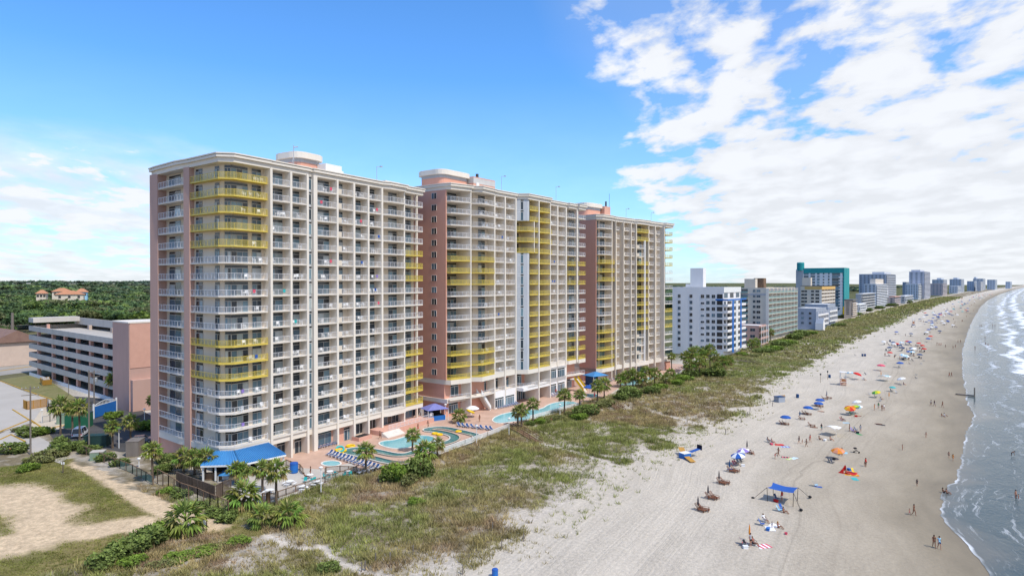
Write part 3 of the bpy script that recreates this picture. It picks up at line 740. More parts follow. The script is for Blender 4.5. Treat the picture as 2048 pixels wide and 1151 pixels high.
# ---------------------------------------------------------------- tower 1 (nearest)
t1 = Tower('hotel_tower', 'large cream balcony hotel closest to the camera, above the blue roofed bar pavilion', (545, 31.77), (809, 25.22), 'resort towers in a row along the dunes')
Z1 = 6.6 - DZ; N1 = 17; TOP1 = Z1 + N1 * FH - .05
front = lambda x, w=0.0: t1.fx(x, w)
core = [(-7.0, 1.7), (41.0, 1.7), (41.0, 27), (-5.6, 27), (-6.0, 23.8), (-7.0, 13.4), (-8.2, 13.4), (-8.2, 11.7), (-7.9, 11.6), (-7.9, 2.8)]
m = MB(); m.prism(core, 0, TOP1 + .6); t1.part('wall', m, ['cream'])
foot = [(-9.4, 1.9), (-7.75, .05), (-.6, .05), (-.4, .2), (8.3, .2), (8.5, .5), (9.5, .5), (9.7, .1), (28.5, .1), (30.2, -.8), (35.3, -.8), (35.6, .0), (42.3, .0), (43.2, 1.3), (42.5, 26.9), (-7.0, 26.9), (-7.6, 24), (-8.7, 15.4), (-8.7, 11.5)]
m = MB(); m.prism(foot, Z1 - 1.25, Z1 - .23); t1.part('fascia_band', m, ['trim'])
cornice(t1, foot, TOP1 - .12)
m = MB(); m.prism(offset(foot, -1.2), TOP1 + .9, TOP1 + 1.0); t1.part('roof', m, ['roof'])
# piers on the shaded side
for w0, w1, u0 in ((11.5, 13.3, -8.85), (23.9, 26.6, -7.7)):
    m = MB(); m.box(u0, u0 + 1.9, w0, w1, 0.6, TOP1); t1.part('pier', m, ['pier'])
m = MB(); m.box(-7.4, -5.4, 14, 26.5, 0, Z1 - 1.25); m.box(-7.7, -5, 2.9, 13, 0, Z1 - 1.26); t1.part('base_wall', m, ['pinkbase'])
# columns of the seaward front
COLS1 = [(540, 544.6, 0), (580, 584, 0), (613, 617, 0), (626.5, 634, 0), (673, 676.4, 0), (706, 709.7, 0), (734.9, 738, 0), (762.2, 765.5, 0), (806.8, 809, 0)]
CU = [(front(a), front(b)) for a, b, _ in COLS1]
for i, (a, b) in enumerate(CU):
    m = MB(); m.box(a, max(b, a + .3), -.18, 2.2, 0, TOP1); t1.part('column', m, ['trim'])
m = MB(); m.box(40.1, 40.55, .05, .5, 0, TOP1); t1.part('column', m, ['cream'])
Y1C = {0, 1, 2, 3, 4, 10, 11, 12}                       # rows counted from the top
Y1E = {4, 5, 6, 12, 13, 14, 15, 16}
Y1E = {5, 6, 7} if False else {4, 5, 6, 12, 13, 14, 15, 16}
for r in range(N1):
    z = Z1 + (N1 - 1 - r) * FH; y = r in Y1C
    # wrap-round corner
    if r < 13:
        t1.balcony([(-8.7, 11.5), (-9.5, 1.9), (-7.75, 0), (-1.0, 0), (-.58, .8)], [(-7.9, 11.5), (-7.9, 2.8), (-7.0, 1.7), (-1.0, 1.7), (-.55, 1.7)], z, y)
    else:
        t1.balcony([(-8.6, 5.6), (-9.3, 5.5), (-9.5, 1.9), (-7.75, 0), (-1.0, 0), (-.58, .8)], [(-7.9, 5.6), (-7.9, 5.4), (-7.9, 2.8), (-7.0, 1.7), (-1.0, 1.7), (-.55, 1.7)], z, False)
        t1.balcony([(-8.5, 11.5), (-8.95, 9.4), (-8.95, 6.3), (-8.0, 6.1)], [(-7.9, 11.5), (-7.9, 9.4), (-7.9, 6.3), (-7.85, 6.1)], z, False)
    fa, fb = (-7.0, 1.7), (0, 1.7)
    A, B = t1.hx(462, fa, fb), t1.hx(495.5, fa, fb); t1.window(A, B, z + .02, 2.45, 3)
    A, B = t1.hx(504, fa, fb), t1.hx(522, fa, fb); t1.window(A, B, z + .02, 2.45, 2)
    t1.window((-7.9 + .12, 2.62), (-7.0 - .15, 1.83), z + .02, 2.45, 2)
    t1.window((-7.9, 10.9), (-7.9, 8.9), z + .02, 2.4, 2); t1.window((-7.9, 5.2), (-7.9, 3.9), z + .02, 2.4, 2)
    # bay on the shaded end
    t1.balcony([(-7.6, 23.8), (-8.8, 15.4), (-8.75, 13.4)], [(-6.0, 23.8), (-6.8, 15.4), (-7.0, 13.4)], z, False)
    t1.window((-6.1, 22.6), (-6.55, 18.0), z + .02, 2.4, 2); t1.window((-6.85, 14.9), (-6.97, 13.8), z + .02, 2.4, 1)
    # straight bays
    t1.bay(CU[0][1], CU[1][0], z); t1.bay(CU[1][1], CU[2][0], z)
    t1.bay(CU[3][1], CU[4][0], z, panes=3); t1.bay(CU[4][1], CU[5][0], z, solid=.22 if r < 16 else 0, frac=.7)
    t1.bay(CU[5][1], CU[6][0], z); t1.bay(CU[6][1], CU[7][0], z)
    t1.balcony([(28.7, .0), (30.2, -.85), (35.2, -.85), (35.6, -.1)], [(28.7, 1.7), (30.2, 1.7), (35.2, 1.7), (35.6, 1.7)], z, False)
    t1.window((28.9, 1.7), (30.2, 1.7), z + .02, 2.4, 1); t1.window((32.2, 1.7), (35.0, 1.7), z + .02, 2.4, 2)
    t1.balcony([(CU[8][1], -.1), (42.2, -.1), (43.1, .9), (43.1, 3.0)], [(CU[8][1], 1.7), (41, 1.7), (41, 1.9), (41, 3.0)], z, r in Y1E)
    t1.window((36.4, 1.7), (39.9, 1.7), z + .02, 2.4, 2)
    # stair glazing between the columns
    t1.window((CU[2][1] + .05, .5), (CU[3][0] - .05, .5), z + .15, 2.45, 1, frame='whiteframe', gw=(1, 2, 3, 3, 1, 0, 0), transom=True)
m = MB(); m.box(CU[2][1], CU[3][0], .5, 1.8, Z1 - .2, TOP1); t1.part('stair_wall', m, ['panelgrey'])
# ground floor: brick-pink wall, shopfronts, doors
m = MB(); m.box(CU[3][0], CU[5][0], 1.2, 1.69, 0, Z1 - 1.25); t1.part('base_wall', m, ['pinkbase'])
gz = Z1 - 1.3
def shop(t, x0, x1, w, z0, h, panes, frame='frame', gw=(4, 2, 1, 0, 0, 0, 4), tr=True):
    t.window((t.fx(x0, w), w), (t.fx(x1, w), w), z0, h, panes, frame=frame, gw=gw, transom=tr)
shop(t1, 553, 576, 1.69, .05, 2.9, 3); shop(t1, 588, 605, 1.69, .05, 2.8, 2, 'whiteframe'); shop(t1, 622, 661, 1.19, .5, 2.6, 3)
shop(t1, 687, 701, 1.19, .05, 2.7, 2, 'whiteframe'); shop(t1, 710.5, 733, 1.69, .6, 2.6, 3, 'whiteframe'); shop(t1, 737, 762, 1.69, .9, 2.4, 4, 'whiteframe')
shop(t1, 766, 806, 1.69, 1.0, 2.2, 5); shop(t1, 809, 838, 1.69, 1.2, 2.1, 4)
# raised landing with steps and planter at the far end of tower 1
m = MB()
m.box(front(745), 42.5, -3.2, 1.2, 0, 1.0)
for k in range(5): m.box(front(742) - .2, front(775), -3.2 - .38 * (5 - k), -3.2 - .38 * (4 - k), 0, .18 * (k + 1), 1)
m.box(front(711, -1), front(737, -1), -1.9, .2, 0, .75, 0); m.box(front(711, -1) + .2, front(737, -1) - .2, -1.7, 0, .75, .78, 2)
t1.part('entrance_steps', m, ['pinkbase', 'coping', 'darkin'])
t1.rail([(front(778, -3.2), -3.1), (42.3, -3.1), (42.3, 1.0)], 1.0).build('landing_railing', ['railw', 'screenw', 'cream'], t1.root)
# roof plant
def penthouse(t, u0, u1, w0, w1, z, h, round_=True):
    m = MB(); pl = []
    r = 1.6
    for cx, cy, a0 in ((u1 - r, w1 - r, 0), (u0 + r, w1 - r, PI / 2), (u0 + r, w0 + r, PI), (u1 - r, w0 + r, 1.5 * PI)):
        for k in range(5): a = a0 + PI / 2 * k / 4; pl.append((cx + r * math.cos(a), cy + r * math.sin(a)))
    m.prism(pl, z, z + h * .55); t.part('penthouse_wall', m, ['pink'])
    m = MB(); m.prism(offset(pl, .03), z + h * .55, z + h * .72); t.part('louver_band', m, ['grey'])
    m = MB(); m.prism(offset(pl, .7), z + h * .72, z + h * .97); m.prism(offset(pl, .5), z + h * .97, z + h); t.part('penthouse_canopy', m, ['trim'])
zr = TOP1 + 1.0
penthouse(t1, front(553, 12), front(645, 5.5), 5.5, 12, zr, 4.5)
m = MB(); m.box(front(652, 3), front(684, 3), 3, 6.5, zr, zr + 2.6); m.box(front(684, 3), front(690, 3), 3.4, 6.3, zr, zr + 1.7); t1.part('roof_tank_box', m, ['whiteframe'])
m = MB(); q_ = front(588, 4.5); m.tube([(q_, 4.5, zr), (q_, 4.5, zr + 5.2)], .07); m.tube([(q_, 4.5, zr + 4.8), (q_ + .8, 4.2, zr + 5.0)], .12); m.beam((q_ - .9, 4.5, zr), (q_, 4.5, zr + 3), .08, .08); t1.part('roof_mast', m, ['grey'])
lamp_mast(t1, front(754, 1.8), 1.8, TOP1 + 1.4, 3.4)
m = MB(); m.box(36, 41, 6, 11, zr, zr + 2.2); t1.part('roof_plant_box', m, ['trim'])
t1.finish()
# ---------------------------------------------------------------- tower 2 (middle)
t2 = Tower('hotel_tower', 'middle cream hotel with pink end wall and two columns of all yellow balconies', (989, 22.25), (1115, 19.45), 'resort towers in a row along the dunes')
Z2 = 11.45 - DZ; N2 = 16; TOP2 = Z2 + N2 * FH - .05
g2 = lambda x, w=0.0: t2.fx(x, w)
core2 = [(-15.4, 4.7), (-9.2, 4.7), (-9.0, 4.0), (-6.2, 2.0), (43.5, 2.0), (43.5, 24), (-15.4, 24)]
m = MB(); m.prism(core2, Z2 - .2, TOP2 + .5); t2.part('wall', m, ['cream'])
m = MB(); m.box(-15.6, -15.3, 2.7, 24.2, Z2 - .2, TOP2); t2.part('end_wall', m, ['pink'])
basep = [(-15.45, 3.4), (-9.2, 3.4), (-6.2, 2.2), (43.4, 2.2), (43.4, 24), (-15.45, 24)]
m = MB(); m.prism(basep, 0, Z2 - .2); t2.part('base_wall', m, ['pink'])
fp2 = [(-15.5, 2.9), (-15.1, 1.5), (-9.2, .1), (-9.0, 2.1), (-6.4, -1.2), (-.5, -.45), (0, -.1), (9.2, -.1), (9.3, .3), (11.4, -2.6), (22.3, -2.6), (22.6, -.05), (35, -.05), (35.4, -.7), (40, -.7), (40.2, -1.4), (44.1, -1.4), (45, .4), (44, 24.2), (-15.7, 24.2)]
m = MB(); m.prism(fp2, Z2 - 1.35, Z2 - .22); t2.part('fascia_band', m, ['trim'])
m = MB(); m.prism(offset([(-15.5, 2.4), (-9.2, 1.6), (-9.2, 2.6), (-6.2, 1.6), (9.5, 1.6), (9.5, 24), (-15.7, 24)], .1), Z2 - 5.9, Z2 - 4.9); t2.part('mezzanine_band', m, ['trim'])
cornice(t2, fp2, TOP2 - .12)
m = MB(); m.prism(offset(fp2, -1.2), TOP2 + .9, TOP2 + 1.0); t2.part('roof', m, ['roof'])
def fin(t, a, b, w0, w1, z0, z1, mt='trim', name='column'):
    m = MB(); m.box(a, max(b, a + .3), w0, w1, z0, z1); t.part(name, m, [mt])
fin(t2, -9.35, -9.0, .15, 4.8, 0, TOP2)
for x0, x1 in ((987, 989), (1008, 1010), (1029.5, 1031.5), (1113, 1115), (1130, 1132)): fin(t2, g2(x0), g2(x1), -.3, 2.4, 0, TOP2)
fin(t2, 22.25, 22.6, -2.6, 2.2, 0, TOP2); um = g2(1077, -2.5); fin(t2, um - .2, um + .2, -2.75, 2.2, 0, TOP2)
fin(t2, g2(1154, -1.0), g2(1156.4, -1.0), -1.0, -.6, Z2 - 1, TOP2)
yb = {5, 6, 7, 13, 14, 15}
for r in range(N2):
    z = Z2 + (N2 - 1 - r) * FH
    t2.balcony([(-15.3, 2.75), (-15.0, 1.55), (-9.3, .25)], [(-15.3, 4.7), (-14.8, 4.7), (-9.3, 4.7)], z, r in yb)
    t2.window((-13.0, 4.7), (-9.7, 4.7), z + .02, 2.42, 3)
    t2.balcony([(-9.0, 2.2), (-6.4, -1.15), (-.45, -.4)], [(-9.0, 4.0), (-6.2, 2.0), (-.45, 2.0)], z, r in yb)
    t2.window((-8.5, 3.65), (-6.5, 2.2), z + .02, 2.42, 2); t2.window((-4.3, 2.0), (-1.6, 2.0), z + .02, 2.42, 2)
    t2.bay(g2(989), g2(1008), z, wb=2.0, frac=.55); t2.bay(g2(1010), g2(1029.3), z, wb=2.0, frac=.5)
    t2.bay(g2(1101), g2(1113), z, wb=2.0, frac=.5); t2.bay(g2(1115.3), g2(1130), z, wb=2.0, frac=.45)
    t2.balcony([(34.9, .0), (35.4, -.65), (40, -.65), (40.2, -1.35), (44.1, -1.35), (44.9, .4)], [(34.9, 2), (35.4, 2), (40, 2), (40.2, 2), (43.5, 2), (43.5, 2.1)], z, r in yb)
    t2.window((35.6, 2.0), (38.6, 2.0), z + .02, 2.42, 2); t2.window((39.4, 2.0), (42.8, 2.0), z + .02, 2.42, 2)
    s0 = 14.7
    if r in (2, 3, 4):
        t2.balcony([(9.2, .35), (11.3, -2.55), (14.4, -2.55)], [(9.2, 2), (11.3, 2), (14.4, 2)], z, True); t2.window((9.9, 2.0), (13.2, 2.0), z + .02, 2.4, 2)
        t2.balcony([(14.6, -2.55), (um - .2, -2.55)], [(14.6, 2), (um - .2, 2)], z, True); t2.balcony([(um + .2, -2.55), (22.2, -2.55)], [(um + .2, 2), (22.2, 2)], z, True)
        t2.window((15, 2), (16.2, 2), z + .02, 2.4, 1)
        t2.balcony([(22.6, -2.5), (23.4, -2.5), (23.4, -.1)], [(22.6, -.1), (23.0, -.1), (23.3, -.1)], z, True)
    else:
        t2.bay(12.3, um - .2, z, True, w0=-2.55, wb=2.0, frac=.4, panes=1); t2.bay(um + .2, 22.2, z, True, w0=-2.55, wb=2.0, frac=.75)
        A, B = (9.5, .2), (11.4, -2.45)
        a = t2.hx(1034.5, A, B); b = t2.hx(1047, A, B); t2.window(a, b, z - .05, 2.75, 2, frame='whiteframe', gw=(1, 3, 4, 2, 0, 0, 0))
pn = [(9.3, .28), (11.4, -2.4), (12.2, -2.4), (12.2, 2), (9.3, 2)]
m = MB(); m.prism(pn, Z2 - .2, Z2 + 11 * FH); m.prism(pn, Z2 + 14 * FH - .2, TOP2); t2.part('stair_wall', m, ['panelgrey'])
fin(t2, 14.4, 14.6, -2.5, 2, Z2 + 11 * FH, Z2 + 14 * FH)
for r in range(N2): 
    z = Z2 + (N2 - 1 - r) * FH + .75
    t2.window((-15.6, 7.4), (-15.6, 5.8), z, 1.45, 2, frame='trim', transom=False, gw=(4, 3, 2, 0, 0, 0, 3))
# podium: two tall storeys with walkway, glazing and seaward wall
zm = Z2 - 4.85
m = MB(); m.box(g2(989), g2(1029.5), -.3, .2, zm - 1.4, zm - .1); m.box(9.4, 22.4, -2.5, .2, zm - 1.0, zm - .1); m.box(g2(1099), g2(1130), -.3, 2.2, zm - .9, zm + .3); m.box(g2(1099), g2(1130), -.3, 2.2, Z2 - 2.2, Z2 - 1.35); t2.part('podium_band', m, ['white'])
m = MB(); m.prism([(-15.4, 1.6), (-9.2, .3), (-6.2, -.8), (0, -.2), (9.4, -.2), (9.4, 2.2), (-15.4, 3)], zm - .35, zm - .12); m.prism([(9.4, .2), (11.4, -2.5), (22.4, -2.5), (22.4, 2.2), (9.4, 2.2)], zm - .36, zm - .11); m.prism([(34.9, .2), (44, -1.2), (45, 2), (35, 2)], zm - .35, zm - .1); t2.part('walkway_slab', m, ['trim'])
for pts in ([(-15.3, 1.7), (-9.3, .35)], [(-6.1, -.75), (-.4, -.25)], [(g2(989), -.15), (g2(1008), -.15)], [(g2(1010), -.15), (g2(1029.3), -.15)], [(9.5, .1), (11.4, -2.4), (um - .2, -2.4)], [(um + .2, -2.4), (22.2, -2.4)], [(35, .1), (40, -.6), (44, -1.1)]):
    t2.rail(pts, zm - .1).build('walkway_railing', ['railw', 'screenw', 'cream'], t2.root)
def shop2(x0, x1, w, z0, h, n, fr='whiteframe', gw=(3, 4, 3, 1, 0, 0, 1)): t2.window((t2.fx(x0, w), w), (t2.fx(x1, w), w), z0, h, n, frame=fr, gw=gw)
shop2(901, 916, 3.4, zm + .2, 3.0, 2); shop2(922, 941, 3.4, zm + .2, 3.0, 3); shop2(948, 960, 2.6, zm, 3.1, 2); shop2(968, 972, 2.2, zm, 2.9, 1)
shop2(991, 996, 2.2, zm, 3.0, 1); shop2(1012, 1018, 2.2, zm, 2.5, 1); shop2(1034, 1042, 2.0, zm, 3.0, 2); shop2(1050, 1056, 2.19, zm, 2.6, 1)
shop2(1099, 1112, -.31, zm + .35, 2.6, 4); shop2(1115.5, 1129, -.31, zm + .35, 2.6, 4); shop2(1099, 1112, -.31, .7, 2.4, 5); shop2(1115.5, 1129, -.31, .7, 2.4, 5)
shop2(897, 915, 3.4, .6, 2.5, 4); shop2(921, 940, 3.4, .6, 2.5, 4); shop2(971, 985, 2.2, .3, 2.7, 3); shop2(990, 1007, -.31, .4, 2.4, 4); shop2(1011, 1028, -.31, .4, 2.4, 4)
shop2(1032, 1053, 2.0, .2, 3.0, 5); shop2(1078, 1088, 2.19, .1, 2.8, 3); shop2(1132, 1143, 2.0, .2, 2.6, 3)
m = MB(); m.box(g2(988), g2(1030), -.3, .15, 0, zm - 1.4); t2.part('seaward_wall', m, ['white'])
m = MB(); m.box(g2(1099), g2(1130), -.3, 2.2, 0, Z2 - 1.36); t2.part('seaward_wall', m, ['white'])
zr = TOP2 + 1.0
penthouse(t2, -13.5, -3, 6.0, 14, zr, 4.6); m = MB(); m.box(-3, 6, 4.6, 11, zr, zr + 3.9); t2.part('lift_house', m, ['pinkbase'])
m = MB(); m.box(-3.05, 6.05, 4.55, 11.05, zr + 2.2, zr + 3.6); t2.part('louver_band', m, ['roof'])
m = MB(); m.box(-2.0, -.9, 4.4, 4.6, zr + .2, zr + 2.4); t2.part('roof_door', m, ['whiteframe'])
m = MB(); m.box(4, 7.5, 11.2, 12, zr + 3.9, zr + 5.0); m.tube([(2.5, 8, zr + 3.9), (2.5, 8, zr + 5.6)], .4, 8); t2.part('exhaust_stack', m, ['darkframe'])
lamp_mast(t2, g2(1003, 1.5), 1.5, TOP2 + 1.4, 4.2); lamp_mast(t2, g2(1112, 1.5), 1.5, TOP2 + 1.4, 4.6)
t2.finish()
# ---------------------------------------------------------------- tower 3 (farthest of the three)
t3 = Tower('hotel_tower', 'third cream hotel tower behind the palms, beside the plain white block', (1230, 16.96), (1313.6, 15.55), 'resort towers in a row along the dunes')
Z3 = 6.75 - DZ; N3 = 17; TOP3 = Z3 + N3 * FH - .05
g3 = lambda x, w=0.0: t3.fx(x, w)
U = {x: g3(x) for x in (1196, 1198, 1220, 1223, 1228, 1229, 1238.5, 1243.5, 1244.8, 1258.6, 1260, 1269, 1271, 1293.5, 1295, 1307, 1308.5, 1319.5, 1323.6, 1341)}
core3 = [(U[1196] - .3, 2.0), (36.9, 2.0), (36.9, 22), (U[1196] - .3, 22)]
m = MB(); m.prism(core3, 0, TOP3 + .5); t3.part('wall', m, ['cream'])
ue = U[1196] - .5
m = MB(); m.box(ue - .1, ue + .15, .4, 7.2, 0, TOP3 - .1); t3.part('end_wall', m, ['pink'])
m = MB(); m.box(ue + .9, ue + 1.2, 7.2, 20, 0, TOP3 - .12); t3.part('recessed_end_wall', m, ['pier'])
fp3 = [(ue - .1, .3), (ue + .5, -.2), (ue + 1.5, -1.0), (U[1220], -.9), (U[1229], -.1), (11.5, -.1), (12.8, -.9), (20.5, -.9), (21, -.1), (31.2, -.1), (32, -1.0), (37.4, -1.0), (38, .6), (36, 22), (ue - .1, 22)]
m = MB(); m.prism(fp3, Z3 - 1.5, Z3 - .22); t3.part('fascia_band', m, ['trim'])
cornice(t3, fp3, TOP3 - .12, 1.7)
m = MB(); m.prism(offset(fp3, -1.2), TOP3 + .9, TOP3 + 1.0); t3.part('roof', m, ['roof'])
for a, b, mt in ((1220, 1221.5, 'cream'), (1228, 1229, 'cream'), (1243.8, 1245, 'cream'), (1258.6, 1260, 'cream'), (1269, 1270.4, 'cream'), (1293.5, 1295, 'cream'), (1307, 1308.4, 'cream'), (1322.6, 1323.8, 'cream')):
    fin(t3, g3(a), g3(b), -.7, 2.1, 0, TOP3, mt)
fin(t3, g3(1323.4) - .3, g3(1323.6), -1.2, 2.0, 0, TOP3)
ya = {4, 5, 6, 12, 13, 14, 15, 16}; yc = {0, 1} | set(range(4, 13)); yd = {0, 1, 2, 3, 4, 10, 11, 12}
for r in range(N3):
    z = Z3 + (N3 - 1 - r) * FH
    e = U[1228] - .1 if r in ya else U[1220] - .1
    t3.balcony([(ue + .4, .0), (ue + 1.5, -.95), (U[1220] - .3, -.85)] + ([(e, -.3)] if r in ya else []), [(ue + .4, 2), (ue + 1.5, 2), (U[1220] - .3, 2)] + ([(e, 2)] if r in ya else []), z, r in ya)
    t3.window((ue + .8, 2), (ue + 3.4, 2), z + .02, 2.42, 2); t3.window((ue + 4.2, 2), (U[1220] - .4, 2), z + .02, 2.42, 2)
    t3.bay(U[1229], U[1238.5], z, wb=2, frac=.4, panes=1); t3.bay(U[1244.8] + .1, U[1258.6], z, wb=2, solid=.3, frac=.45); t3.bay(U[1260] + .1, U[1269], z, wb=2, frac=.45)
    if r in yc: t3.balcony([(U[1271], -.1), (U[1271] + 1.2, -.85), (U[1293.5] - .1, -.85)], [(U[1271], 2), (U[1271] + 1.2, 2), (U[1293.5] - .1, 2)], z, True)
    else: t3.balcony([(U[1271], -.1), (U[1271] + 1.2, -.85), (17.2, -.85)], [(U[1271], 2), (U[1271] + 1.2, 2), (17.2, 2)], z, False, solid=1)
    t3.window((U[1271] + .2, 2), (U[1271] + 2.6, 2), z + .02, 2.42, 2); t3.window((U[1271] + 3.4, 2), (U[1293.5] - .6, 2), z + .02, 2.42, 2)
    t3.bay(U[1295], U[1307], z, wb=2, solid=.35, frac=.4); t3.bay(U[1308.5], U[1319.5], z, wb=2, solid=.35, frac=.4)
    t3.balcony([(U[1323.6] + .2, -.1), (32.2, -.95), (37.3, -.95), (37.9, .6)], [(U[1323.6] + .2, 2), (32.2, 2), (36.8, 2), (36.9, 2.1)], z, r in yd)
    t3.window((31.6, 2), (33.4, 2), z + .02, 2.42, 1); t3.window((33.9, 2), (36.4, 2), z + .02, 2.42, 2)
    t3.window((ue + .9, 12.6), (ue + .9, 9.3), z + .5, 1.7, 2, frame='darkframe', transom=False)
    if r: 
        m = MB(); m.box(ue + .55, ue + .9, 7.3, 13.5, z + 2.5, z + 3.25); t3.part('spandrel', m, ['beigeband'])
m = MB(); m.box(17.4, 18.0, -.9, -.4, Z3, TOP3 - 2 * FH); t3.part('column', m, ['white'])
for x0, x1, n in ((1222, 1228, 2), (1231, 1240, 2), (1250, 1258, 2), (1272, 1290, 5), (1296, 1304, 2)):
    t3.window((g3(x0, 1.99), 1.99), (g3(x1, 1.99), 1.99), .1, 2.8, n, frame='whiteframe', gw=(3, 3, 3, 1, 0, 0, 1))
m = MB(); m.box(31.5, 36.5, -.5, 1.9, 0, Z3 - 1.5); t3.part('base_wall', m, ['pink'])
m = MB(); m.box(ue - .05, ue + .2, .3, 20, -.05, 2.4); t3.part('base_wall', m, ['beigeband'])
zr = TOP3 + 1.0
penthouse(t3, ue + 1, -.5, 5, 13, zr, 5.0); m = MB(); m.box(-.5, 3, 4.0, 9, zr, zr + 4.4); t3.part('lift_house', m, ['pinkbase'])
m = MB(); m.tube([(2.6, 4.2, zr), (2.6, 4.2, zr + 9)], .06); m.tube([(1.0, 4.5, zr + 4.4), (1.0, 4.5, zr + 6.2)], .3, 8); t3.part('roof_mast', m, ['darkframe'])
lamp_mast(t3, g3(1252, 1.5), 1.5, TOP3 + 1.4, 3.6); lamp_mast(t3, g3(1302, 1.5), 1.5, TOP3 + 1.4, 3.6)
t3.finish()
# ================================================================ other buildings
def bearing(ang):
    a = math.radians(ang); return (math.sin(a), math.cos(a)), (-math.cos(a), math.sin(a))
class Block:
    """a box shaped building whose seaward front corner stands at plan point O; u runs along the coast, w inland"""
    def __init__(s, name, label, O, ang, xr, xl, ztop, cat='hotel', z0=DZ, group=None, U=None, W=None):
        s.u, s.w = bearing(ang); s.O = O; s.z0 = z0
        k = (xr - CX) / F; s.U = U or (k * O[1] - O[0]) / (s.u[0] - k * s.u[1])
        k = (xl - CX) / F; s.W = W or (k * O[1] - O[0]) / (s.w[0] - k * s.w[1])
        s.H = ztop - z0; s.root = thing(name, label, cat, (O[0], O[1], z0), PI / 2 - math.radians(ang), group)
    def part(s, name, mb, mats, stuff=False):
        o = mb.build(name, mats, s.root)
        if stuff: o['kind'] = 'stuff'
        return o
    def body(s, mt, roof='roof', w0=0.0, h=None, par=.9, name='wall'):
        h = h or s.H; m = MB(); m.prism([(0, w0), (s.U, w0), (s.U, s.W), (0, s.W)], 0, h - par); s.part(name, m, [mt])
        m = MB(); t = .3
        for a, b, c, d in ((0, s.U, w0, w0 + t), (0, s.U, s.W - t, s.W), (0, t, w0 + t, s.W - t), (s.U - t, s.U, w0 + t, s.W - t)): m.box(a, b, c, d, h - par, h)
        s.part('parapet', m, [mt])
        m = MB(); m.box(t, s.U - t, w0 + t, s.W - t, h - par - .02, h - par + .03); s.part('roof', m, [roof])
    def win_side(s, w0, w1, z0, z1, mt='glass', fr='frame', out=.06, gw=None, collect=None):
        """window on the near end wall (faces -u); w1 > w0"""
        m = collect or MB(); m.face([(-out, w1, z0), (-out, w0, z0), (-out, w0, z1), (-out, w1, z1)], 1, gcol(gw or (4, 3, 2, 1, 0, 0, 4)))
        m.beam((-out - .01, w1, z1), (-out - .01, w0, z1), .06, .1); m.beam((-out - .01, w1, z0), (-out - .01, w0, z0), .06, .1); m.beam((-out - .01, (w0 + w1) / 2, z0), (-out - .01, (w0 + w1) / 2, z1), .06, .07)
        if collect is None: s.part('window', m, [fr, 'glass'])
    def win_front(s, u0, u1, w, z0, z1, fr='frame', out=.06, gw=None, collect=None):
        m = collect or MB(); m.face([(u0, w - out, z0), (u1, w - out, z0), (u1, w - out, z1), (u0, w - out, z1)], 1, gcol(gw or (4, 3, 2, 1, 0, 0, 4)))
        m.beam((u0, w - out - .01, z1), (u1, w - out - .01, z1), .06, .1); m.beam(((u0 + u1) / 2, w - out - .01, z0), ((u0 + u1) / 2, w - out - .01, z1), .07, .06)
        if collect is None: s.part('window', m, [fr, 'glass'])
    def front_balconies(s, n, z0, fh, nb, depth, slabm, railm, w=0.0, u0=0.0, u1=None, solid=True, each=True, fins=None):
        u1 = s.U if u1 is None else u1; tot = MB()
        for r in range(n):
            z = z0 + r * fh
            m = MB(); m.box(u0, u1, w - depth, w, z - .22, z)
            if solid: m.box(u0, u1, w - depth, w - depth + .12, z, z + 1.0, 1)
            else:
                m.beam((u0, w - depth, z + 1), (u1, w - depth, z + 1), .1, .08, 1)
                k = max(2, int((u1 - u0) / .9))
                for i in range(k + 1): q = u0 + (u1 - u0) * i / k; m.beam((q, w - depth, z), (q, w - depth, z + 1), .05, .05, 1)
            s.part('balcony', m, [slabm, railm])
        for i in range(nb + 1):
            q = u0 + (u1 - u0) * i / nb
            if fins: m = MB(); m.box(q - .15, q + .15, w - depth - .05, w, z0 - .5, z0 + n * fh - .4); s.part('fin', m, [fins])
    def floors(s, n, z0, fh, nb, w=0.0, u0=0.3, u1=None, wid=.7, h=2.1, gw=None):
        u1 = s.U - .3 if u1 is None else u1
        for r in range(n):
            for i in range(nb):
                a = u0 + (u1 - u0) * (i + .5 - wid / 2) / nb; b = u0 + (u1 - u0) * (i + .5 + wid / 2) / nb
                s.win_front(a, b, w, z0 + r * fh + .05, z0 + r * fh + h, gw=gw)
    def rbox(s, name, mt, u0, u1, w0, w1, z0, z1): m = MB(); m.box(u0, u1, w0, w1, z0, z1); s.part(name, m, [mt])
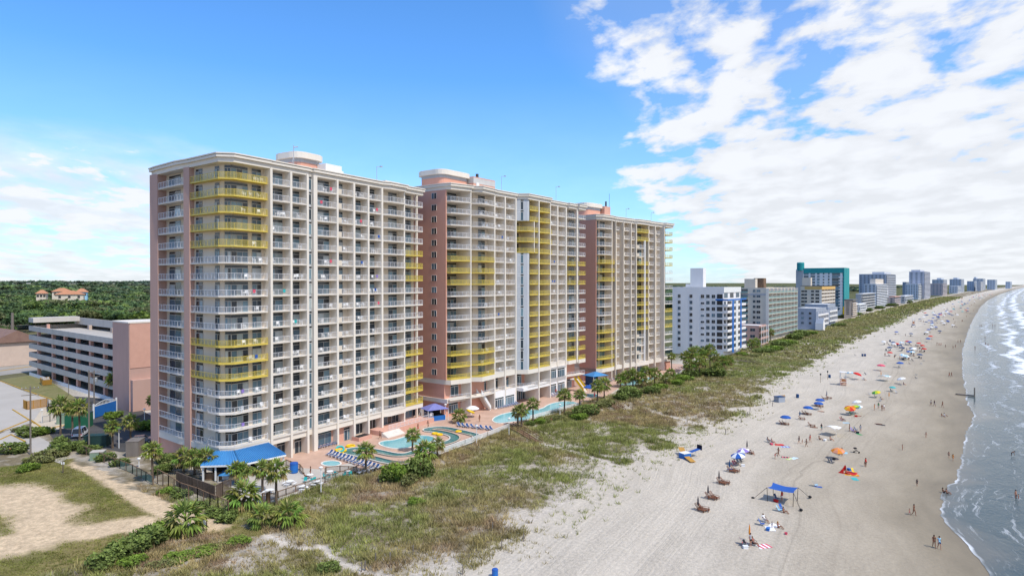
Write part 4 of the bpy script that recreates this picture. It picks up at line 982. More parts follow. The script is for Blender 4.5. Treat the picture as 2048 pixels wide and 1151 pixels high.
# ---- plain white block with a blue framed front
O = G(1446.5, 713); b = Block('white_apartment_block', 'plain white block with bright blue stripes on its balcony front', O, 36, 1481, 1345, 33.0)
b.body('white'); Wd = b.W
def wl(x): k = (x - CX) / F; return (k * b.O[1] - b.O[0]) / (b.w[0] - k * b.w[1])
fh = 2.82
for r in range(9):
    z = b.H - 4.9 - r * fh
    for x, ww, hh in ((1358.5, 1.3, 1.5), (1382, 1.3, 1.5), (1405, 1.5, .9 if r else 1.5), (1416, 1.5, 1.5), (1427, 1.5, 1.5)):
        c = wl(x); b.win_side(c - ww / 2, c + ww / 2, z, z + hh, gw=(3, 2, 1, 0, 0, 0, 3))
    b.win_side(.4, wl(1434), z - .1, z + 1.7, fr='darkframe', gw=(1, 1, 0, 0, 0, 0, 8))
    if r: 
        m = MB(); m.box(-.05, b.U + 2.2, -1.9, 0, z - 1.0, z - .8); m.box(-.05, b.U + 2.2, -1.95, -1.8, z - .8, z + .15); m.box(-.05, .1, -1.8, 0, z - .8, z + .15); m.box(b.U + 2.05, b.U + 2.2, -1.8, .4, z - .8, z + .15)
        b.part('balcony', m, ['white'])
        for u0, u1 in ((.8, 3.5), (5.5, b.U * .5 - 1), (b.U * .5 + 1.5, b.U * .75), (b.U * .82, b.U - .4)): b.win_front(u0, u1, 0, z - .75, z + 1.4, gw=(3, 2, 1, 1, 0, 0, 3))
b.rbox('stripe', 'bluepaint', b.U * .24, b.U * .34, -2.1, -1.96, 1.5, b.H - 5.4); b.rbox('stripe', 'bluepaint', b.U * .72, b.U * .80, -2.1, -1.96, 2.5, b.H - 5.4)
b.rbox('stripe', 'whiteframe', b.U * .46, b.U * .58, -2.1, -1.96, 1.8, b.H - 5.4)
b.rbox('blue_lintel', 'bluepaint', -.3, b.U + 2.3, -2.15, -1.9, b.H - 6.0, b.H - 5.3); b.rbox('blue_lintel', 'bluepaint', -.35, -.1, -2.15, 3.4, b.H - 6.0, b.H - 5.3)
b.rbox('top_panel', 'whiteframe', -.02, b.U + .02, -.25, -.02, b.H - 2.4, b.H + .02)
for u in (.4, b.U * .35, b.U * .7): b.win_front(u + .4, u + b.U * .22, 0, b.H - 4.8, b.H - 2.6)
b.rbox('lift_tower', 'white', 8.5, 12.5, 12.2, 18.3, b.H, b.H + 8.8); b.rbox('lift_tower_wing', 'white', 8.5, 12.5, 18.3, 20.5, b.H - .5, b.H + 1.4)
# ---- low lavender three storey motel behind it
O = G(1518, 691); b = Block('low_motel', 'low three storey mauve motel with a white flat roof behind the striped white block', O, 36, 1532, 1474, 12.6)
b.body('pier', 'whiteframe', par=.3)
for r in range(3):
    z = .3 + r * 3.3
    m = MB(); m.box(-1.2, b.U + .5, -1.2, 0, z + 2.95, z + 3.2); m.box(-1.2, b.U + .5, -1.25, -1.1, z + (0 if r else .0), z + .9); b.part('balcony', m, ['pier'])
    for i in range(3): b.win_front(b.U * i / 3 + .4, b.U * (i + 1) / 3 - .4, 0, z + .1, z + 2.2)
    for i in range(4): b.win_side(2 + i * 4, 4.5 + i * 4, z + .5, z + 2.0)
for i in range(4): b.rbox('column', 'white', b.U * i / 3 - .2, b.U * i / 3 + .25, -1.35, -1.2, 0, b.H)
# ---- cream block with green balustrades
O = G(1531.5, 684); b = Block('cream_condominium', 'cream ten storey condominium with grey green balcony rails and two roof towers', O, 37, 1590, 1483, 32.2)
M['stone'] = mat('warm_stone', (.62, .56, .47), (.55, .49, .41), .3, .9); M['greenrail'] = mat('grey_green_rail', (.22, .33, .31), (.18, .28, .26), 1, .6)
b.body('stone')
fh = 2.95
b.front_balconies(9, 3.6, fh, 8, 1.6, 'trim', 'greenrail', fins='trim'); b.floors(9, 3.6, fh, 8)
for r in range(9):
    z = 3.6 + r * fh
    b.win_side(3.0, 5.0, z + .4, z + 1.9); b.win_side(5.6, 7.0, z + .4, z + 1.9)
    m = MB(); m.box(-.9, -.02, 9.5, 14.5, z - .2, z); m.box(-1, -.9, 9.5, 14.5, z, z + 1.0, 1); b.part('balcony', m, ['trim', 'greenrail']); b.win_side(9.8, 14.2, z + .05, z + 2.2)
b.rbox('band', 'grey', -.1, -.0, 0, b.W, b.H - 4.2, b.H - 3.2)
b.rbox('roof_tower', 'cream', 2, 6, b.W - 7, b.W - 1, b.H - .5, b.H + 5.0); b.rbox('roof_tower', 'timber', 10, 15, 4.0, 9.5, b.H - .5, b.H + 5.4)
# ---- low grey blue houses
O = G(1632, 660); b = Block('low_beach_house', 'low grey blue three storey beach building with white gable wing', O, 37.5, 1653, 1592, 17.2, 'building')
M['bluegrey'] = mat('blue_grey_siding', (.33, .37, .43), (.29, .32, .38), .4, .9)
b.body('bluegrey', 'roof', par=.4)
b.front_balconies(3, 3.2, 3.4, 4, 1.5, 'white', 'white', fins='white'); b.floors(3, 3.2, 3.4, 4)
for r in range(3):
    for i in range(4): b.win_side(3 + i * 5, 4.6 + i * 5, 4 + r * 3.4, 5.6 + r * 3.4)
m = MB(); m.prism([(-2, -5), (3, -5), (3, 0), (-2, 0)], 0, 5); m.face([(-2, -5, 5), (3, -5, 5), (.5, -5, 8.5)]); m.face([(-2, -5, 5), (.5, -5, 8.5), (.5, 0, 8.5), (-2, 0, 5)], 1); m.face([(3, -5, 5), (3, 0, 5), (.5, 0, 8.5), (.5, -5, 8.5)], 1); b.part('gable_wing', m, ['white', 'bluegrey'])
O = G(1655, 652); b = Block('low_beach_house', 'low pale blue building with a flat white roof in front of the teal trimmed hotel', O, 37.5, 1671, 1610, 18.6, 'building')
b.body('bluegrey', 'whiteframe', par=.4); b.front_balconies(3, 3.4, 3.7, 4, 1.5, 'white', 'white', fins='white'); b.floors(3, 3.4, 3.7, 4)
# ---- cream motel with yellow top band
d = 555.; O = ((1639 - CX) / F * d, d); b = Block('cream_motel', 'cream block with dark balcony openings and an ochre top band', O, 37.5, 1666, 1601, 32.0)
b.body('cream'); fh = 3.0
M['ochre'] = mat('ochre_band', (.70, .45, .16), (.62, .39, .13), .4, .8)
b.front_balconies(8, 3.4, fh, 5, 1.8, 'trim', 'trim', fins='trim'); b.floors(8, 3.4, fh, 5, gw=(1, 1, 0, 0, 0, 0, 5))
for r in range(8):
    for w in (4.5, 10, 12.5): b.win_side(w, w + 2.2, 3.6 + r * fh, 5.2 + r * fh, gw=(1, 0, 0, 0, 0, 0, 5))
    b.win_side(.3, 3.2, 3.6 + r * fh, 5.2 + r * fh, gw=(1, 0, 0, 0, 0, 0, 5))
b.rbox('ochre_band', 'ochre', -.15, b.U + .1, -2.0, 12, b.H - 2.8, b.H - .4); b.rbox('roof_slab', 'darkframe', -.4, b.U + .4, -2.2, b.W, b.H, b.H + .3)
b.rbox('roof_tower', 'cream', 4, 9, 8, 15, b.H + .3, b.H + 7.5)
# ---- teal trimmed tall hotel
d = 640.; O = ((1685 - CX) / F * d, d); b = Block('teal_trimmed_hotel', 'tall pale hotel with teal roof band and teal corner strip', O, 38, 1695, 1592, 49.0)
b.body('white'); fh = 3.0
kx = lambda x: ((x - CX) / F * b.O[1] - b.O[0]) / (b.w[0] - (x - CX) / F * b.w[1])
b.rbox('teal_band', 'tealroof', -.3, b.U + .3, -.6, kx(1607), b.H - 4.2, b.H + 1.0)
b.rbox('teal_strip', 'tealroof', -.4, b.U + .5, -1.6, -.7, 9, b.H + 1.0); b.rbox('yellow_strip', 'yellow', -.6, b.U, -1.7, -.5, -4, 9)
b.rbox('lift_tower', 'grey', -.5, 8, kx(1606), b.W, 0, b.H - 1.0)
m = MB(); m.lathe([(3.6, b.H - 1.5), (3.6, b.H + 6.2), (3.2, b.H + 7.0), (0, b.H + 7.2)], 14, (2, kx(1600), 0)); b.part('roof_drum', m, ['tealroof'])
for r in range(13):
    z = 5 + r * fh
    for x0, x1 in ((1607.5, 1617), (1621, 1630), (1634, 1639), (1656, 1659)): b.win_side(kx(x1), kx(x0), z, z + 2.2, gw=(1, 4, 4, 1, 0, 0, 0))
    b.win_side(kx(1680), kx(1664), z - .3, z + 2.5, gw=(1, 4, 4, 1, 0, 0, 0)); b.win_side(kx(1648.5), kx(1645.5), z + .3, z + 1.7, gw=(2, 1, 0, 0, 0, 0, 4))
    if r < 12: m = MB(); m.box(-.3, b.U, -.68, 0, z - .3, z + .1); m.box(-.32, -.1, -.3, 3.5, z - .3, z + .9); b.part('balcony', m, ['white'])
# ---- blocks farther along the shore: simpler, with aerial haze mixed into their base colours
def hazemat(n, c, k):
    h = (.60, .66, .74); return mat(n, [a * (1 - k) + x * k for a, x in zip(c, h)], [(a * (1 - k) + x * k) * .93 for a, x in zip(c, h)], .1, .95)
FARGLASS = {}
def farblock(name, label, x0, xc, x1, ytop, ybase, d, ang, col, haze, n=10, nb=6, ns=4, style='bands', cap=None, penth=None, cat='hotel', group='hazy hotels along the far shore'):
    O = ((xc - CX) / F * d, d); zt = CZ + (YH - ytop) / F * d
    k = (x1 - CX) / F; uu, ww = bearing(ang)
    b = Block(name, label, O, ang, x1, x0, zt, cat, z0=DZ, group=group)
    b.U = min(max(b.U, 4), 90); b.W = min(max(b.W, 6), 110)
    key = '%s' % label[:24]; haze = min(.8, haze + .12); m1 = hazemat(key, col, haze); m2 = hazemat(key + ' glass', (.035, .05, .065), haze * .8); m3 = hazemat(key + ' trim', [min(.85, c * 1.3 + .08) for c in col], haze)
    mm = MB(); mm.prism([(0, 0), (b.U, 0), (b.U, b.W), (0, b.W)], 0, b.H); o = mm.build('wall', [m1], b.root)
    fh = (b.H - 4) / n
    for r in range(n):
        z = 3.2 + r * fh
        if style == 'bands':
            mm = MB(); mm.box(.2, b.U - .2, -.4, -.05, z + .9, z + fh * .96); mm.build('window_band', [m2], b.root)
            mm = MB(); mm.box(-.1, b.U + .1, -1.2, -.4, z - .2, z + .75); mm.build('balcony', [m3], b.root)
        else:
            for i in range(nb):
                a = b.U * (i + .18) / nb; e = b.U * (i + .82) / nb
                mm = MB(); mm.box(a, e, -.5, -.05, z + .3, z + fh * .8); mm.build('window', [m2], b.root)
            mm = MB(); mm.box(-.1, b.U + .1, -1.3, -.5, z - .25, z + .55); mm.build('balcony', [m3], b.root)
    for i in range(ns):
        for r in range(n):
            z = 3.2 + r * fh; a = b.W * (i + .3) / ns; e = b.W * (i + .7) / ns
            mm = MB(); mm.box(-.35, -.03, a, e, z + .6, z + fh * .75); mm.build('window', [m2], b.root)
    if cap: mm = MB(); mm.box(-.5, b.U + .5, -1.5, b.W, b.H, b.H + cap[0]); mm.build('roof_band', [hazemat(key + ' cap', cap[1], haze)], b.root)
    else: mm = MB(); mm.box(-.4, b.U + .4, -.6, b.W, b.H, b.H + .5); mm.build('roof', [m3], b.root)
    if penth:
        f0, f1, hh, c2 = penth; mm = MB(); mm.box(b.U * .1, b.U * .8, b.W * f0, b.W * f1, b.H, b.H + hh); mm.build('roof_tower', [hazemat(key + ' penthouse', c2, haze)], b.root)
    return b
WH = (.66, .65, .64); TN_ = (.55, .44, .33); GR = (.34, .34, .36); BR = (.40, .25, .20); BL = (.20, .25, .34)
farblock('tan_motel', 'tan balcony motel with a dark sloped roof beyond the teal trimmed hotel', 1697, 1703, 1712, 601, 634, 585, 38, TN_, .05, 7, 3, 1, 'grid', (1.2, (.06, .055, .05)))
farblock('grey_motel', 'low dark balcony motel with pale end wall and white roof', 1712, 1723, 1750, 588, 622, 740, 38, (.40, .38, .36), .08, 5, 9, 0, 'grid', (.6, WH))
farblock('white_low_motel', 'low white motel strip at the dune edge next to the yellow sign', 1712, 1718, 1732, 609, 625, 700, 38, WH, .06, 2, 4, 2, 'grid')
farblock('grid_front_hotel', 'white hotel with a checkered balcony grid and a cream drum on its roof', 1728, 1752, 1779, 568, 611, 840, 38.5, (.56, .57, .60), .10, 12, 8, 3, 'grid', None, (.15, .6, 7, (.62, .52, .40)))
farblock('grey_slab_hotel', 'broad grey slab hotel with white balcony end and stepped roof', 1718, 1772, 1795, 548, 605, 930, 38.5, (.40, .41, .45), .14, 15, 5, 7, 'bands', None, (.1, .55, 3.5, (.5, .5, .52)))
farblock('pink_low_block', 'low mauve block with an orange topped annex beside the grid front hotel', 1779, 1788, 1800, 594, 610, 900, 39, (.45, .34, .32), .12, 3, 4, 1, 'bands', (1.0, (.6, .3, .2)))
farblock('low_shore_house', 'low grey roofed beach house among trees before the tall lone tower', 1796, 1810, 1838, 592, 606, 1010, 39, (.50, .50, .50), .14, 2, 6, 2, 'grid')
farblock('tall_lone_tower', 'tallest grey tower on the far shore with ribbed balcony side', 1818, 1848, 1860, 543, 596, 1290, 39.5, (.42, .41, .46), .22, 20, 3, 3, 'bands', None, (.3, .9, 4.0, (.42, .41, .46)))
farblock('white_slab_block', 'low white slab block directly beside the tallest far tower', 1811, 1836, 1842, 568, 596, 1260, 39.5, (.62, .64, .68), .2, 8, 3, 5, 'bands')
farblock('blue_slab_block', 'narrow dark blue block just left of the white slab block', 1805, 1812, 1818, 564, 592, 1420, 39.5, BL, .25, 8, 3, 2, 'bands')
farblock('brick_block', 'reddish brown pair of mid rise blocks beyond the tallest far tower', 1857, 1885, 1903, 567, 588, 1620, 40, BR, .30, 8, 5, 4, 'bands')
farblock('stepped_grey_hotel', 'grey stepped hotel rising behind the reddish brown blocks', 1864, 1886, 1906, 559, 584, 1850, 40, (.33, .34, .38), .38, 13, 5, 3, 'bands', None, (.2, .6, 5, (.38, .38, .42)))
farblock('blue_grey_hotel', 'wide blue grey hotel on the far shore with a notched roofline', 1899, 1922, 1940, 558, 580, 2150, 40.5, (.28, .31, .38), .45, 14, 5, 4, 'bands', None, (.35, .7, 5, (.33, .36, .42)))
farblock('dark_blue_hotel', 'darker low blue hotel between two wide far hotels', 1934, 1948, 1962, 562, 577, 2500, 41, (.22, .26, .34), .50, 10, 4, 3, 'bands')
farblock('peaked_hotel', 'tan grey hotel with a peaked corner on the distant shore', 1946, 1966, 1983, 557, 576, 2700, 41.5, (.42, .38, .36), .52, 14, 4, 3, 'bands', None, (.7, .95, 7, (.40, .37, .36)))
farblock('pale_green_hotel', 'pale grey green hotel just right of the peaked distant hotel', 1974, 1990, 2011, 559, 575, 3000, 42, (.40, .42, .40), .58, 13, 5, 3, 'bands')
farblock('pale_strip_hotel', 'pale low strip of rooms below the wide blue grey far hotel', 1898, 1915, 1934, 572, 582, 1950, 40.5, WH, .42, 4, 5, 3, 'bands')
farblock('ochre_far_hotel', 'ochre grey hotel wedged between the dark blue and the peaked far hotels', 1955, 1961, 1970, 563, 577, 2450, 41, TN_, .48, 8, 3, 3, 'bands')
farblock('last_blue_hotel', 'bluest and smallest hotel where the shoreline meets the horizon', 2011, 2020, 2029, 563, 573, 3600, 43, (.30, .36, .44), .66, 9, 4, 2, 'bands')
# ---------------------------------------------------------------- parking garage on the left
ga = math.atan2(-95.7 + 170.7, -(164.9 - 227.4)); A = Vector(G(282, 821)); Bv = Vector(G(64, 751))
gd = (Bv - A).normalized(); gn = Vector((gd.y, -gd.x))     # gd runs away to the left, gn points inland/right
if gn.y < 0: gn = -gn
groot = thing('parking_garage', 'beige open parking garage with long concrete bands and mauve stair tower', 'parking garage', (A.x, A.y, DZ), math.atan2(gd.y, gd.x))
def gl(x): # distance along the wall from A for column x
    k = (x - CX) / F; return (k * A.y - A.x) / (gd.x - k * gd.y)
def gpart(name, mb, mats): return mb.build(name, mats, groot)
sg = 1 if Vector((-gd.y, gd.x)).dot(gn) > 0 else -1
def gbox(m, a, b, c, d, z0, z1, mi=0): m.box(a, b, min(c * sg, d * sg), max(c * sg, d * sg), z0, z1, mi)
g0, g1_ = gl(243), gl(65)
def gz(y, x):   # height above ground of picture height y on the wall plane at column x
    d = (A + gd * gl(x)).y; return CZ + (YH - y) / F * d - DZ
lev = []
TOPS = [(657, 667), (677, 687), (695, 705), (713, 723), (732, 743)]
LV = [gz(y1, 65) for y1 in (661.6, 679.9, 697.2, 714.6, 732.8)]
LT = [gz(y0, 65) for y0 in (652, 670.3, 687.7, 705, 723.3)]
for zb, zt in zip(LV, LT):
    m = MB(); gbox(m, g0 - .5, g1_ + 4.5, -.1, .35, zb, zt); gbox(m, g1_ + 4.2, g1_ + 4.5, .35, 30, zb, zt); gpart('parapet_band', m, ['concrete'])
    m = MB(); gbox(m, g0 - .5, g1_ + 4.2, .35, 40, zb + .1, zb + .4); gpart('deck_slab', m, ['lot' if zb == LV[0] else 'concrete'])
m = MB(); gbox(m, g0, g1_ + 4.5, -.05, .3, -.5, 1.0); gpart('base_wall', m, ['white'])
for x in (72, 101, 125, 150, 176, 204, 225):
    a = gl(x); m = MB(); gbox(m, a - .7, a + .7, .36, 1.2, 0, LV[0]); gpart('column', m, ['pinkbase'])
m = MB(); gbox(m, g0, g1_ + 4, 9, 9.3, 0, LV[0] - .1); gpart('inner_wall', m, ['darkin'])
# raised roof ramp with parapet and columns
zr0, zr1 = gz(645, 66), gz(634.5, 66)
m = MB(); gbox(m, gl(225), g1_ + 4.5, 14, 14.4, zr0 - 1.2, zr1 - .6); gbox(m, g1_ - 1, g1_ + 4.6, -.1, 14, zr0, zr1 - .2); gbox(m, gl(225), g1_ + 4.5, 14.4, 40, zr0 - 1.0, zr0 - .7); gpart('roof_ramp', m, ['concrete'])
for x in (88, 130, 190): 
    a = gl(x); m = MB(); gbox(m, a - .8, a + .8, 13, 13.9, LV[0], zr0 - 1.0); gpart('column', m, ['beigeband'])
for x in (90,): a = gl(x); m = MB(); gbox(m, a - .6, a + .6, .4, 1.2, LV[0], zr0); gpart('column', m, ['pinkbase'])
m = MB(); gbox(m, gl(225) - 9, gl(225), 13.6, 14, LV[0], zr0 + .4); gpart('ramp_wall', m, ['concrete'])
m = MB(); m.tube([(gl(228), sg * 20, zr0), (gl(228), sg * 20, zr0 + 6)], .35, 8); m.beam((gl(228) - 1.2, sg * 20, zr0 + 6), (gl(228) + 1.2, sg * 20, zr0 + 6), .5, .35); gpart('roof_lamp', m, ['whiteframe'])
# stair tower
zt = gz(643, 276); t0, tw = gl(276) , gl(243)
m = MB(); gbox(m, t0, tw, -2.2, 9, -.2, zt - .35); gpart('stair_tower', m, ['pier']); m = MB(); gbox(m, t0 - .2, tw + .2, -2.4, 9.2, zt - .35, zt); gpart('tower_coping', m, ['trim'])
m = MB(); gbox(m, t0 - .12, t0 - .01, -2.0, 8.8, zt * .48, zt - .36); gpart('painted_sunlight', m, ['pinkbase'])  # lighter pink sheet painting sunlight onto the tower's upper right face
for zb, zt2 in zip([z for z in LV[1:4]], [z for z in LT[1:4]]):
    m = MB(); gbox(m, t0 - 22, t0 - .02, 9, 9.4, zb - .6, zt2 - .6); gpart('parapet_band', m, ['concrete'])
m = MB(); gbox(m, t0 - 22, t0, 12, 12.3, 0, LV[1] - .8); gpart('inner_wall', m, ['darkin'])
m = MB(); gbox(m, t0 - 1.5, t0, -1.9, 9.1, 0, 8); gpart('gate_pier', m, ['pier'])
m = MB(); gbox(m, t0 - 20, t0, 22, 30, LV[0], LV[0] + 3.4); gpart('lift_house', m, ['pinkbase'])
m = MB(); gbox(m, t0 - 21, t0, 9.4, 40, LV[1] - .3, LV[1]); gpart('deck_slab', m, ['concrete'])
# ---------------------------------------------------------------- motel with brown roof at the left edge
d = 300.; u_, w_ = bearing(37)
b = Block('brown_roof_motel', 'long tan motel with brown shingle roof beyond the parking garage', ((-130 - CX) / F * d, d), 37 + 90, 130, -130, 14, 'motel', U=85, W=16)
m = MB(); m.box(0, 85, 0, 16, 0, 9); b.part('wall', m, ['beigeband'])
m = MB(); m.face([(-1, -1.5, 9.2), (86, -1.5, 9.2), (86, 8, 14), (-1, 8, 14)]); m.face([(-1, 17.5, 9.2), (-1, 8, 14), (86, 8, 14), (86, 17.5, 9.2)]); m.face([(-1, -1.5, 9.2), (-1, 8, 14), (-1, 17.5, 9.2)]); m.face([(86, -1.5, 9.2), (86, 17.5, 9.2), (86, 8, 14)]); b.part('roof', m, ['brownroof'])
for s_ in (-1,):
    for r in range(3):
        m = MB(); m.box(0, 85, -1.4, -.05, r * 3 + .1, r * 3 + .3); m.box(0, 85, -1.5, -1.4, r * 3 + .3, r * 3 + 1.2); b.part('balcony', m, ['white'])
        for i in range(14): b.win_front(i * 6 + 1, i * 6 + 4.5, 0, r * 3 + .35, r * 3 + 2.4)
        
d = 265.
for lab, x, y, wd, dp, hh in (('small grey hut with brown hipped roof beside the garage corner', 45, 722, 9, 7, 5.2), ('flat roofed open carport at the left edge of the picture', 6, 716, 10, 7, 3.6)):
    o_ = G(x, y); r_ = thing('hut' if 'hut' in lab else 'carport', lab, 'hut' if 'hut' in lab else 'carport', (o_[0], o_[1], DZ), .35)
    m = MB(); m.box(-wd / 2, wd / 2, -dp / 2, dp / 2, 0, hh - 1.2); m.build('wall', ['beigeband'], r_)
    m = MB()
    if 'hut' in lab:
        q = [(-wd / 2 - .6, -dp / 2 - .6), (wd / 2 + .6, -dp / 2 - .6), (wd / 2 + .6, dp / 2 + .6), (-wd / 2 - .6, dp / 2 + .6)]
        for i in range(4): a, c = q[i], q[(i + 1) % 4]; m.face([(a[0], a[1], hh - 1.2), (c[0], c[1], hh - 1.2), (0, 0, hh + .6)])
        m.build('roof', ['brownroof'], r_); m = MB(); m.box(-1, 1, -dp / 2 - .05, -dp / 2, .6, 2.4); m.build('window', ['darkframe'], r_)
    else: m.box(-wd / 2 - .5, wd / 2 + .5, -dp / 2 - .5, dp / 2 + .5, hh - 1.2, hh - .8); m.build('roof', ['lot'], r_); m = MB(); m.box(-3, 3, -dp / 2 - .06, -dp / 2 - .01, 0, 2.2); m.build('opening', ['darkin'], r_)
# ---------------------------------------------------------------- houses with orange roofs inside the forest
for i, (x, y, wd, hh, lab) in enumerate(((84, 594, 8, 11, 'small house with orange tile roof, leftmost above the forest trees'), (124, 590, 15, 13, 'largest orange roofed house in the distant forest'), (164, 591, 9, 14, 'orange roofed turret house with pale turquoise walls in the forest'), (140, 596, 22, 6, 'long low orange roofed wing in front of the largest orange roofed house'))):
    d = 640. - (40 if i == 3 else 0); z0 = 7.0; X = (x - CX) / F * d; r_ = thing('tile_roof_house', lab, 'house', (X, d, z0), .5, 'orange roofed houses in the forest')
    zt = CZ + (YH - y + 3.5) / F * d - z0
    m = MB(); m.box(-wd / 2, wd / 2, -6, 6, 0, zt + 2); m.build('wall', ['lightblue' if i == 2 else 'cream'], r_)
    m = MB(); q = [(-wd / 2 - 1, -7), (wd / 2 + 1, -7), (wd / 2 + 1, 7), (-wd / 2 - 1, 7)]
    for k in range(4): a, c = q[k], q[(k + 1) % 4]; m.face([(a[0], a[1], zt + 2), (c[0], c[1], zt + 2), (c[0] * .25, 0, zt + 5.5), (a[0] * .25, 0, zt + 5.5)])
    m.build('roof', ['tile'], r_)
    for k in range(3): mm = MB(); c = -wd / 2 + wd * (k + .5) / 3; mm.box(c - 1, c + 1, -6.1, -6.0, zt - 1.5, zt + .8); mm.build('window', ['darkframe'], r_)
# ================================================================ vegetation
rng = np.random.default_rng(5)
def soup(name, tris, cols, matn):
    """many small triangles as one mesh with a colour per triangle; tris (n,3,3)"""
    n = len(tris); me = bpy.data.meshes.new(name); me.vertices.add(n * 3)
    me.vertices.foreach_set('co', np.asarray(tris, np.float32).ravel())
    me.loops.add(n * 3); me.loops.foreach_set('vertex_index', np.arange(n * 3, dtype=np.int32))
    me.polygons.add(n); me.polygons.foreach_set('loop_start', np.arange(0, n * 3, 3, dtype=np.int32))
    me.update(calc_edges=True)
    at = me.color_attributes.new('Col', 'FLOAT_COLOR', 'POINT')
    c = np.concatenate([np.repeat(np.asarray(cols, np.float32), 3, 0), np.ones((n * 3, 1), np.float32)], 1); at.data.foreach_set('color', c.ravel())
    me.materials.append(M[matn]); return me
M['grass'] = vcmat('dune_grass_blades', .8, .15, .35, .35, trans=.15)
def blades(px, py, pz, h, w, nb, col):
    """nb leaning blades for every tuft"""
    n = len(px); a = rng.uniform(0, 2 * PI, (n, nb)); ln = rng.uniform(.2, .9, (n, nb)) * h[:, None]; r0 = rng.uniform(0, .22, (n, nb)) * (1 + h[:, None])
    hh = h[:, None] * rng.uniform(.55, 1.15, (n, nb)); a2 = a + rng.normal(0, .5, (n, nb)); aw = rng.uniform(0, PI, (n, nb))
    bx = px[:, None] + r0 * np.cos(a); by = py[:, None] + r0 * np.sin(a); bz = np.repeat(pz[:, None], nb, 1) - .04
    wx = w * np.cos(aw) * (.6 + h[:, None]); wy = w * np.sin(aw) * (.6 + h[:, None])
    t = np.stack([np.stack([bx - wx, by - wy, bz], -1), np.stack([bx + wx, by + wy, bz], -1), np.stack([bx + ln * np.cos(a2), by + ln * np.sin(a2), bz + hh], -1)], -2)
    c = np.repeat(col[:, None, :], nb, 1) * rng.uniform(.6, 1.4, (n, nb, 1))
    return t.reshape(-1, 3, 3), c.reshape(-1, 3)
OLIVE = np.array((.25, .215, .075)); TAN = np.array((.42, .31, .165)); GREEN = np.array((.20, .245, .06)); BROWN = np.array((.28, .175, .13))
def scatter(t0, t1, v0, v1, per, hmul, w, nb):
    area = (t1 - t0) * (v1 - v0); n = int(area * per)
    t = rng.uniform(t0, t1, n); v = rng.uniform(v0, v1, n); nn = nveg(t) - v; X, Y = t * CT[0] + nn * CN[0], t * CT[1] + nn * CN[1]
    d = grassdens(X, Y)
    # single pioneer plants on the bare sand seaward of the edge
    d = np.maximum(d, .05 * sstep(-7, -1, v) * (v < 3))
    ok = (rng.uniform(0, 1, n) < d) & ~inpoly(X, Y, DECKPOLY) & ~inpoly(X, Y, LEFTLOT) & ~((v > 40) & (Y > 104))
    X, Y, t, v = X[ok], Y[ok], t[ok], v[ok]; Z = terrain(X, Y)
    a = fbm(X * .09, Y * .09, 13)[:, None]; b = fbm(X * .35, Y * .35, 15, 3)[:, None]; c = fbm(X * .05 + 3, Y * .05, 19)[:, None]
    col = OLIVE * (1 - a) + TAN * a
    g = np.clip((c - .46) * 6, 0, 1); col = col * (1 - g * .75) + GREEN * g * .75
    br = np.clip((b - .51) * 6, 0, 1) * np.clip(1 - g, .2, 1); col = col * (1 - br * .65) + BROWN * br * .65
    far = np.clip((t - 130) / 120, 0, 1)[:, None] * .45; col = col * (1 - far) + np.array((.25, .285, .09)) * far
    edge = sstep(9, 1, v)[:, None]; col = col * (1 - edge * .4) + np.array((.17, .20, .05)) * edge * .4
    col = col * 1.15; h = (.22 + 1.15 * fbm(X * .45, Y * .45, 91) ** 1.4 + .35 * (rng.uniform(0, 1, len(X)) > .93)) * hmul
    return blades(X, Y, Z, h, w, nb, col)
parts = [scatter(0, 58, 41, 110, 6.0, .7, .04, 6), scatter(20, 150, -8, 41, 8.0, .85, .04, 7), scatter(150, 300, -8, 41, 3.2, .95, .06, 6), scatter(300, 700, -6, 46, .8, 1.3, .14, 5), scatter(700, 1800, -4, 50, .10, 2.2, .35, 4)]
me = soup('dune_grass', np.concatenate([p[0] for p in parts]), np.concatenate([p[1] for p in parts]), 'grass')
tag(link('dune_grass', me), 'olive and tan dune grass between the beach sand and the pool decks', 'grass', kind='stuff')
# mown and trampled grass of the lot on the left
n = 120000; t = rng.uniform(-20, 58, n); v = rng.uniform(16, 130, n); nn = nveg(t) - v; X, Y = t * CT[0] + nn * CN[0], t * CT[1] + nn * CN[1]
sm = sandmask(X, Y); ok = (rng.uniform(0, 1, n) > sm * 1.15) & (rng.uniform(0, 1, n) < .25 + .9 * fbm(X * .25, Y * .25, 61)) & inpoly(X, Y, LEFTLOT)
X, Y = X[ok], Y[ok]; Z = terrain(X, Y); a = fbm(X * .2, Y * .2, 63)[:, None]
tr, cl = blades(X, Y, Z, .14 + .16 * fbm(X * .3, Y * .3, 64), .05, 6, np.array((.13, .18, .03)) * (1 - a) + np.array((.28, .25, .08)) * a)
tag(link('lot_grass', soup('lot_grass', tr, cl, 'grass')), 'short patchy green grass on the sandy vacant lot', 'grass', kind='stuff')
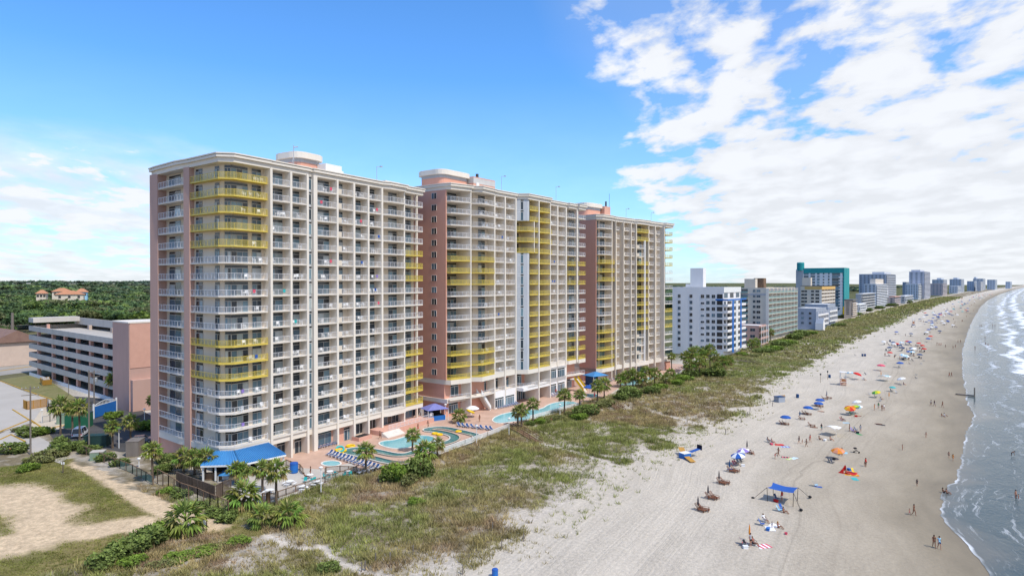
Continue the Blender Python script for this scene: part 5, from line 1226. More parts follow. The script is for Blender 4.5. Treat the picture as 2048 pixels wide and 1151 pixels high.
# ---------------------------------------------------------------- leaf clump crowns
def leafcloud(lobes, n, size, dark, light, seed=0, flat=.5):
    """triangles spread through ellipsoid lobes, crown shading put into the colour: darker inside and below"""
    g = np.random.default_rng(seed); L = np.array(lobes, float); wts = np.prod(L[:, 3:6], 1) ** (2 / 3); wts /= wts.sum()
    k = g.choice(len(L), n, p=wts); d = g.normal(0, 1, (n, 3)); d /= np.linalg.norm(d, axis=1)[:, None]
    r = g.uniform(.35, 1, n) ** .4; r *= (1 + .22 * (vnoise(d[:, 0] * 3 + k * 5, d[:, 1] * 3 + d[:, 2] * 2, seed) - .5))
    p = L[k, :3] + d * r[:, None] * L[k, 3:6]
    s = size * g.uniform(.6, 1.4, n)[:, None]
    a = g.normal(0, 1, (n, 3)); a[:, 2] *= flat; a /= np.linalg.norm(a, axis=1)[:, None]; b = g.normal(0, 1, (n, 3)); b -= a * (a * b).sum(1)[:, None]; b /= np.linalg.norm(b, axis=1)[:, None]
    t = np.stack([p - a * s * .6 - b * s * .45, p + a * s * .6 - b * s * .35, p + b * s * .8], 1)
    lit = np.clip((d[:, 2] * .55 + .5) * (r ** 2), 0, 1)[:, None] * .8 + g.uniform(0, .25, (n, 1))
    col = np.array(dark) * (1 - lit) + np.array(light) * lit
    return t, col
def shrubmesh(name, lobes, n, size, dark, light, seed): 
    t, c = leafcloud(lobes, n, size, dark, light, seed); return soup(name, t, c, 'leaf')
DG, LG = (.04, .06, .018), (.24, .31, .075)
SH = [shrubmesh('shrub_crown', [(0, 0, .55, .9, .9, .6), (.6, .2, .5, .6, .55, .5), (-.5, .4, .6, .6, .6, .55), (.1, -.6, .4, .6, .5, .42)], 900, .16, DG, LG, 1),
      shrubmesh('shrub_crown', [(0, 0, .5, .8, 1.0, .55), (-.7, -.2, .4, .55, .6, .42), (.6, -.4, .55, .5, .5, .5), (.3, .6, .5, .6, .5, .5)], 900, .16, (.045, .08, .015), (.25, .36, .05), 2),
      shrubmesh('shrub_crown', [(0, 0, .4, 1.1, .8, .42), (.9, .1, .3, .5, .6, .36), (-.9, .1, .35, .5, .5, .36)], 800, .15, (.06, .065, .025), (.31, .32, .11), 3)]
def stemmesh():
    m = MB()
    for a in range(4): m.tube([(0, 0, -.1), (.18 * math.cos(a * 1.6), .18 * math.sin(a * 1.6), .35), (.45 * math.cos(a * 1.6 + .3), .45 * math.sin(a * 1.6 + .3), .7)], [.05, .035, .015], 5)
    return m.mesh('shrub_stem', ['bark'])
SST = stemmesh()
def shrub(p, r, hz, k, label, group=None, rz=0):
    o = thing('shrub', label, 'shrub', p, rz, group); c = link('crown', SH[k], o); c.scale = (r, r, hz); s = link('stem', SST, o); s.scale = (r, r, hz * .8)
    return o
# ---------------------------------------------------------------- sabal palms
def frond(m, base, az, el, plen, r, cols, droop, g):
    ca, sa = math.cos(az), math.sin(az); p = Vector(base); e = Vector((ca * math.cos(el), sa * math.cos(el), math.sin(el)))
    q = p + e * plen; side = Vector((-sa, ca, 0)); up = side.cross(e) * -1
    m.face([p - side * .025, p + side * .025, q + side * .02, q - side * .02], 0, cols[0])
    n = 9
    for i in range(n):
        f = (i / (n - 1) - .5) * 2; a = f * 1.45
        d = (e * math.cos(a) + side * math.sin(a)); d = (d + Vector((0, 0, -droop * (.4 + .6 * abs(f))))).normalized()
        L = r * (1 - .28 * abs(f)) * g.uniform(.85, 1.1); mid = q + d * L * .55; tip = q + d * L + Vector((0, 0, -.28 * r * droop * 2)); wv = d.cross(Vector((0, 0, 1)))
        if wv.length < .05: wv = side
        wv = wv.normalized() * .085 * r * 1.15
        c = cols[1 + (i + int(az * 10)) % 2]
        m.face([q, mid - wv, tip], 0, c); m.face([q, tip, mid + wv], 0, tuple(v * .85 for v in c))
def palmcrown(seed, n=30, r=1.0, young=False):
    g = random.Random(seed); m = MB()
    for i in range(n):
        k = i / n; el = math.radians(80 - 125 * k + g.uniform(-8, 8)); az = i * 2.399 + g.uniform(-.2, .2)
        old = k > .80
        c = (.28, .22, .10) if old else (.14 + .08 * g.random(), .185 + .08 * g.random(), .05)
        c2 = tuple(v * 1.7 for v in c); c3 = tuple(v * 1.15 for v in c)
        if g.random() < .22 and not old: c2 = (.46, .42, .17)
        frond(m, (0, 0, 0), az, el, .75 * r * g.uniform(.8, 1.15), .85 * r, (c, c2, c3), .18 + .6 * k, g)
    return m.mesh('palm_crown', ['leaf'])
PC = [palmcrown(s) for s in (1, 2, 3, 4)]
def palmtrunk(seed):
    g = random.Random(seed); m = MB(); pts = []; rs = []
    for i in range(9): k = i / 8; pts.append((g.uniform(-.03, .03), g.uniform(-.03, .03), k)); rs.append(.21 - .05 * k + (.05 if i == 0 else 0) + (.05 * k ** 6))
    m.tube(pts, rs, 8)
    return m.mesh('palm_trunk', ['bark'])
PT_ = [palmtrunk(s) for s in (1, 2, 3)]
def bootmesh():
    m = MB(); g = random.Random(4)
    for i in range(26): a = i * 2.4; z = -.9 + .9 * i / 26; m.face([(.17 * math.cos(a), .17 * math.sin(a), z), (.17 * math.cos(a + .5), .17 * math.sin(a + .5), z), (.32 * math.cos(a + .25), .32 * math.sin(a + .25), z + .28)], 0, (.16 + .08 * g.random(), .12 + .06 * g.random(), .08))
    return m.mesh('old_leaf_bases', ['leaf'])
BOOT = bootmesh()
NP = [0]
def palm(xb, yb, yc, label, rc=1.3, z=None, group=None, xc=None, tz=None):
    """sabal palm: base at (xb, yb), centre of the crown at height yc in the layout"""
    if z is None: p = TZ(xb, yb)
    else: g_ = G(xb, yb, z); p = (g_[0], g_[1], z)
    d = p[1]; zc = CZ + (YH - yc) / F * d; h = max(.6, zc - p[2]); i = NP[0]; NP[0] += 1
    o = thing('palm_tree', label, 'palm tree', p, i * 1.7, group)
    lean = ((xc - xb) / F * d if xc is not None else R.uniform(-.15, .15), R.uniform(-.15, .15))
    t = link('trunk', PT_[i % 3], o); t.scale = (1, 1, h)
    sh = Matrix.Identity(4)
    c = link('crown', PC[i % 4], o); c.location = (0, 0, h); s = rc * R.uniform(.92, 1.08); c.scale = (s, s, s * .95); c.rotation_euler = (R.uniform(-.12, .12), R.uniform(-.12, .12), i)
    if h > 2: b = link('old_leaf_bases', BOOT, o); b.location = (0, 0, h); b.scale = (1.15, 1.15, min(1.6, h * .3))
    return o
PALMS = [
 (229, 806, 757, 'tall palm in front of the garage stair tower', 2.0, 2.0), (121, 868, 812, 'palm between the wooden shed fence and the green sign', 1.9, 2.0), (159, 880, 814, 'dark palm in front of the green container sign', 1.5, 2.0),
 (145, 868, 816, 'thin palm directly left of the green container sign', 1.4, 2.0), (225, 896, 853, 'palm beside the parked white van, near the lamp post', 1.2, 2.0), (261, 885, 843, 'palm at the shaded corner of the nearest tower next to the silver car', 1.35, 2.0),
 (305, 830, 799, 'small palm half hidden by the left edge of the nearest tower', 1.1, 2.0), (304.7, 963, 900, 'lone palm beside the sandy path with a bright crown', 1.25, 2.0),
 (367, 944, 914, 'leftmost palm of the trio touching the blue bar roof', 1.5, 2.1), (389, 948, 918, 'middle palm of the trio touching the blue bar roof', 1.5, 2.1), (410.5, 956, 915, 'rightmost palm of the trio touching the blue bar roof', 1.5, 2.1),
 (472, 968, 939, 'palm in front of the small blue awning of the bar', 1.25, 2.1), (486, 966, 940, 'thin palm right of the small blue awning of the bar', 1.2, 2.1), (525, 984, 938, 'palm on the terrace left of the tallest terrace palm', 1.35, 2.1),
 (552.5, 1012, 941, 'tallest terrace palm standing at the dune side fence', 1.35, 1.9), (731.7, 947, 901, 'palm at the end of the terrace beside the round whirlpool', 1.35, 2.0),
 (825, 902, 869, 'palm on the island between the kidney pool and the lazy river', 1.2, 2.1), (874.5, 917, 889, 'short palm at the dune side of the lazy river', 1.3, 2.0),
 (919, 845, 831, 'short feathery palm in front of the yellow stair by the middle tower', 1.5, 2.1), (854, 811, 789, 'dark palm in the gap between the two nearer towers', 1.2, 2.1),
 (1035.5, 852, 823, 'left of the twin palms at the near end of the long pool', 1.2, 2.0), (1043, 855, 820, 'right of the twin palms at the near end of the long pool', 1.3, 2.0),
 (1066, 847, 808, 'palm standing against the middle of the long pool', 1.35, 2.0), (1129, 828, 789, 'tallest palm at the bend of the long pool', 1.55, 2.0), (1159.5, 812, 789, 'palm at the far end of the long pool', 1.4, 2.0),
 (1195, 806, 771, 'left palm of the pair beside the small round pool', 1.6, 2.0), (1208.5, 797, 768, 'right palm of the pair beside the small round pool', 1.6, 2.0),
 (1241, 774, 757, 'first palm in the row along the farthest pool', 1.6, 2.0), (1252, 773, 753, 'second palm in the row along the farthest pool', 1.7, 2.0), (1266, 773, 750, 'third palm in the row along the farthest pool', 1.8, 2.0),
 (1282.5, 776, 756, 'fourth palm in the row along the farthest pool, shorter than its neighbours', 1.6, 2.0), (1292, 774, 743, 'tallest palm of the row along the farthest pool', 1.7, 2.0), (1309, 770, 746, 'palm near the far end of the farthest pool', 1.7, 2.0),
 (1332, 768, 757, 'short palm past the end of the farthest pool', 1.6, 2.0), (1341, 765, 746, 'slim palm on the far sun deck before the dune shrubs', 1.4, 2.0), (1343, 741, 712, 'thin palm between the third tower and the plain white block', 1.3, 2.0)]
for xb, yb, yc, lab, rc, z in PALMS: palm(xb, yb, yc, lab, rc, z)
for xb, yb, yc, lab, rc in [(488, 1020, 992, 'large round palmetto at the corner of the wooden fence', 2.1), (372, 1066, 1040, 'large palmetto with yellowing fronds by the lot sign', 2.15), (524, 1052, 1034, 'small palmetto at the head of the sandy trail', 1.45), (578, 1050, 1030, 'wide palmetto at the foot of the tall terrace palm', 1.75)]:
    palm(xb, yb, yc, lab, rc, 2.0)
for i, (xb, yb, yc) in enumerate([(1372, 742, 712), (1383, 746, 706), (1392, 738, 703), (1404, 742, 708), (1411, 736, 702), (1420, 738, 698), (1428, 742, 712), (1399, 752, 724), (1378, 752, 728), (1434, 752, 736), (1445, 740, 722), (1456, 732, 720), (1503, 700, 686), (1512, 697, 684), (1541, 684, 664)]):
    palm(xb, yb, yc, ['palm in the dense grove before the plain white block' if i < 10 else 'lone palm left of the low fence by the plain white block', 'palm in front of the low mauve motel'][i > 11], 1.9, 2.0, ['palm grove before the white block', 'palms before the low motel'][i > 11])
# ---------------------------------------------------------------- shrubs placed one by one
def S(x, y, r, h, k, label, group=None):
    if y < 800 and x > 1240: r, h = r * .74, h * .74
    p = TZ(x, y); return shrub((p[0], p[1], p[2] - .05), r, h, k, label, group, R.uniform(0, 6))
S(795, 960, 2.3, 2.9, 1, 'tall rounded dune shrub in front of the lazy river'); S(838, 955, 2.3, 3.3, 0, 'taller right half of the dune shrub before the lazy river'); S(778, 962, 1.6, 2.0, 0, 'lower left lobe of the dune shrub before the lazy river'); S(818, 966, 1.9, 2.2, 2, 'pale flowering front lobe of the dune shrub before the lazy river')
palm(850, 946, 902, 'palmetto growing out of the big dune shrub before the lazy river', 1.7, 2.0)
for x, y, r, h, k, lab in [(300, 1085, 2.2, 2.0, 0, 'dense green shrub beside the big lot palmetto'), (270, 1100, 1.9, 1.6, 0, 'dark shrub at the corner of the sandy lot'), (232, 1118, 1.9, 1.8, 0, 'dark round shrub at the lower left beside the lot grass'), (325, 1070, 1.7, 1.9, 1, 'bright shrub left of the big lot palmetto'), (205, 1135, 1.6, 1.4, 0, 'lowest dark shrub at the bottom edge of the lot'), (262, 1128, 1.5, 1.0, 1, 'low bright shrub between the dark lot shrubs'),
 (400, 1105, 1.9, .55, 1, 'low bright green thicket right of the lot sign'), (440, 1092, 1.7, .5, 2, 'long low bright green thicket beside the sandy trail'), (478, 1083, 1.5, .6, 1, 'bright green thicket end at the sandy trail'), (355, 1116, 1.7, .5, 1, 'bright green ground shrub under the big lot palmetto'), (322, 1130, 1.3, .7, 2, 'bright ground shrub in front of the big lot palmetto'), (660, 1140, 1.2, .9, 0, 'small dark shrub beside the trail at the bottom edge'),
 (832, 1007, 1.2, .9, 1, 'small bright green bush alone in the dune grass'), (455, 1040, 1.5, 1.1, 0, 'dark shrub below the wire fence corner'), (430, 1030, 1.4, 1.0, 0, 'shrub in the middle of the wire fence'), (400, 1015, 1.3, .9, 0, 'shrub along the wire fence beside the sandy path'), (360, 992, 1.5, 1.0, 0, 'shrub hanging over the sandy path below the wire fence'), (335, 985, 1.3, .9, 1, 'bright shrub at the left end of the wire fence'),
 (1090, 842, 2.0, 1.3, 2, 'tan bush at the sea side of the long pool'), (1060, 850, 1.2, 1.0, 0, 'dark bush under the palm at the long pool'), (1078, 846, 1.6, 1.2, 1, 'green bush left of the tan bush by the long pool'), (1115, 838, 1.7, 1.4, 2, 'round yellowish bush by the long pool bend'), (1140, 832, 1.8, 1.5, 2, 'pale bush right of the long pool bend'), (1170, 830, 3.0, 2.5, 0, 'large dark leafy shrub at the end of the long pool'), (1158, 838, 2.0, 1.5, 1, 'green shrub in front of the large dark leafy shrub'), (1210, 812, 2.7, 2.3, 2, 'drooping pale shrub next to the wooden beach stairs'),
 (1258, 795, 4.6, 4.2, 0, 'biggest dark shrub before the farthest pool'), (1244, 799, 3.0, 2.5, 0, 'dark shrub left of the biggest shrub at the farthest pool'), (1302, 786, 3.6, 2.8, 0, 'dark shrub beyond the biggest shrub at the farthest pool'), (1318, 778, 3.2, 2.3, 1, 'shrub at the sea side of the far sun deck'), (1351, 768, 3.6, 2.2, 1, 'bright lime shrub at the end of the far sun deck'), (1366, 760, 4.2, 2.6, 1, 'bright lime shrub before the palm grove'),
 (1382, 753, 4.2, 3.2, 0, 'dark shrub at the foot of the palm grove'), (1406, 749, 4.0, 3.0, 0, 'dark shrub under the middle of the palm grove'), (1434, 752, 4.6, 4.2, 0, 'big round shrub at the right of the palm grove'), (1484, 710, 3.5, 2.0, 1, 'yellow green shrub at the front of the plain white block'), (1525, 705, 6, 3.0, 0, 'dark shrub right of the low mauve motel'), (1545, 700, 6, 3.0, 1, 'bright shrub in front of the cream condominium'), (1508, 712, 4, 2.0, 2, 'pale shrub in front of the low mauve motel'), (1560, 692, 6.5, 3.8, 0, 'dark shrub at the end of the cream condominium'), (1575, 688, 6, 3.5, 1, 'green shrub at the dune side past the cream condominium'),
 (1590, 678, 6.5, 4.5, 0, 'dark trees like shrub between the condominium and the grey blue house'), (1602, 672, 7, 5, 0, 'dark shrub at the left wall of the grey blue house'), (1622, 668, 5.5, 3, 1, 'low shrub before the white gable wing'), (1676, 652, 6.5, 3, 0, 'low dark shrub in the dunes near the grey blue house'), (1690, 636, 8, 4.5, 0, 'shrub under the yellow strip of the teal hotel'), (1712, 630, 8, 4, 0, 'shrub before the white low motel'), (1735, 622, 9, 5, 0, 'shrub before the grey low motel'), (1757, 617, 9, 5, 0, 'shrub in front of the grid front hotel'), (1784, 612, 10, 5, 0, 'shrub between grid front hotel and mauve annex'), (1812, 606, 11, 6, 0, 'shrub by the low shore house')]:
    S(x, y, r, h, k, lab)
for x, y, r, h, k, lab in [(30, 905, 2.2, 1.9, 0, 'dark bush at the left picture edge beside the concrete walk'), (60, 872, 2.4, 1.9, 0, 'dark bush around the near utility pole'), (85, 868, 2.0, 1.7, 1, 'brighter bush right of the near utility pole'), (45, 862, 1.6, 1.4, 2, 'grey green bush left of the near utility pole'), (75, 925, 1.9, 1.6, 2, 'yellowish broad bush at the lot edge'), (100, 915, 2.2, 2.0, 2, 'large yellowish bush left of the small lot notice'), (120, 908, 2.1, 2.1, 0, 'dark bush above the small lot notice'), (55, 940, 1.6, 1.2, 1, 'low bush at the near end of the yellowish hedge'), (225, 835, 2.1, 1.5, 1, 'clipped bright bush right of the blue gate'), (300, 858, 2.8, 2.1, 1, 'large clipped bush against the nearest tower'), (155, 897, 2.0, 1.5, 0, 'dark hedge bush below the white van'), (180, 905, 1.8, 1.4, 0, 'dark hedge bush under the tall utility pole'), (210, 920, 1.6, 1.3, 0, 'dark hedge bush by the green mesh fence'), (120, 888, 1.8, 1.4, 0, 'dark hedge bush left of the white van'), (240, 930, 1.5, 1.2, 0, 'dark bush at the start of the green mesh fence'), (330, 925, 1.8, 1.6, 0, 'dark bush under the shaded corner of the nearest tower'), (345, 935, 1.7, 1.7, 2, 'yellow green bush at the left of the palm trio'), (322, 945, 1.5, 1.4, 0, 'dark bush between the lone palm and the palm trio'), (400, 850 + 78, 1.6, 1.2, 0, 'dark bush behind the palm trio')]:
    S(x, y, r, h, k, lab)
# ---------------------------------------------------------------- forest inland: far wood as one mass, nearer crowns one by one
CR = []
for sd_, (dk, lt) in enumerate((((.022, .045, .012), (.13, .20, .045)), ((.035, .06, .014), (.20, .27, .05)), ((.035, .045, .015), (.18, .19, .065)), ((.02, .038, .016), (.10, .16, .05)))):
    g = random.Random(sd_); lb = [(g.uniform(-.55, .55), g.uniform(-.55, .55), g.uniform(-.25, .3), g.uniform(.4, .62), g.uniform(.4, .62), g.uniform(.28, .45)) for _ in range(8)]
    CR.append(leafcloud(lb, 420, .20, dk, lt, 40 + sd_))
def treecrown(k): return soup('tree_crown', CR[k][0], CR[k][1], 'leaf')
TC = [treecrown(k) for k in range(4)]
def treetrunk():
    m = MB(); m.tube([(0, 0, -.2), (.02, .01, .45), (0, .03, .8)], [.05, .035, .02], 6)
    for a in range(4): m.tube([(0, 0, .45), (.16 * math.cos(a * 1.57), .16 * math.sin(a * 1.57), .72)], [.022, .01], 5)
    return m.mesh('tree_trunk', ['bark'])
TT = treetrunk()
def tree(x, d, h, r, k, label, group=None):
    X = (x - CX) / F * d; Z = float(terrain(X, d)); o = thing('broadleaf_tree', label, 'tree', (X, d, Z), R.uniform(0, 6), group)
    t = link('trunk', TT, o); t.scale = (h * .6, h * .6, h); c = link('crown', TC[k], o); c.location = (0, 0, h * .68); c.scale = (r, r, h * .42)
FT = []
def forest(n, x0, x1, d0, d1, h0, h1, rmul=1.0):
    dd = np.exp(rng.uniform(math.log(d0), math.log(d1), n)); xx = rng.uniform(x0, x1, n); X = (xx - CX) / F * dd; Z = terrain(X, dd)
    t_, n_ = TN(X, dd); ok = (nveg(t_) - n_) > 190 + .05 * np.maximum(t_, 0)
    for i in np.nonzero(ok)[0]:
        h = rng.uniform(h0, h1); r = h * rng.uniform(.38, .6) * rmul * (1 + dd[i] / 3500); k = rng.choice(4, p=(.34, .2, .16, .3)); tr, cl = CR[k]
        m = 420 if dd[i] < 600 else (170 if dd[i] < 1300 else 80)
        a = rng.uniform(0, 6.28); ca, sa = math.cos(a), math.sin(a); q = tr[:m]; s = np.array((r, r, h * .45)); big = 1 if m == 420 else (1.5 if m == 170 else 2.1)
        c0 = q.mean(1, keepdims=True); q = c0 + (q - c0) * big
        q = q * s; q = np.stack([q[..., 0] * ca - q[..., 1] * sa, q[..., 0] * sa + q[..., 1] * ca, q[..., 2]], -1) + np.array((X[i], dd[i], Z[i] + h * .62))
        hz = min(.55, dd[i] / 4200); br = rng.uniform(.9, 1.8)  # distance haze blended into the leaf colour
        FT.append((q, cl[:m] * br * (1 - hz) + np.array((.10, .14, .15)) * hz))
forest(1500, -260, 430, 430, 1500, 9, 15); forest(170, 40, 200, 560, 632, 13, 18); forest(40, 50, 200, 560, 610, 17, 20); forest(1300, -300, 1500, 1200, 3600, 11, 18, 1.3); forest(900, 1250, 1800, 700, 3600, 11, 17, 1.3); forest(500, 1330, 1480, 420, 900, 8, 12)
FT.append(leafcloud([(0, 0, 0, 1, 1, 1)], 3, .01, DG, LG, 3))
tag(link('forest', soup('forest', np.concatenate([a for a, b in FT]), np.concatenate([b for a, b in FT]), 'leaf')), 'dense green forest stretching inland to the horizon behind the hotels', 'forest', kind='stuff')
TLAB = [(8, 318, 13, 6, 0, 'dark tree at the left edge before the brown roofed motel'), (55, 300, 9, 4.2, 1, 'small tree in front of the brown roofed motel beside the garage'), (30, 410, 13, 7, 3, 'dark tree behind the brown roofed motel, leftmost'), (300, 400, 17, 8, 1, 'bright yellow green tree beside the left edge of the nearest tower'), (283, 395, 15, 7, 1, 'yellow green tree behind the garage lift house'), (262, 430, 15, 7, 0, 'mid green tree left of the yellow green tree'), (235, 440, 14, 8, 3, 'dark tree behind the garage roof lamp'), (205, 450, 15, 8, 0, 'green tree behind the middle of the garage roof'), (180, 440, 15, 8, 2, 'olive tree behind the left part of the garage roof'), (155, 455, 14, 8, 0, 'green tree behind the roof of the brown motel'), (125, 445, 15, 8, 3, 'dark tree above the brown motel roof end'), (100, 460, 14, 8, 0, 'green tree in front of the orange roofed houses'), (70, 430, 12, 7, 1, 'pale tree above the brown motel roof')]
for x, d, h, r, k, lab in TLAB: tree(x, d, h, r, k, lab)
# ================================================================ pool decks, terrace, bar, furniture
def smoothpoly(pts, it=2):
    for _ in range(it):
        q = []
        for i in range(len(pts)):
            a, b = pts[i], pts[(i + 1) % len(pts)]
            q += [(a[0] * .75 + b[0] * .25, a[1] * .75 + b[1] * .25), (a[0] * .25 + b[0] * .75, a[1] * .25 + b[1] * .75)]
        pts = q
    return pts
m = MB(); m.prism(DECKPOLY, 1.2, DZ); structure('pool_deck', m.mesh('pool_deck', ['paver']))
TERR = gp([(548, 1003), (720, 940), (702, 925), (640, 938), (588, 934), (574, 920), (500, 935), (452, 962), (470, 1000), (520, 1010)])
m = MB(); m.prism(TERR, DZ - .2, DZ + .035); structure('terrace', m.mesh('terrace', ['terrace']))
def px(l, ox, oy, sc): return [(ox + x / sc, oy + y / sc) for x, y in l]
def pool(name, label, pts, wm='water', depth=.02, cat='pool', smooth=2, rim=.32):
    pts = smoothpoly(pts, smooth); c = (sum(p[0] for p in pts) / len(pts), sum(p[1] for p in pts) / len(pts))
    o = thing(name, label, cat, (c[0], c[1], DZ)); q = [(p[0] - c[0], p[1] - c[1]) for p in pts]
    m = MB(); m.prism(q, -.1, .02); m.build('water', [wm], o)
    m = MB()
    for i in range(len(q)):
        a, b = q[i], q[(i + 1) % len(q)]; m.beam((a[0], a[1], .03), (b[0], b[1], .03), rim, .14)
    m.build('coping', ['coping'], o); return o
S4 = 4.2625
pool('swimming_pool', 'small kidney shaped pool in front of the nearest tower', gp(px([(755, 532), (800, 515), (880, 510), (940, 492), (1000, 474), (1090, 469), (1180, 473), (1240, 488), (1235, 512), (1150, 538), (1060, 560), (990, 580), (900, 585), (820, 572), (765, 552)], 580, 760, S4)))
pool('swimming_pool', 'long turquoise curved pool in front of the middle tower', gp(px([(590, 928), (620, 905), (680, 885), (760, 870), (850, 860), (920, 856), (960, 846), (985, 826), (1030, 810), (1100, 798), (1170, 800), (1215, 815), (1215, 842), (1150, 850), (1090, 872), (1000, 897), (900, 922), (820, 935), (720, 948), (640, 958), (600, 948)], 820, 580, 3.596)))
pool('swimming_pool', 'farthest straight pool behind the row of palms', gp(px([(380, 642), (430, 630), (560, 608), (680, 588), (770, 570), (808, 572), (795, 590), (700, 628), (600, 662), (480, 670), (400, 664)], 1160, 640, 5.115)))
def ellipse_px(x, y, rx, ry): return gp([(x + rx * math.cos(a * PI / 6), y + ry * math.sin(a * PI / 6)) for a in range(12)])
pool('whirlpool', 'small round whirlpool between the terrace rail and the white loungers', ellipse_px(662.5, 926.6, 20, 5.6), cat='whirlpool', smooth=1)
pool('whirlpool', 'small round pool under the blue umbrella near the blue kiosk', ellipse_px(1181.5, 790.5, 15, 3.6), 'riverwater', cat='whirlpool', smooth=1)
RIV = gp(px([(470, 612), (545, 585), (640, 590), (760, 612), (880, 640), (1000, 640), (1100, 602), (1200, 567), (1330, 540), (1402, 512), (1408, 482), (1340, 455), (1240, 436), (1165, 432), (1185, 414), (1300, 405), (1430, 432), (1560, 464), (1615, 486), (1540, 518), (1400, 568), (1250, 622), (1100, 682), (960, 712), (840, 702), (690, 662), (560, 634)], 580, 760, S4))
def offs(pts, d):
    r = []; n = len(pts)
    for i in range(n):
        a, b = pts[i - 1], pts[(i + 1) % n]; dx, dy = b[0] - a[0], b[1] - a[1]; L = math.hypot(dx, dy) or 1
        r.append((pts[i][0] + dy / L * d, pts[i][1] - dx / L * d))
    return r
cl = smoothpoly(RIV, 2); c = cl[0]; o = thing('lazy_river', 'winding green lazy river channel around the sun deck island', 'lazy river', (c[0], c[1], DZ)); cl = [(p[0] - c[0], p[1] - c[1]) for p in cl]
a, b = offs(cl, 1.05), offs(cl, -1.05); m = MB(); n = len(cl)
for i in range(n): j = (i + 1) % n; m.face([(*a[i], .022), (*a[j], .022), (*b[j], .022), (*b[i], .022)])
m.build('water', ['riverwater'], o)
for e, sgn in ((a, 1), (b, -1)):
    m = MB(); k = MB()
    for i in range(n): j = (i + 1) % n; m.beam((*e[i], .16), (*e[j], .16), .22, .1); k.beam((*e[i], .06), (*e[j], .06), .26, .11)
    w_ = m.build('coping', ['coping' if sgn < 0 else 'tancoping'], o); k.build('channel_wall', ['poolwall'], o)
# ---- bar pavilion
def Gz(x, y, z): p = G(x, y, z); return Vector((p[0], p[1], z))
zt, ze = 6.15, 4.75
A_, B_, C_ = Gz(431, 901.5, zt), Gz(467.7, 900.5, zt), Gz(535.8, 885, zt); D_, E_, F_ = Gz(572, 908.5, ze), Gz(480.6, 928.7, ze), Gz(401, 931, ze)
o = thing('bar_pavilion', 'open bar pavilion with bright blue standing seam metal roof', 'pavilion', (E_.x, E_.y, DZ)); off = Vector((E_.x, E_.y, DZ))
A_, B_, C_, D_, E_, F_ = [v - off for v in (A_, B_, C_, D_, E_, F_)]
m = MB(); m.face([B_, E_, D_, C_]); m.face([A_, F_, E_, B_])
for p0, p1, q0, q1, n in ((B_, C_, E_, D_, 26), (A_, B_, F_, E_, 12)):
    for i in range(n + 1):
        k = i / n; s_ = p0.lerp(p1, k); e_ = q0.lerp(q1, k); m.beam(s_ + Vector((0, 0, .07)), e_ + Vector((0, 0, .07)), .09, .16)
m.build('roof', ['bluemetal'], o)
m = MB(); dn = Vector((0, 0, -.12))
for p0, p1 in ((F_, E_), (E_, D_)): m.beam(p0 + dn, p1 + dn, .16, .26)
m.build('fascia', ['whiteframe'], o)
for p0, p1, n in ((F_, E_, 3), (E_, D_, 5)):
    for i in range(n + 1):
        if p0 is E_ and i == 0: continue
        q = p0.lerp(p1, i / n); ins = (((A_ + C_) / 2) - q) * .06; m = MB(); m.box(q.x + ins.x - .12, q.x + ins.x + .12, q.y + ins.y - .12, q.y + ins.y + .12, 0, q.z - .1); m.build('post', ['whiteframe'], o)
m = MB(); q = [F_.lerp(A_, .35), E_.lerp(B_, .35), D_.lerp(C_, .35)]
for p0, p1 in ((q[0], q[1]), (q[1], q[2])): m.beam((p0.x, p0.y, .55), (p1.x, p1.y, .55), .6, 1.1)
m.build('bar_counter', ['timber'], o)
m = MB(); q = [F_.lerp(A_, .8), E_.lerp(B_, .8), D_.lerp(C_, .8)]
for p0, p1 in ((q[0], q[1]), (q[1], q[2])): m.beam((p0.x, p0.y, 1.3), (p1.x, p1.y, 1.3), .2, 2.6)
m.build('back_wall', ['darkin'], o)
# small blue awning below it
z1 = 4.0; pts = [Gz(436, 951, z1 - .9), Gz(494, 951, z1 - .9), Gz(494, 938, z1 - .9), Gz(446, 938, z1 - .9)]; ap = Gz(474, 931, z1)
o = thing('bar_awning', 'small blue hipped awning over the outdoor bar below the pavilion roof', 'awning', (pts[0].x, pts[0].y, DZ)); off = Vector((pts[0].x, pts[0].y, DZ)); pts = [p - off for p in pts]; ap = ap - off
m = MB(); 
for i in range(4): m.face([pts[i], pts[(i + 1) % 4], ap])
m.build('canopy', ['bluemetal'], o)
for p in pts: m = MB(); m.beam((p.x, p.y, 0), (p.x, p.y, p.z), .1, .1); m.build('post', ['whiteframe'], o)
m = MB(); c = (pts[0] + pts[2]) / 2; m.box(c.x - 1.6, c.x + 1.6, c.y - .5, c.y + .5, 0, 1.1); m.build('bar_counter', ['whiteframe'], o)
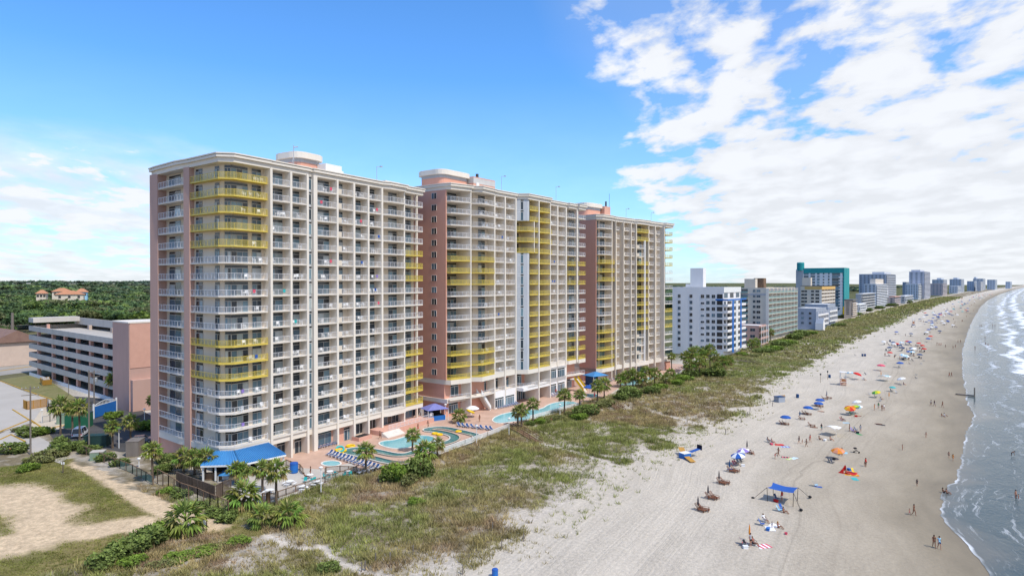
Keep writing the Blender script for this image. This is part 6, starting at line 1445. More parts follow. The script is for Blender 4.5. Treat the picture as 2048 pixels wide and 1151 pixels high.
# ---- fences round the terrace
def path_len(pts): return [math.hypot(b[0] - a[0], b[1] - a[1]) for a, b in zip(pts[:-1], pts[1:])]
def fence(label, pts, z, h, kind='rail', pm='timber', im='screenwood', step=1.8, cat='fence', name='fence'):
    c = pts[0]; o = thing(name, label, cat, (c[0], c[1], z)); q = [(p[0] - c[0], p[1] - c[1]) for p in pts]
    pp = MB(); rr = MB(); ii = MB()
    for a, b in zip(q[:-1], q[1:]):
        L = math.hypot(b[0] - a[0], b[1] - a[1]); n = max(1, round(L / step))
        for k in range(n + 1): x, y = a[0] + (b[0] - a[0]) * k / n, a[1] + (b[1] - a[1]) * k / n; m = MB(); m.beam((x, y, 0), (x, y, h + .08), .11, .11); m.build('post', [pm], o)
        rr.beam((a[0], a[1], h), (b[0], b[1], h), .12, .09)
        if kind == 'rail': rr.beam((a[0], a[1], .15), (b[0], b[1], .15), .06, .08)
        if kind == 'board':
            nb = int(L / .16)
            for k in range(nb): x0, x1 = (k + .06) / nb, (k + .9) / nb; hh = h + R.uniform(-.03, .05); ii.beam((a[0] + (b[0] - a[0]) * (x0 + x1) / 2, a[1] + (b[1] - a[1]) * (x0 + x1) / 2, 0), (a[0] + (b[0] - a[0]) * (x0 + x1) / 2, a[1] + (b[1] - a[1]) * (x0 + x1) / 2, hh), L / nb * .9, .04)
        elif kind == 'picket':
            nb = int(L / .22)
            for k in range(nb + 1): x, y = a[0] + (b[0] - a[0]) * k / nb, a[1] + (b[1] - a[1]) * k / nb; ii.beam((x, y, .1), (x, y, h), .05, .03)
        else: ii.face([(a[0], a[1], .1), (b[0], b[1], .1), (b[0], b[1], h), (a[0], a[1], h)])
    rr.build('rails', [pm], o); ii.build('infill', [im if kind in ('rail', 'mesh') else pm], o)
    return o
M['screenwood'] = screenmat('weathered_pickets', (.30, .24, .19), .45); M['chain'] = screenmat('chain_link', (.14, .15, .15), .16); M['greenmesh'] = screenmat('green_mesh', (.10, .22, .17), .60)
M['whitevinyl'] = screenmat('white_vinyl_pickets', (.75, .74, .72), .7)
fence('brown wooden rail fence along the dune side of the terrace', gp([(540, 1001), (572, 990), (610, 977), (650, 965), (690, 952), (714, 943)]), DZ, 1.05)
fence('short wooden rail fence behind the turquoise terrace chairs', gp([(650, 949), (652, 945), (680, 943), (714, 945)]), DZ, 1.05)
fence('wooden rail fence from the bar to the lounge area', gp([(572, 930), (600, 940), (606, 948)]), DZ, 1.05)
fence('white vinyl fence along the sea side of the lazy river', gp([(862, 913), (885, 905), (930, 888), (975, 872), (1018, 855)]), DZ - .15, 1.1, 'mesh', 'whiteframe', 'whitevinyl', 2.2)
fence('white vinyl fence along the sea side of the long pool', gp([(1060, 838), (1100, 827), (1130, 818), (1162, 810)]), DZ - .15, 1.0, 'mesh', 'whiteframe', 'whitevinyl', 2.2)
fence('white picket fence between the bright shrub and the far sun deck', gp([(1330, 760), (1360, 748), (1372, 738)]), DZ - .1, 1.0, 'mesh', 'whiteframe', 'whitevinyl', 2.2)
fence('tall weathered board fence beside the bar at the sandy path', gp([(353, 970), (385, 983), (430, 1000)]), DZ - .1, 2.3, 'board', 'wood')
fence('short weathered board fence returning to the bar', gp([(433, 997), (445, 990), (462, 984)]), DZ - .1, 2.2, 'board', 'wood')
fence('brown board fence with gate behind the corner palmetto', gp([(455, 1025), (470, 1017), (480, 1012)]), DZ - .1, 2.4, 'board', 'timber')
fence('brown board fence end beside the tallest terrace palm', gp([(525, 1013), (534, 1012), (540, 1008)]), DZ - .1, 2.1, 'board', 'timber')
fence('tall wire fence on thin brown posts along the sandy path', gp([(315, 965), (337, 978), (360, 994), (395, 1006), (420, 1018), (436, 1024), (457, 1034)]), DZ - .1, 2.4, 'mesh', 'timber', 'chain', 2.4)
fence('green mesh covered fence above the sandy path', gp([(240, 935), (265, 945), (292, 960), (306, 968)]), DZ - .1, 1.5, 'mesh', 'timber', 'greenmesh', 2.2)
fence('dark mesh fence in the shade below the hedge', gp([(165, 905), (190, 915), (218, 928), (240, 935)]), DZ - .1, 1.5, 'mesh', 'timber', 'chain', 2.2)
# beach access stairs
def stairs(label, p0, p1, w, z0, z1, cat='stairs', mt='timber', n=7):
    """boardwalk with hand rails stepping down from p0 (z0) to p1 (z1)"""
    o = thing('beach_stairs', label, cat, (p0[0], p0[1], 0)); d = Vector((p1[0] - p0[0], p1[1] - p0[1], 0)); L = d.length; d.normalize(); s = Vector((-d.y, d.x, 0)) * w / 2
    m = MB()
    for i in range(n):
        a = d * (L * (.45 + .55 * i / n)); b = d * (L * (.45 + .55 * (i + .9) / n)); z = z0 + (z1 - z0) * (i + .5) / n; m.beam((a.x, a.y, z), (b.x, b.y, z), w, .08)
    m.beam((0, 0, z0), (d.x * L * .45, d.y * L * .45, z0), w, .1); m.build('treads', [mt], o)
    for sd_ in (-1, 1):
        m = MB(); a = s * sd_; k = d * L * .45; e = d * L
        m.beam((a.x, a.y, z0 + 1), (a.x + k.x, a.y + k.y, z0 + 1), .09, .1); m.beam((a.x + k.x, a.y + k.y, z0 + 1), (a.x + e.x, a.y + e.y, z1 + 1), .09, .1)
        m.beam((a.x, a.y, z0 + .5), (a.x + k.x, a.y + k.y, z0 + .5), .06, .08); m.beam((a.x + k.x, a.y + k.y, z0 + .5), (a.x + e.x, a.y + e.y, z1 + .5), .06, .08)
        for i in range(6): f = i / 5; zz = z0 if f < .45 else z0 + (z1 - z0) * (f - .45) / .55; q = d * L * f; m.beam((a.x + q.x, a.y + q.y, zz - .8), (a.x + q.x, a.y + q.y, zz + 1), .1, .1)
        m.build('handrail', [mt], o)
    return o
stairs('brown wooden boardwalk stairs from the pool gate down to the dune trail', G(1020, 853, 2.1), G(1078, 882, 1.9), 1.6, 2.15, 1.55)
stairs('brown wooden stairs beside the drooping pale shrub', G(1222, 808, 2.1), G(1244, 822, 1.9), 1.8, 2.2, 1.6)
stairs('white wooden boardwalk with crossed rails before the plain white block', G(1478, 722, 2.1), G(1524, 731, 1.9), 2.4, 2.6, 1.7, mt='wood')
# ---- kiosks
def kiosk(label, x, y, w, d, h, rz, wall, low, roof):
    p = G(x, y); o = thing('pool_kiosk', label, 'kiosk', (p[0], p[1], DZ), rz); m = MB(); m.box(-w / 2, w / 2, -d / 2, d / 2, 0, 1.1); m.build('lower_wall', [low], o)
    m = MB(); m.box(-w / 2, -w / 2 + .9, -d / 2, d / 2, 1.1, h); m.box(-w / 2 + .9, w / 2 - .05, d / 2 - .15, d / 2, 1.1, h); m.build('wall', [wall], o)
    m = MB(); m.box(-w / 2 + .9, w / 2 - .1, -d / 2 + .2, d / 2 - .2, 1.1, 1.2); m.box(-w / 2 + .95, w / 2 - .2, d / 2 - .5, d / 2 - .2, 1.2, h - .4); m.build('counter', ['darkin'], o)
    m = MB(); q = [(-w / 2 - .7, -d / 2 - .7), (w / 2 + .7, -d / 2 - .7), (w / 2 + .7, d / 2 + .7), (-w / 2 - .7, d / 2 + .7)]
    for i in range(4): a, b = q[i], q[(i + 1) % 4]; m.face([(a[0], a[1], h), (b[0], b[1], h), (b[0] * .12, b[1] * .12, h + 1.1), (a[0] * .12, a[1] * .12, h + 1.1)])
    m.face([(a[0] * .12, a[1] * .12, h + 1.1) for a in q]); m.face([(*a, h - .02) for a in q][::-1]); m.build('roof', [roof], o)
    for a in q: m = MB(); m.beam((a[0] * .93, a[1] * .93, 0), (a[0] * .93, a[1] * .93, h), .09, .09); m.build('post', ['whiteframe'], o)
    m = MB(); m.box(-w / 2 + .15, -w / 2 + .75, -d / 2 - .03, -d / 2 - .01, 1.3, 2.1); m.build('menu_board', ['cloth'], o)
kiosk('blue towel kiosk with violet roof between the two nearer towers', 869, 838, 4.2, 3.2, 2.7, .55, 'darkblue', 'bluepaint', 'violetroof')
kiosk('dark blue kiosk with bright blue roof by the yellow outdoor stairs', 1191, 768, 5.2, 4.0, 3.0, .6, 'darkblue', 'darkblue', 'bluemetal')
fence('white arched pool gate fence between the nearest tower and the violet roofed kiosk', gp([(838, 838), (846, 830), (856, 826), (864, 824)]), DZ, 2.0, 'mesh', 'whiteframe', 'whitevinyl', 1.6)
def lightpole(x, y, yt, label, z=DZ, r=.08, head='globe'):
    p = G(x, y, z); h = CZ + (YH - yt) / F * p[1] - z; o = thing('lamp_post', label, 'lamp post', (p[0], p[1], z)); m = MB(); m.tube([(0, 0, -.2), (0, 0, h)], [r, r * .8], 8); m.build('pole', ['whiteframe'], o)
    m = MB(); m.lathe([(.05, h), (.3, h + .05), (.34, h + .2), (.1, h + .34), (0, h + .36)], 10); m.build('lamp_head', ['whiteframe'], o)
for a in [(642, 984, 937, 'white lamp post in the middle of the dune side terrace fence'), (953, 886, 853, 'white lamp post on the sea side of the lazy river'), (868.5, 917, 884, 'white lamp post next to the short palm by the lazy river'), (1018, 870, 838, 'white lamp post at the pool gate above the boardwalk stairs'), (1120, 830, 810, 'white lamp post at the long pool edge'), (891, 838, 810, 'white lamp post right of the violet roofed kiosk'), (238, 895, 858, 'white lamp post in the shade left of the silver car'), (289, 842, 819, 'white bollard lamp post in the driveway by the clipped bush'), (278, 932, 919, 'short white post beside the green mesh fence'), (84, 845, 821, 'short white post in the sandy yard by the pipe gate')]: lightpole(*a)
# yellow stairs and slide posts
def ystairs(label, x, y, h, rz, k=1.0):
    p = G(x, y); o = thing('outdoor_stairs', label, 'stairs', (p[0], p[1], DZ), rz); m = MB()
    for i in range(9): m.box(-.9, .9, -3.2 * k + i * .36 * k, -3.2 * k + (i + .9) * .36 * k, h * i / 9, h * (i + 1) / 9)
    m.build('treads', ['trim'], o)
    for s_ in (-1, 1): m = MB(); m.face([(s_ * .95, -3.2 * k, .2), (s_ * .95, 0, h), (s_ * .95, 0, h + 1.1), (s_ * .95, -3.2 * k, 1.2)]); m.face([(s_ * 1.02, -3.2 * k, .2), (s_ * 1.02, 0, h), (s_ * 1.02, 0, h + 1.1), (s_ * 1.02, -3.2 * k, 1.2)]); m.build('side_panel', ['yellow' if k > 1 else 'whiteframe'], o)
    m = MB(); m.box(-1, 1, 0, 1.6, h - .25, h); m.build('landing', ['trim'], o)
ystairs('yellow sided outdoor stairs behind the blue roofed kiosk', 1152, 781, 3.6, .9, 1.05); ystairs('beige outdoor stairs with yellow panel on the middle tower podium', 958, 822, 4.6, 2.3, 1.0)
# ---------------------------------------------------------------- furniture prototypes
def P_lounger():
    o = thing('sun_lounger', 'x', 'lounger'); m = MB()
    for x in (-.3, .3): m.beam((x, -.95, .32), (x, .35, .34), .05, .06); m.beam((x, .35, .34), (x, .95, .78), .05, .06)
    for x, y in ((-.3, -.8), (.3, -.8), (-.3, .4), (.3, .4)): m.tube([(x, y, .34), (x * 1.15, y, 0)], .03, 5)
    for x in (-.34, .34): m.beam((x, 0, .5), (x, .5, .52), .05, .04)
    m.build('frame', ['plastic'], o); m = MB(); m.face([(-.27, -.93, .36), (.27, -.93, .36), (.27, .35, .37), (-.27, .35, .37)]); m.face([(-.27, .35, .37), (.27, .35, .37), (.27, .93, .80), (-.27, .93, .80)]); m.build('sling', ['bluesling'], o)
    return proto(o)
LOUNGE = P_lounger()
def P_pchair():
    m = MB(); m.box(-.24, .24, -.24, .22, .40, .45); m.box(-.24, .24, .20, .25, .45, .88)
    for x in (-.22, .22): 
        for y in (-.2, .2): m.beam((x, y, 0), (x, y, .42), .05, .05)
        m.beam((x * 1.12, -.2, .64), (x * 1.12, .22, .66), .05, .04); m.beam((x * 1.1, -.2, .42), (x * 1.1, -.2, .64), .05, .05)
    o = m.build('plastic_chair', ['plastic']); tag(o, 'x', 'chair'); return proto(o)
PCHAIR = P_pchair()
def P_table(mt):
    o = thing('round_table', 'x', 'table'); m = MB(); m.lathe([(0, .72), (.55, .72), (.57, .75), (.55, .77), (0, .77)], 16); m.build('tabletop', [mt], o)
    m = MB(); m.tube([(0, 0, 0), (0, 0, .72)], .05, 8); m.lathe([(.32, 0), (.30, .04), (.05, .08)], 12); m.build('pedestal', [mt], o); return proto(o)
TABLE = P_table('plastic')
def P_picnic():
    o = thing('picnic_table', 'x', 'table'); m = MB(); m.lathe([(0, .72), (.62, .72), (.64, .75), (.62, .78), (0, .78)], 16); m.build('tabletop', ['plastic'], o)
    for a in range(4): 
        t = a * PI / 2 + .4; m = MB(); m.box(-.45, .45, .8, 1.1, .42, .46); m.beam((0, .1, .35), (0, .95, .40), .07, .07); m.beam((0, .95, .4), (0, 1.0, 0), .06, .06); m.xf(Matrix.Rotation(t, 4, 'Z')); m.build('bench', ['plastic'], o)
    m = MB(); m.tube([(0, 0, 0), (0, 0, .72)], .06, 8); m.build('pedestal', ['plastic'], o); return proto(o)
PICNIC = P_picnic()
def put(pr, x, y, label, cat=None, group=None, rz=None, z=DZ, mats=None, scale=None):
    p = TZ(x, y) if z is None else (*G(x, y, z), z); return dup(pr, p, R.uniform(0, 6) if rz is None else rz, label, cat, group, scale, mats)
LOOK = math.pi / 2 - TH     # heading that makes local +y point inland
def row(pr, x0, y0, x1, y1, n, label, group, rz, mats=None, jit=.12, z=DZ):
    a, b = Vector(G(x0, y0, z)), Vector(G(x1, y1, z))
    for i in range(n):
        p = a.lerp(b, i / max(1, n - 1)); dup(pr, (p.x + R.uniform(-.1, .1), p.y + R.uniform(-.1, .1), z), rz + R.uniform(-jit, jit), label, None, group, None, mats)
inl = math.atan2(CN[1], CN[0]) + PI / 2     # rotation so that local -y faces the sea
row(LOUNGE, 623, 899, 668, 888, 7, 'blue sling lounger in the row against the dark ground floor glass', 'loungers by the dark glass', inl)
row(LOUNGE, 658, 909, 752, 938, 14, 'white and blue lounger in the slanting row beside the whirlpool', 'loungers beside the whirlpool', inl - 1.3)
row(LOUNGE, 722, 948, 764, 936, 6, 'lounger seen from behind beside the terrace end palm', 'loungers at the terrace end', inl + 2.9, {'sling': 'grey'})
row(LOUNGE, 918, 852, 983, 860, 8, 'dark blue lounger in the row right of the lazy river', 'loungers right of the lazy river', inl - .5)
row(LOUNGE, 996, 816, 1036, 808, 9, 'lounger in the row below the glazed podium of the middle tower', 'loungers under the podium', inl)
row(LOUNGE, 1103, 793, 1128, 784, 7, 'lounger among the guests at the podium end of the long pool', 'loungers at the long pool podium', inl)
row(LOUNGE, 1215, 764, 1300, 742, 14, 'blue lounger in the row along the farthest tower', 'loungers by the farthest tower', inl)
row(LOUNGE, 1318, 752, 1366, 736, 9, 'lounger on the far sun deck beside the white fence', 'loungers on the far sun deck', inl + 1.2, {'sling': 'salmon'})
for x, y, lab in [(535, 955, 'white round table in front of the bar left of the terrace palms'), (576, 941, 'white round table beside the blue trash bin'), (620, 953, 'white round table where two guests sit in turquoise chairs'), (660, 946, 'white round table with turquoise chairs under the rail fence'), (694, 945, 'white round table at the far end of the terrace')]: put(TABLE, x, y + 4, lab)
for x, y, lab in [(579, 966, 'white round picnic table in the middle of the terrace'), (602, 976, 'white round picnic table nearest the dune side fence'), (539, 984, 'white round picnic table between the two tall terrace palms'), (632, 966, 'white round picnic table beside the lamp post on the terrace')]: put(PICNIC, x, y + 4, lab)
for x, y, lab in [(611, 962, 'turquoise chair at the guests table, left side'), (628, 961, 'turquoise chair at the guests table, right side'), (622, 964, 'turquoise chair at the guests table, near side'), (650, 955, 'turquoise chair left of the fence side table'), (657, 957, 'turquoise chair in front of the fence side table'), (668, 953, 'turquoise chair right of the fence side table'), (672, 949, 'turquoise chair behind the fence side table'), (688, 951, 'turquoise chair at the far terrace table, left side'), (700, 949, 'turquoise chair at the far terrace table, right side'), (540, 962, 'pale green chair at the table in front of the bar')]: put(PCHAIR, x, y + 2, lab, mats={'plastic_chair': 'teal'})
for x, y, lab in [(584, 943, 'white chair beside the blue trash bin'), (568, 947, 'white chair left of the table by the trash bin'), (512, 948, 'white chair by the bar counter, left'), (518, 946, 'white chair by the bar counter, right')]: put(PCHAIR, x, y + 2, lab)
def bin_(x, y, label, mt, z=DZ, r=.4, h=1.1, name='trash_bin'):
    p = TZ(x, y) if z is None else (*G(x, y, z), z); o = thing(name, label, 'trash bin', p); m = MB(); m.lathe([(0, 0), (r * .85, 0), (r, h * .1), (r, h * .8), (r * 1.05, h * .82)], 12); m.build('drum', [mt], o); m = MB(); m.lathe([(r * 1.05, h * .82), (r * .95, h * .95), (r * .5, h), (0, h)], 12); m.build('lid', [mt if mt != 'bluepaint' else 'bluefab'], o)
bin_(588, 945, 'big blue lidded trash bin at the bar terrace rail', 'bluepaint', DZ, .7, 1.9)
# tubes and floats
def torus(name, label, x, y, mt, r=.65, z=DZ + .18, cat='swim ring', tilt=0):
    p = G(x, y, z); m = MB(); n, k = 14, 8; b = 0
    for i in range(n):
        for j in range(k):
            a, c = 2 * PI * i / n, 2 * PI * j / k; m.v.append(((r + .2 * math.cos(c)) * math.cos(a), (r + .2 * math.cos(c)) * math.sin(a), .2 * math.sin(c)))
    for i in range(n):
        for j in range(k): m.f.append((i * k + j, (i + 1) % n * k + j, (i + 1) % n * k + (j + 1) % k, i * k + (j + 1) % k)); m.m.append(0); m.c.append((1, 1, 1))
    o = m.build(name, [mt], None, True); o.location = (*p, z); o.rotation_euler = (tilt, 0, R.uniform(0, 3)); tag(o, label, cat)
torus('swim_ring', 'yellow swim ring on the deck above the left end of the lazy river', 701, 891, 'yellow', .8); torus('swim_ring', 'yellow swim ring under the teal ring at the lazy river', 683, 900, 'yellow', .85); torus('swim_ring', 'second yellow swim ring leaning against the teal ring', 679, 902, 'yellow', .8, DZ + .5, tilt=.5); torus('swim_ring', 'teal swim ring lying on the yellow rings', 680, 897, 'teal', .7, DZ + .75, tilt=.5)
for x, y, lab in [(870, 866, 'yellow ring floating at the upper bend of the lazy river'), (879, 868, 'second yellow ring floating at the upper bend of the lazy river'), (848, 843, 'yellow ring on the deck in front of the violet roofed kiosk'), (917, 862, 'small yellow ring floating at the top of the lazy river')]: torus('swim_ring', lab, x, y, 'yellow', .55)
torus('swim_ring', 'yellow ring stacked high by the stair with yellow panel', 941, 822, 'yellow', .9, DZ + 2.4, tilt=.4)
# white plastic chairs out on hotel balconies
for T_, sp, n in ((t1, [(CU[0][1], CU[1][0]), (CU[1][1], CU[2][0]), (CU[3][1], CU[4][0]), (CU[4][1] + 1, CU[5][0]), (CU[5][1], CU[6][0]), (CU[6][1], CU[7][0]), (-7, -1.2), (-7, -1.2)], 150), (t2, [(g2(989), g2(1008)), (g2(1010), g2(1029)), (g2(1101), g2(1113)), (-6, -1)], 70)):
    Zb, Nf = (Z1, N1) if T_ is t1 else (Z2, N2)
    for i in range(n):
        a, b = R.choice(sp); u = R.uniform(a + .5, b - .4); r = R.randrange(Nf); p = T_.wx(u, R.uniform(.5, 1.1))
        dup(PCHAIR, (p[0], p[1], Zb + DZ + r * FH + .01), T_.root.rotation_euler.z + R.uniform(-1.5, 1.5), 'white plastic chair standing on a hotel balcony', None, 'balcony chairs', 1.1)
for i in range(26):
    T_, Zb, Nf, sp = (t1, Z1, N1, [(CU[0][1], CU[1][0]), (CU[1][1], CU[2][0]), (CU[3][1], CU[4][0]), (CU[5][1], CU[6][0]), (CU[6][1], CU[7][0]), (-7, -1.2)]) if i < 18 else (t2, Z2, N2, [(g2(989), g2(1008)), (g2(1010), g2(1029)), (g2(1101), g2(1113))])
    a, b = R.choice(sp); u = R.uniform(a + .6, b - .7); cn, mt = R.choice((('blue', 'bluefab'), ('teal', 'teal'), ('pink', 'pinkf'), ('lilac', 'purple'), ('white', 'cloth'))); z = Zb + DZ + R.randrange(Nf) * FH; p = T_.wx(u, -.11); m = MB(); m.box(-.27, .27, -.03, .0, .5, 1.08); m.box(-.27, .27, 0, .14, 1.06, 1.09)
    o = m.build('hanging_towel', [mt]); o.location = (p[0], p[1], z); o.rotation_euler = (0, 0, T_.root.rotation_euler.z); tag(o, cn + ' towel hung over a white hotel balcony rail', 'towel', cn + ' towels on balcony rails')
# ================================================================ people
def skinmesh(name, verts, edges, radii, root=0, sub=1, mats=('skin',), extra=None):
    me = bpy.data.meshes.new('tmp'); me.from_pydata(verts, edges, []); ob = bpy.data.objects.new('tmp', me); COL.objects.link(ob)
    md = ob.modifiers.new('Skin', 'SKIN')
    sv = me.skin_vertices[0].data
    for i, r in enumerate(radii): sv[i].radius = (r, r) if not isinstance(r, tuple) else r; sv[i].use_root = (i == root)
    if sub: s = ob.modifiers.new('Sub', 'SUBSURF'); s.levels = sub; s.render_levels = sub
    dg = bpy.context.evaluated_depsgraph_get(); dg.update()
    ev = ob.evaluated_get(dg); m2 = bpy.data.meshes.new_from_object(ev); bpy.data.objects.remove(ob)
    mb = MB(); mb.v = [tuple(v.co) for v in m2.vertices]; mb.f = [tuple(p.vertices) for p in m2.polygons]; mb.m = [0] * len(mb.f); mb.c = [(1, 1, 1)] * len(mb.f)
    if extra: mb.add(extra)
    return mb.mesh(name, mats, True)
def lerp3(a, b, k): return tuple(a[i] + (b[i] - a[i]) * k for i in range(3))
def hand(m, wrist, dirv, side):
    """five tapering, bent fingers and a thumb at the side of the palm"""
    d = Vector(dirv).normalized(); s = Vector(side).normalized(); p = Vector(wrist) + d * .085; nrm = d.cross(s).normalized()
    for i, (o, L) in enumerate(((-.03, .065), (-.01, .078), (.01, .072), (.03, .055))):
        b = p + s * o; m.tube([b, b + d * L * .5 + nrm * .006, b + d * L * .85 + nrm * .028], [.010, .009, .006], 5)
    b = Vector(wrist) + d * .03 - s * .03; m.tube([b, b - s * .03 + d * .03, b - s * .035 + d * .06], [.012, .010, .007], 5)
POSES = {}
def make_pose(key, J, prone=False):
    """J: joint positions; returns body, top, shorts, hair, face meshes"""
    names = ['pelvis', 'waist', 'chest', 'neckbase', 'neck', 'head', 'crown']; V = [J[n] for n in names]; Rr = [(.135, .115), (.12, .10), (.15, .11), .075, .055, .088, .062]
    E_ = [(i, i + 1) for i in range(6)]; ex = MB()
    for sd_ in ('l', 'r'):
        s = 1 if sd_ == 'l' else -1
        b = len(V); V += [J['sho_' + sd_], J['elb_' + sd_], J['wri_' + sd_], lerp3(J['elb_' + sd_], J['wri_' + sd_], 1.33)]; Rr += [.062, .042, .028, (.038, .022)]
        E_ += [(3, b), (b, b + 1), (b + 1, b + 2), (b + 2, b + 3)]
        dv = Vector(J['wri_' + sd_]) - Vector(J['elb_' + sd_]); hand(ex, J['wri_' + sd_], dv, dv.cross(Vector((s, .2, 0))).normalized() if abs(dv.normalized().x) < .9 else (0, 1, 0))
        b = len(V); V += [J['hip_' + sd_], J['kne_' + sd_], J['ank_' + sd_], J['toe_' + sd_]]; Rr += [.092, .058, .038, .034]
        E_ += [(0, b), (b, b + 1), (b + 1, b + 2), (b + 2, b + 3)]
    hd = Vector(J['head']); up = (Vector(J['crown']) - Vector(J['neck'])).normalized(); fw = Vector(J['face']).normalized(); sd2 = fw.cross(up)
    ex.ell(hd + fw * .10, (.016, .016, .024), 6, 4)                      # nose
    for s in (-1, 1): ex.ell(hd + sd2 * .088 * s, (.018, .022, .032), 6, 4)   # ears
    body = skinmesh('person', V, E_, Rr, 0, 1, ('skin',), ex)
    fm = MB()
    for s in (-1, 1): fm.ell(hd + fw * .088 + sd2 * .034 * s + up * .012, (.014, .010, .009), 6, 4)
    fm.ell(hd + fw * .085 - up * .055, (.026, .012, .007), 6, 4); face = fm.mesh('face', ['hairk'])
    hm = MB(); hm.ell(hd + up * .035 - fw * .022, (.098, .102, .098), 10, 7); hm.ell(hd - fw * .07 - up * .07, (.07, .06, .12), 8, 6); hair = hm.mesh('hair', ['hairb'], True)
    mid = {s: lerp3(J['hip_' + s], J['kne_' + s], .55) for s in 'lr'}
    sh = skinmesh('shorts', [J['pelvis'], lerp3(J['pelvis'], J['waist'], .6), J['hip_l'], mid['l'], J['hip_r'], mid['r']], [(0, 1), (0, 2), (2, 3), (0, 4), (4, 5)], [(.150, .128), (.136, .115), .108, .088, .108, .088], 0, 1, ('bluefab',))
    tp = skinmesh('shirt', [J['waist'], J['chest'], J['neckbase'], J['sho_l'], lerp3(J['sho_l'], J['elb_l'], .5), J['sho_r'], lerp3(J['sho_r'], J['elb_r'], .5), lerp3(J['pelvis'], J['waist'], .4)], [(0, 1), (1, 2), (2, 3), (3, 4), (2, 5), (5, 6), (0, 7)], [(.135, .115), (.166, .126), .088, .078, .064, .078, .064, (.15, .128)], 0, 1, ('cloth',))
    br = skinmesh('bikini_top', [lerp3(J['waist'], J['chest'], .55), J['chest'], lerp3(J['chest'], J['neckbase'], .25)], [(0, 1), (1, 2)], [(.142, .112), (.160, .122), (.145, .105)], 0, 1, ('black',))
    bb = skinmesh('swim_bottom', [J['pelvis'], lerp3(J['pelvis'], J['waist'], .35), lerp3(J['pelvis'], J['hip_l'], .8), lerp3(J['pelvis'], J['hip_r'], .8)], [(0, 1), (0, 2), (0, 3)], [(.146, .124), (.138, .116), .112, .112], 0, 1, ('black',))
    POSES[key] = dict(person=body, face=face, hair=hair, shorts=sh, shirt=tp, bikini_top=br, swim_bottom=bb)
def base_pose():
    J = dict(pelvis=(0, 0, .93), waist=(0, .01, 1.08), chest=(0, .01, 1.28), neckbase=(0, .02, 1.42), neck=(0, .01, 1.50), head=(0, -.01, 1.60), crown=(0, 0, 1.68), face=(0, -1, -.1))
    for s, k in (('l', 1), ('r', -1)): J.update({'sho_' + s: (.17 * k, .02, 1.40), 'elb_' + s: (.235 * k, .05, 1.13), 'wri_' + s: (.25 * k, -.05, .89), 'hip_' + s: (.09 * k, 0, .88), 'kne_' + s: (.10 * k, -.02, .48), 'ank_' + s: (.105 * k, .03, .07), 'toe_' + s: (.12 * k, -.12, .03)})
    return J
make_pose('stand', base_pose())
J = base_pose(); J.update(kne_l=(.10, -.17, .50), ank_l=(.10, -.20, .07), toe_l=(.10, -.36, .05), kne_r=(-.10, .06, .48), ank_r=(-.10, .30, .12), toe_r=(-.10, .20, .03), elb_l=(.23, .14, 1.15), wri_l=(.24, .16, .91), elb_r=(-.23, -.06, 1.14), wri_r=(-.21, -.24, .95)); make_pose('walk', J)
J = base_pose(); J.update(pelvis=(0, .05, .90), waist=(0, -.06, 1.02), chest=(0, -.24, 1.12), neckbase=(0, -.36, 1.18), neck=(0, -.43, 1.20), head=(0, -.52, 1.22), crown=(0, -.58, 1.26), face=(0, -.5, -.85), sho_l=(.17, -.34, 1.15), sho_r=(-.17, -.34, 1.15), elb_l=(.2, -.40, .88), wri_l=(.16, -.48, .64), elb_r=(-.2, -.40, .88), wri_r=(-.16, -.48, .64)); make_pose('bend', J)
J = base_pose(); J.update(pelvis=(0, .1, .40), waist=(0, .17, .54), chest=(0, .27, .73), neckbase=(0, .33, .86), neck=(0, .34, .93), head=(0, .32, 1.03), crown=(0, .34, 1.11), face=(0, -1, -.15))
for s, k in (('l', 1), ('r', -1)): J.update({'sho_' + s: (.17 * k, .32, .84), 'elb_' + s: (.26 * k, .14, .62), 'wri_' + s: (.22 * k, -.10, .58), 'hip_' + s: (.09 * k, .04, .38), 'kne_' + s: (.11 * k, -.38, .42), 'ank_' + s: (.12 * k, -.62, .07), 'toe_' + s: (.13 * k, -.76, .05)})
make_pose('chair', J)
J = base_pose(); J.update(pelvis=(0, .1, .13), waist=(0, .15, .28), chest=(0, .20, .48), neckbase=(0, .22, .62), neck=(0, .20, .69), head=(0, .17, .79), crown=(0, .18, .87), face=(0, -1, -.15))
for s, k in (('l', 1), ('r', -1)): J.update({'sho_' + s: (.17 * k, .21, .60), 'elb_' + s: (.25 * k, .05, .40), 'wri_' + s: (.18 * k, -.16, .36), 'hip_' + s: (.09 * k, .04, .13), 'kne_' + s: (.14 * k, -.30, .36), 'ank_' + s: (.13 * k, -.56, .07), 'toe_' + s: (.13 * k, -.70, .04)})
make_pose('ground', J)
J = base_pose(); L_ = {k: ((v[0], -(v[2] - .9), .13 + v[1] * .3) if k != 'face' else (0, 0, 1)) for k, v in J.items()}; make_pose('lie', L_)
PEOPLE_N = [0]
def person(p, pose, label, skin='skin', hair='hairb', wear=(('shorts', 'bluefab'),), rz=0.0, scale=1.0, group=None):
    ms = POSES[pose]
    o = link('person', ms['person']); o.location = p; o.rotation_euler = (0, 0, rz); o.scale = (scale,) * 3; tag(o, label, 'person', group)
    def ch(n, mt):
        c = link(n, ms[n], o)
        if mt: c.material_slots[0].link = 'OBJECT'; c.material_slots[0].material = M[mt]
    if skin != 'skin': o.material_slots[0].link = 'OBJECT'; o.material_slots[0].material = M[skin]
    ch('hair', hair); ch('face', None)
    for n, mt in wear: ch(n, mt)
    return o
BIK = lambda c: (('bikini_top', c), ('swim_bottom', c)); TEE = lambda a, b: (('shirt', a), ('shorts', b)); TRK = lambda c: (('shorts', c),)
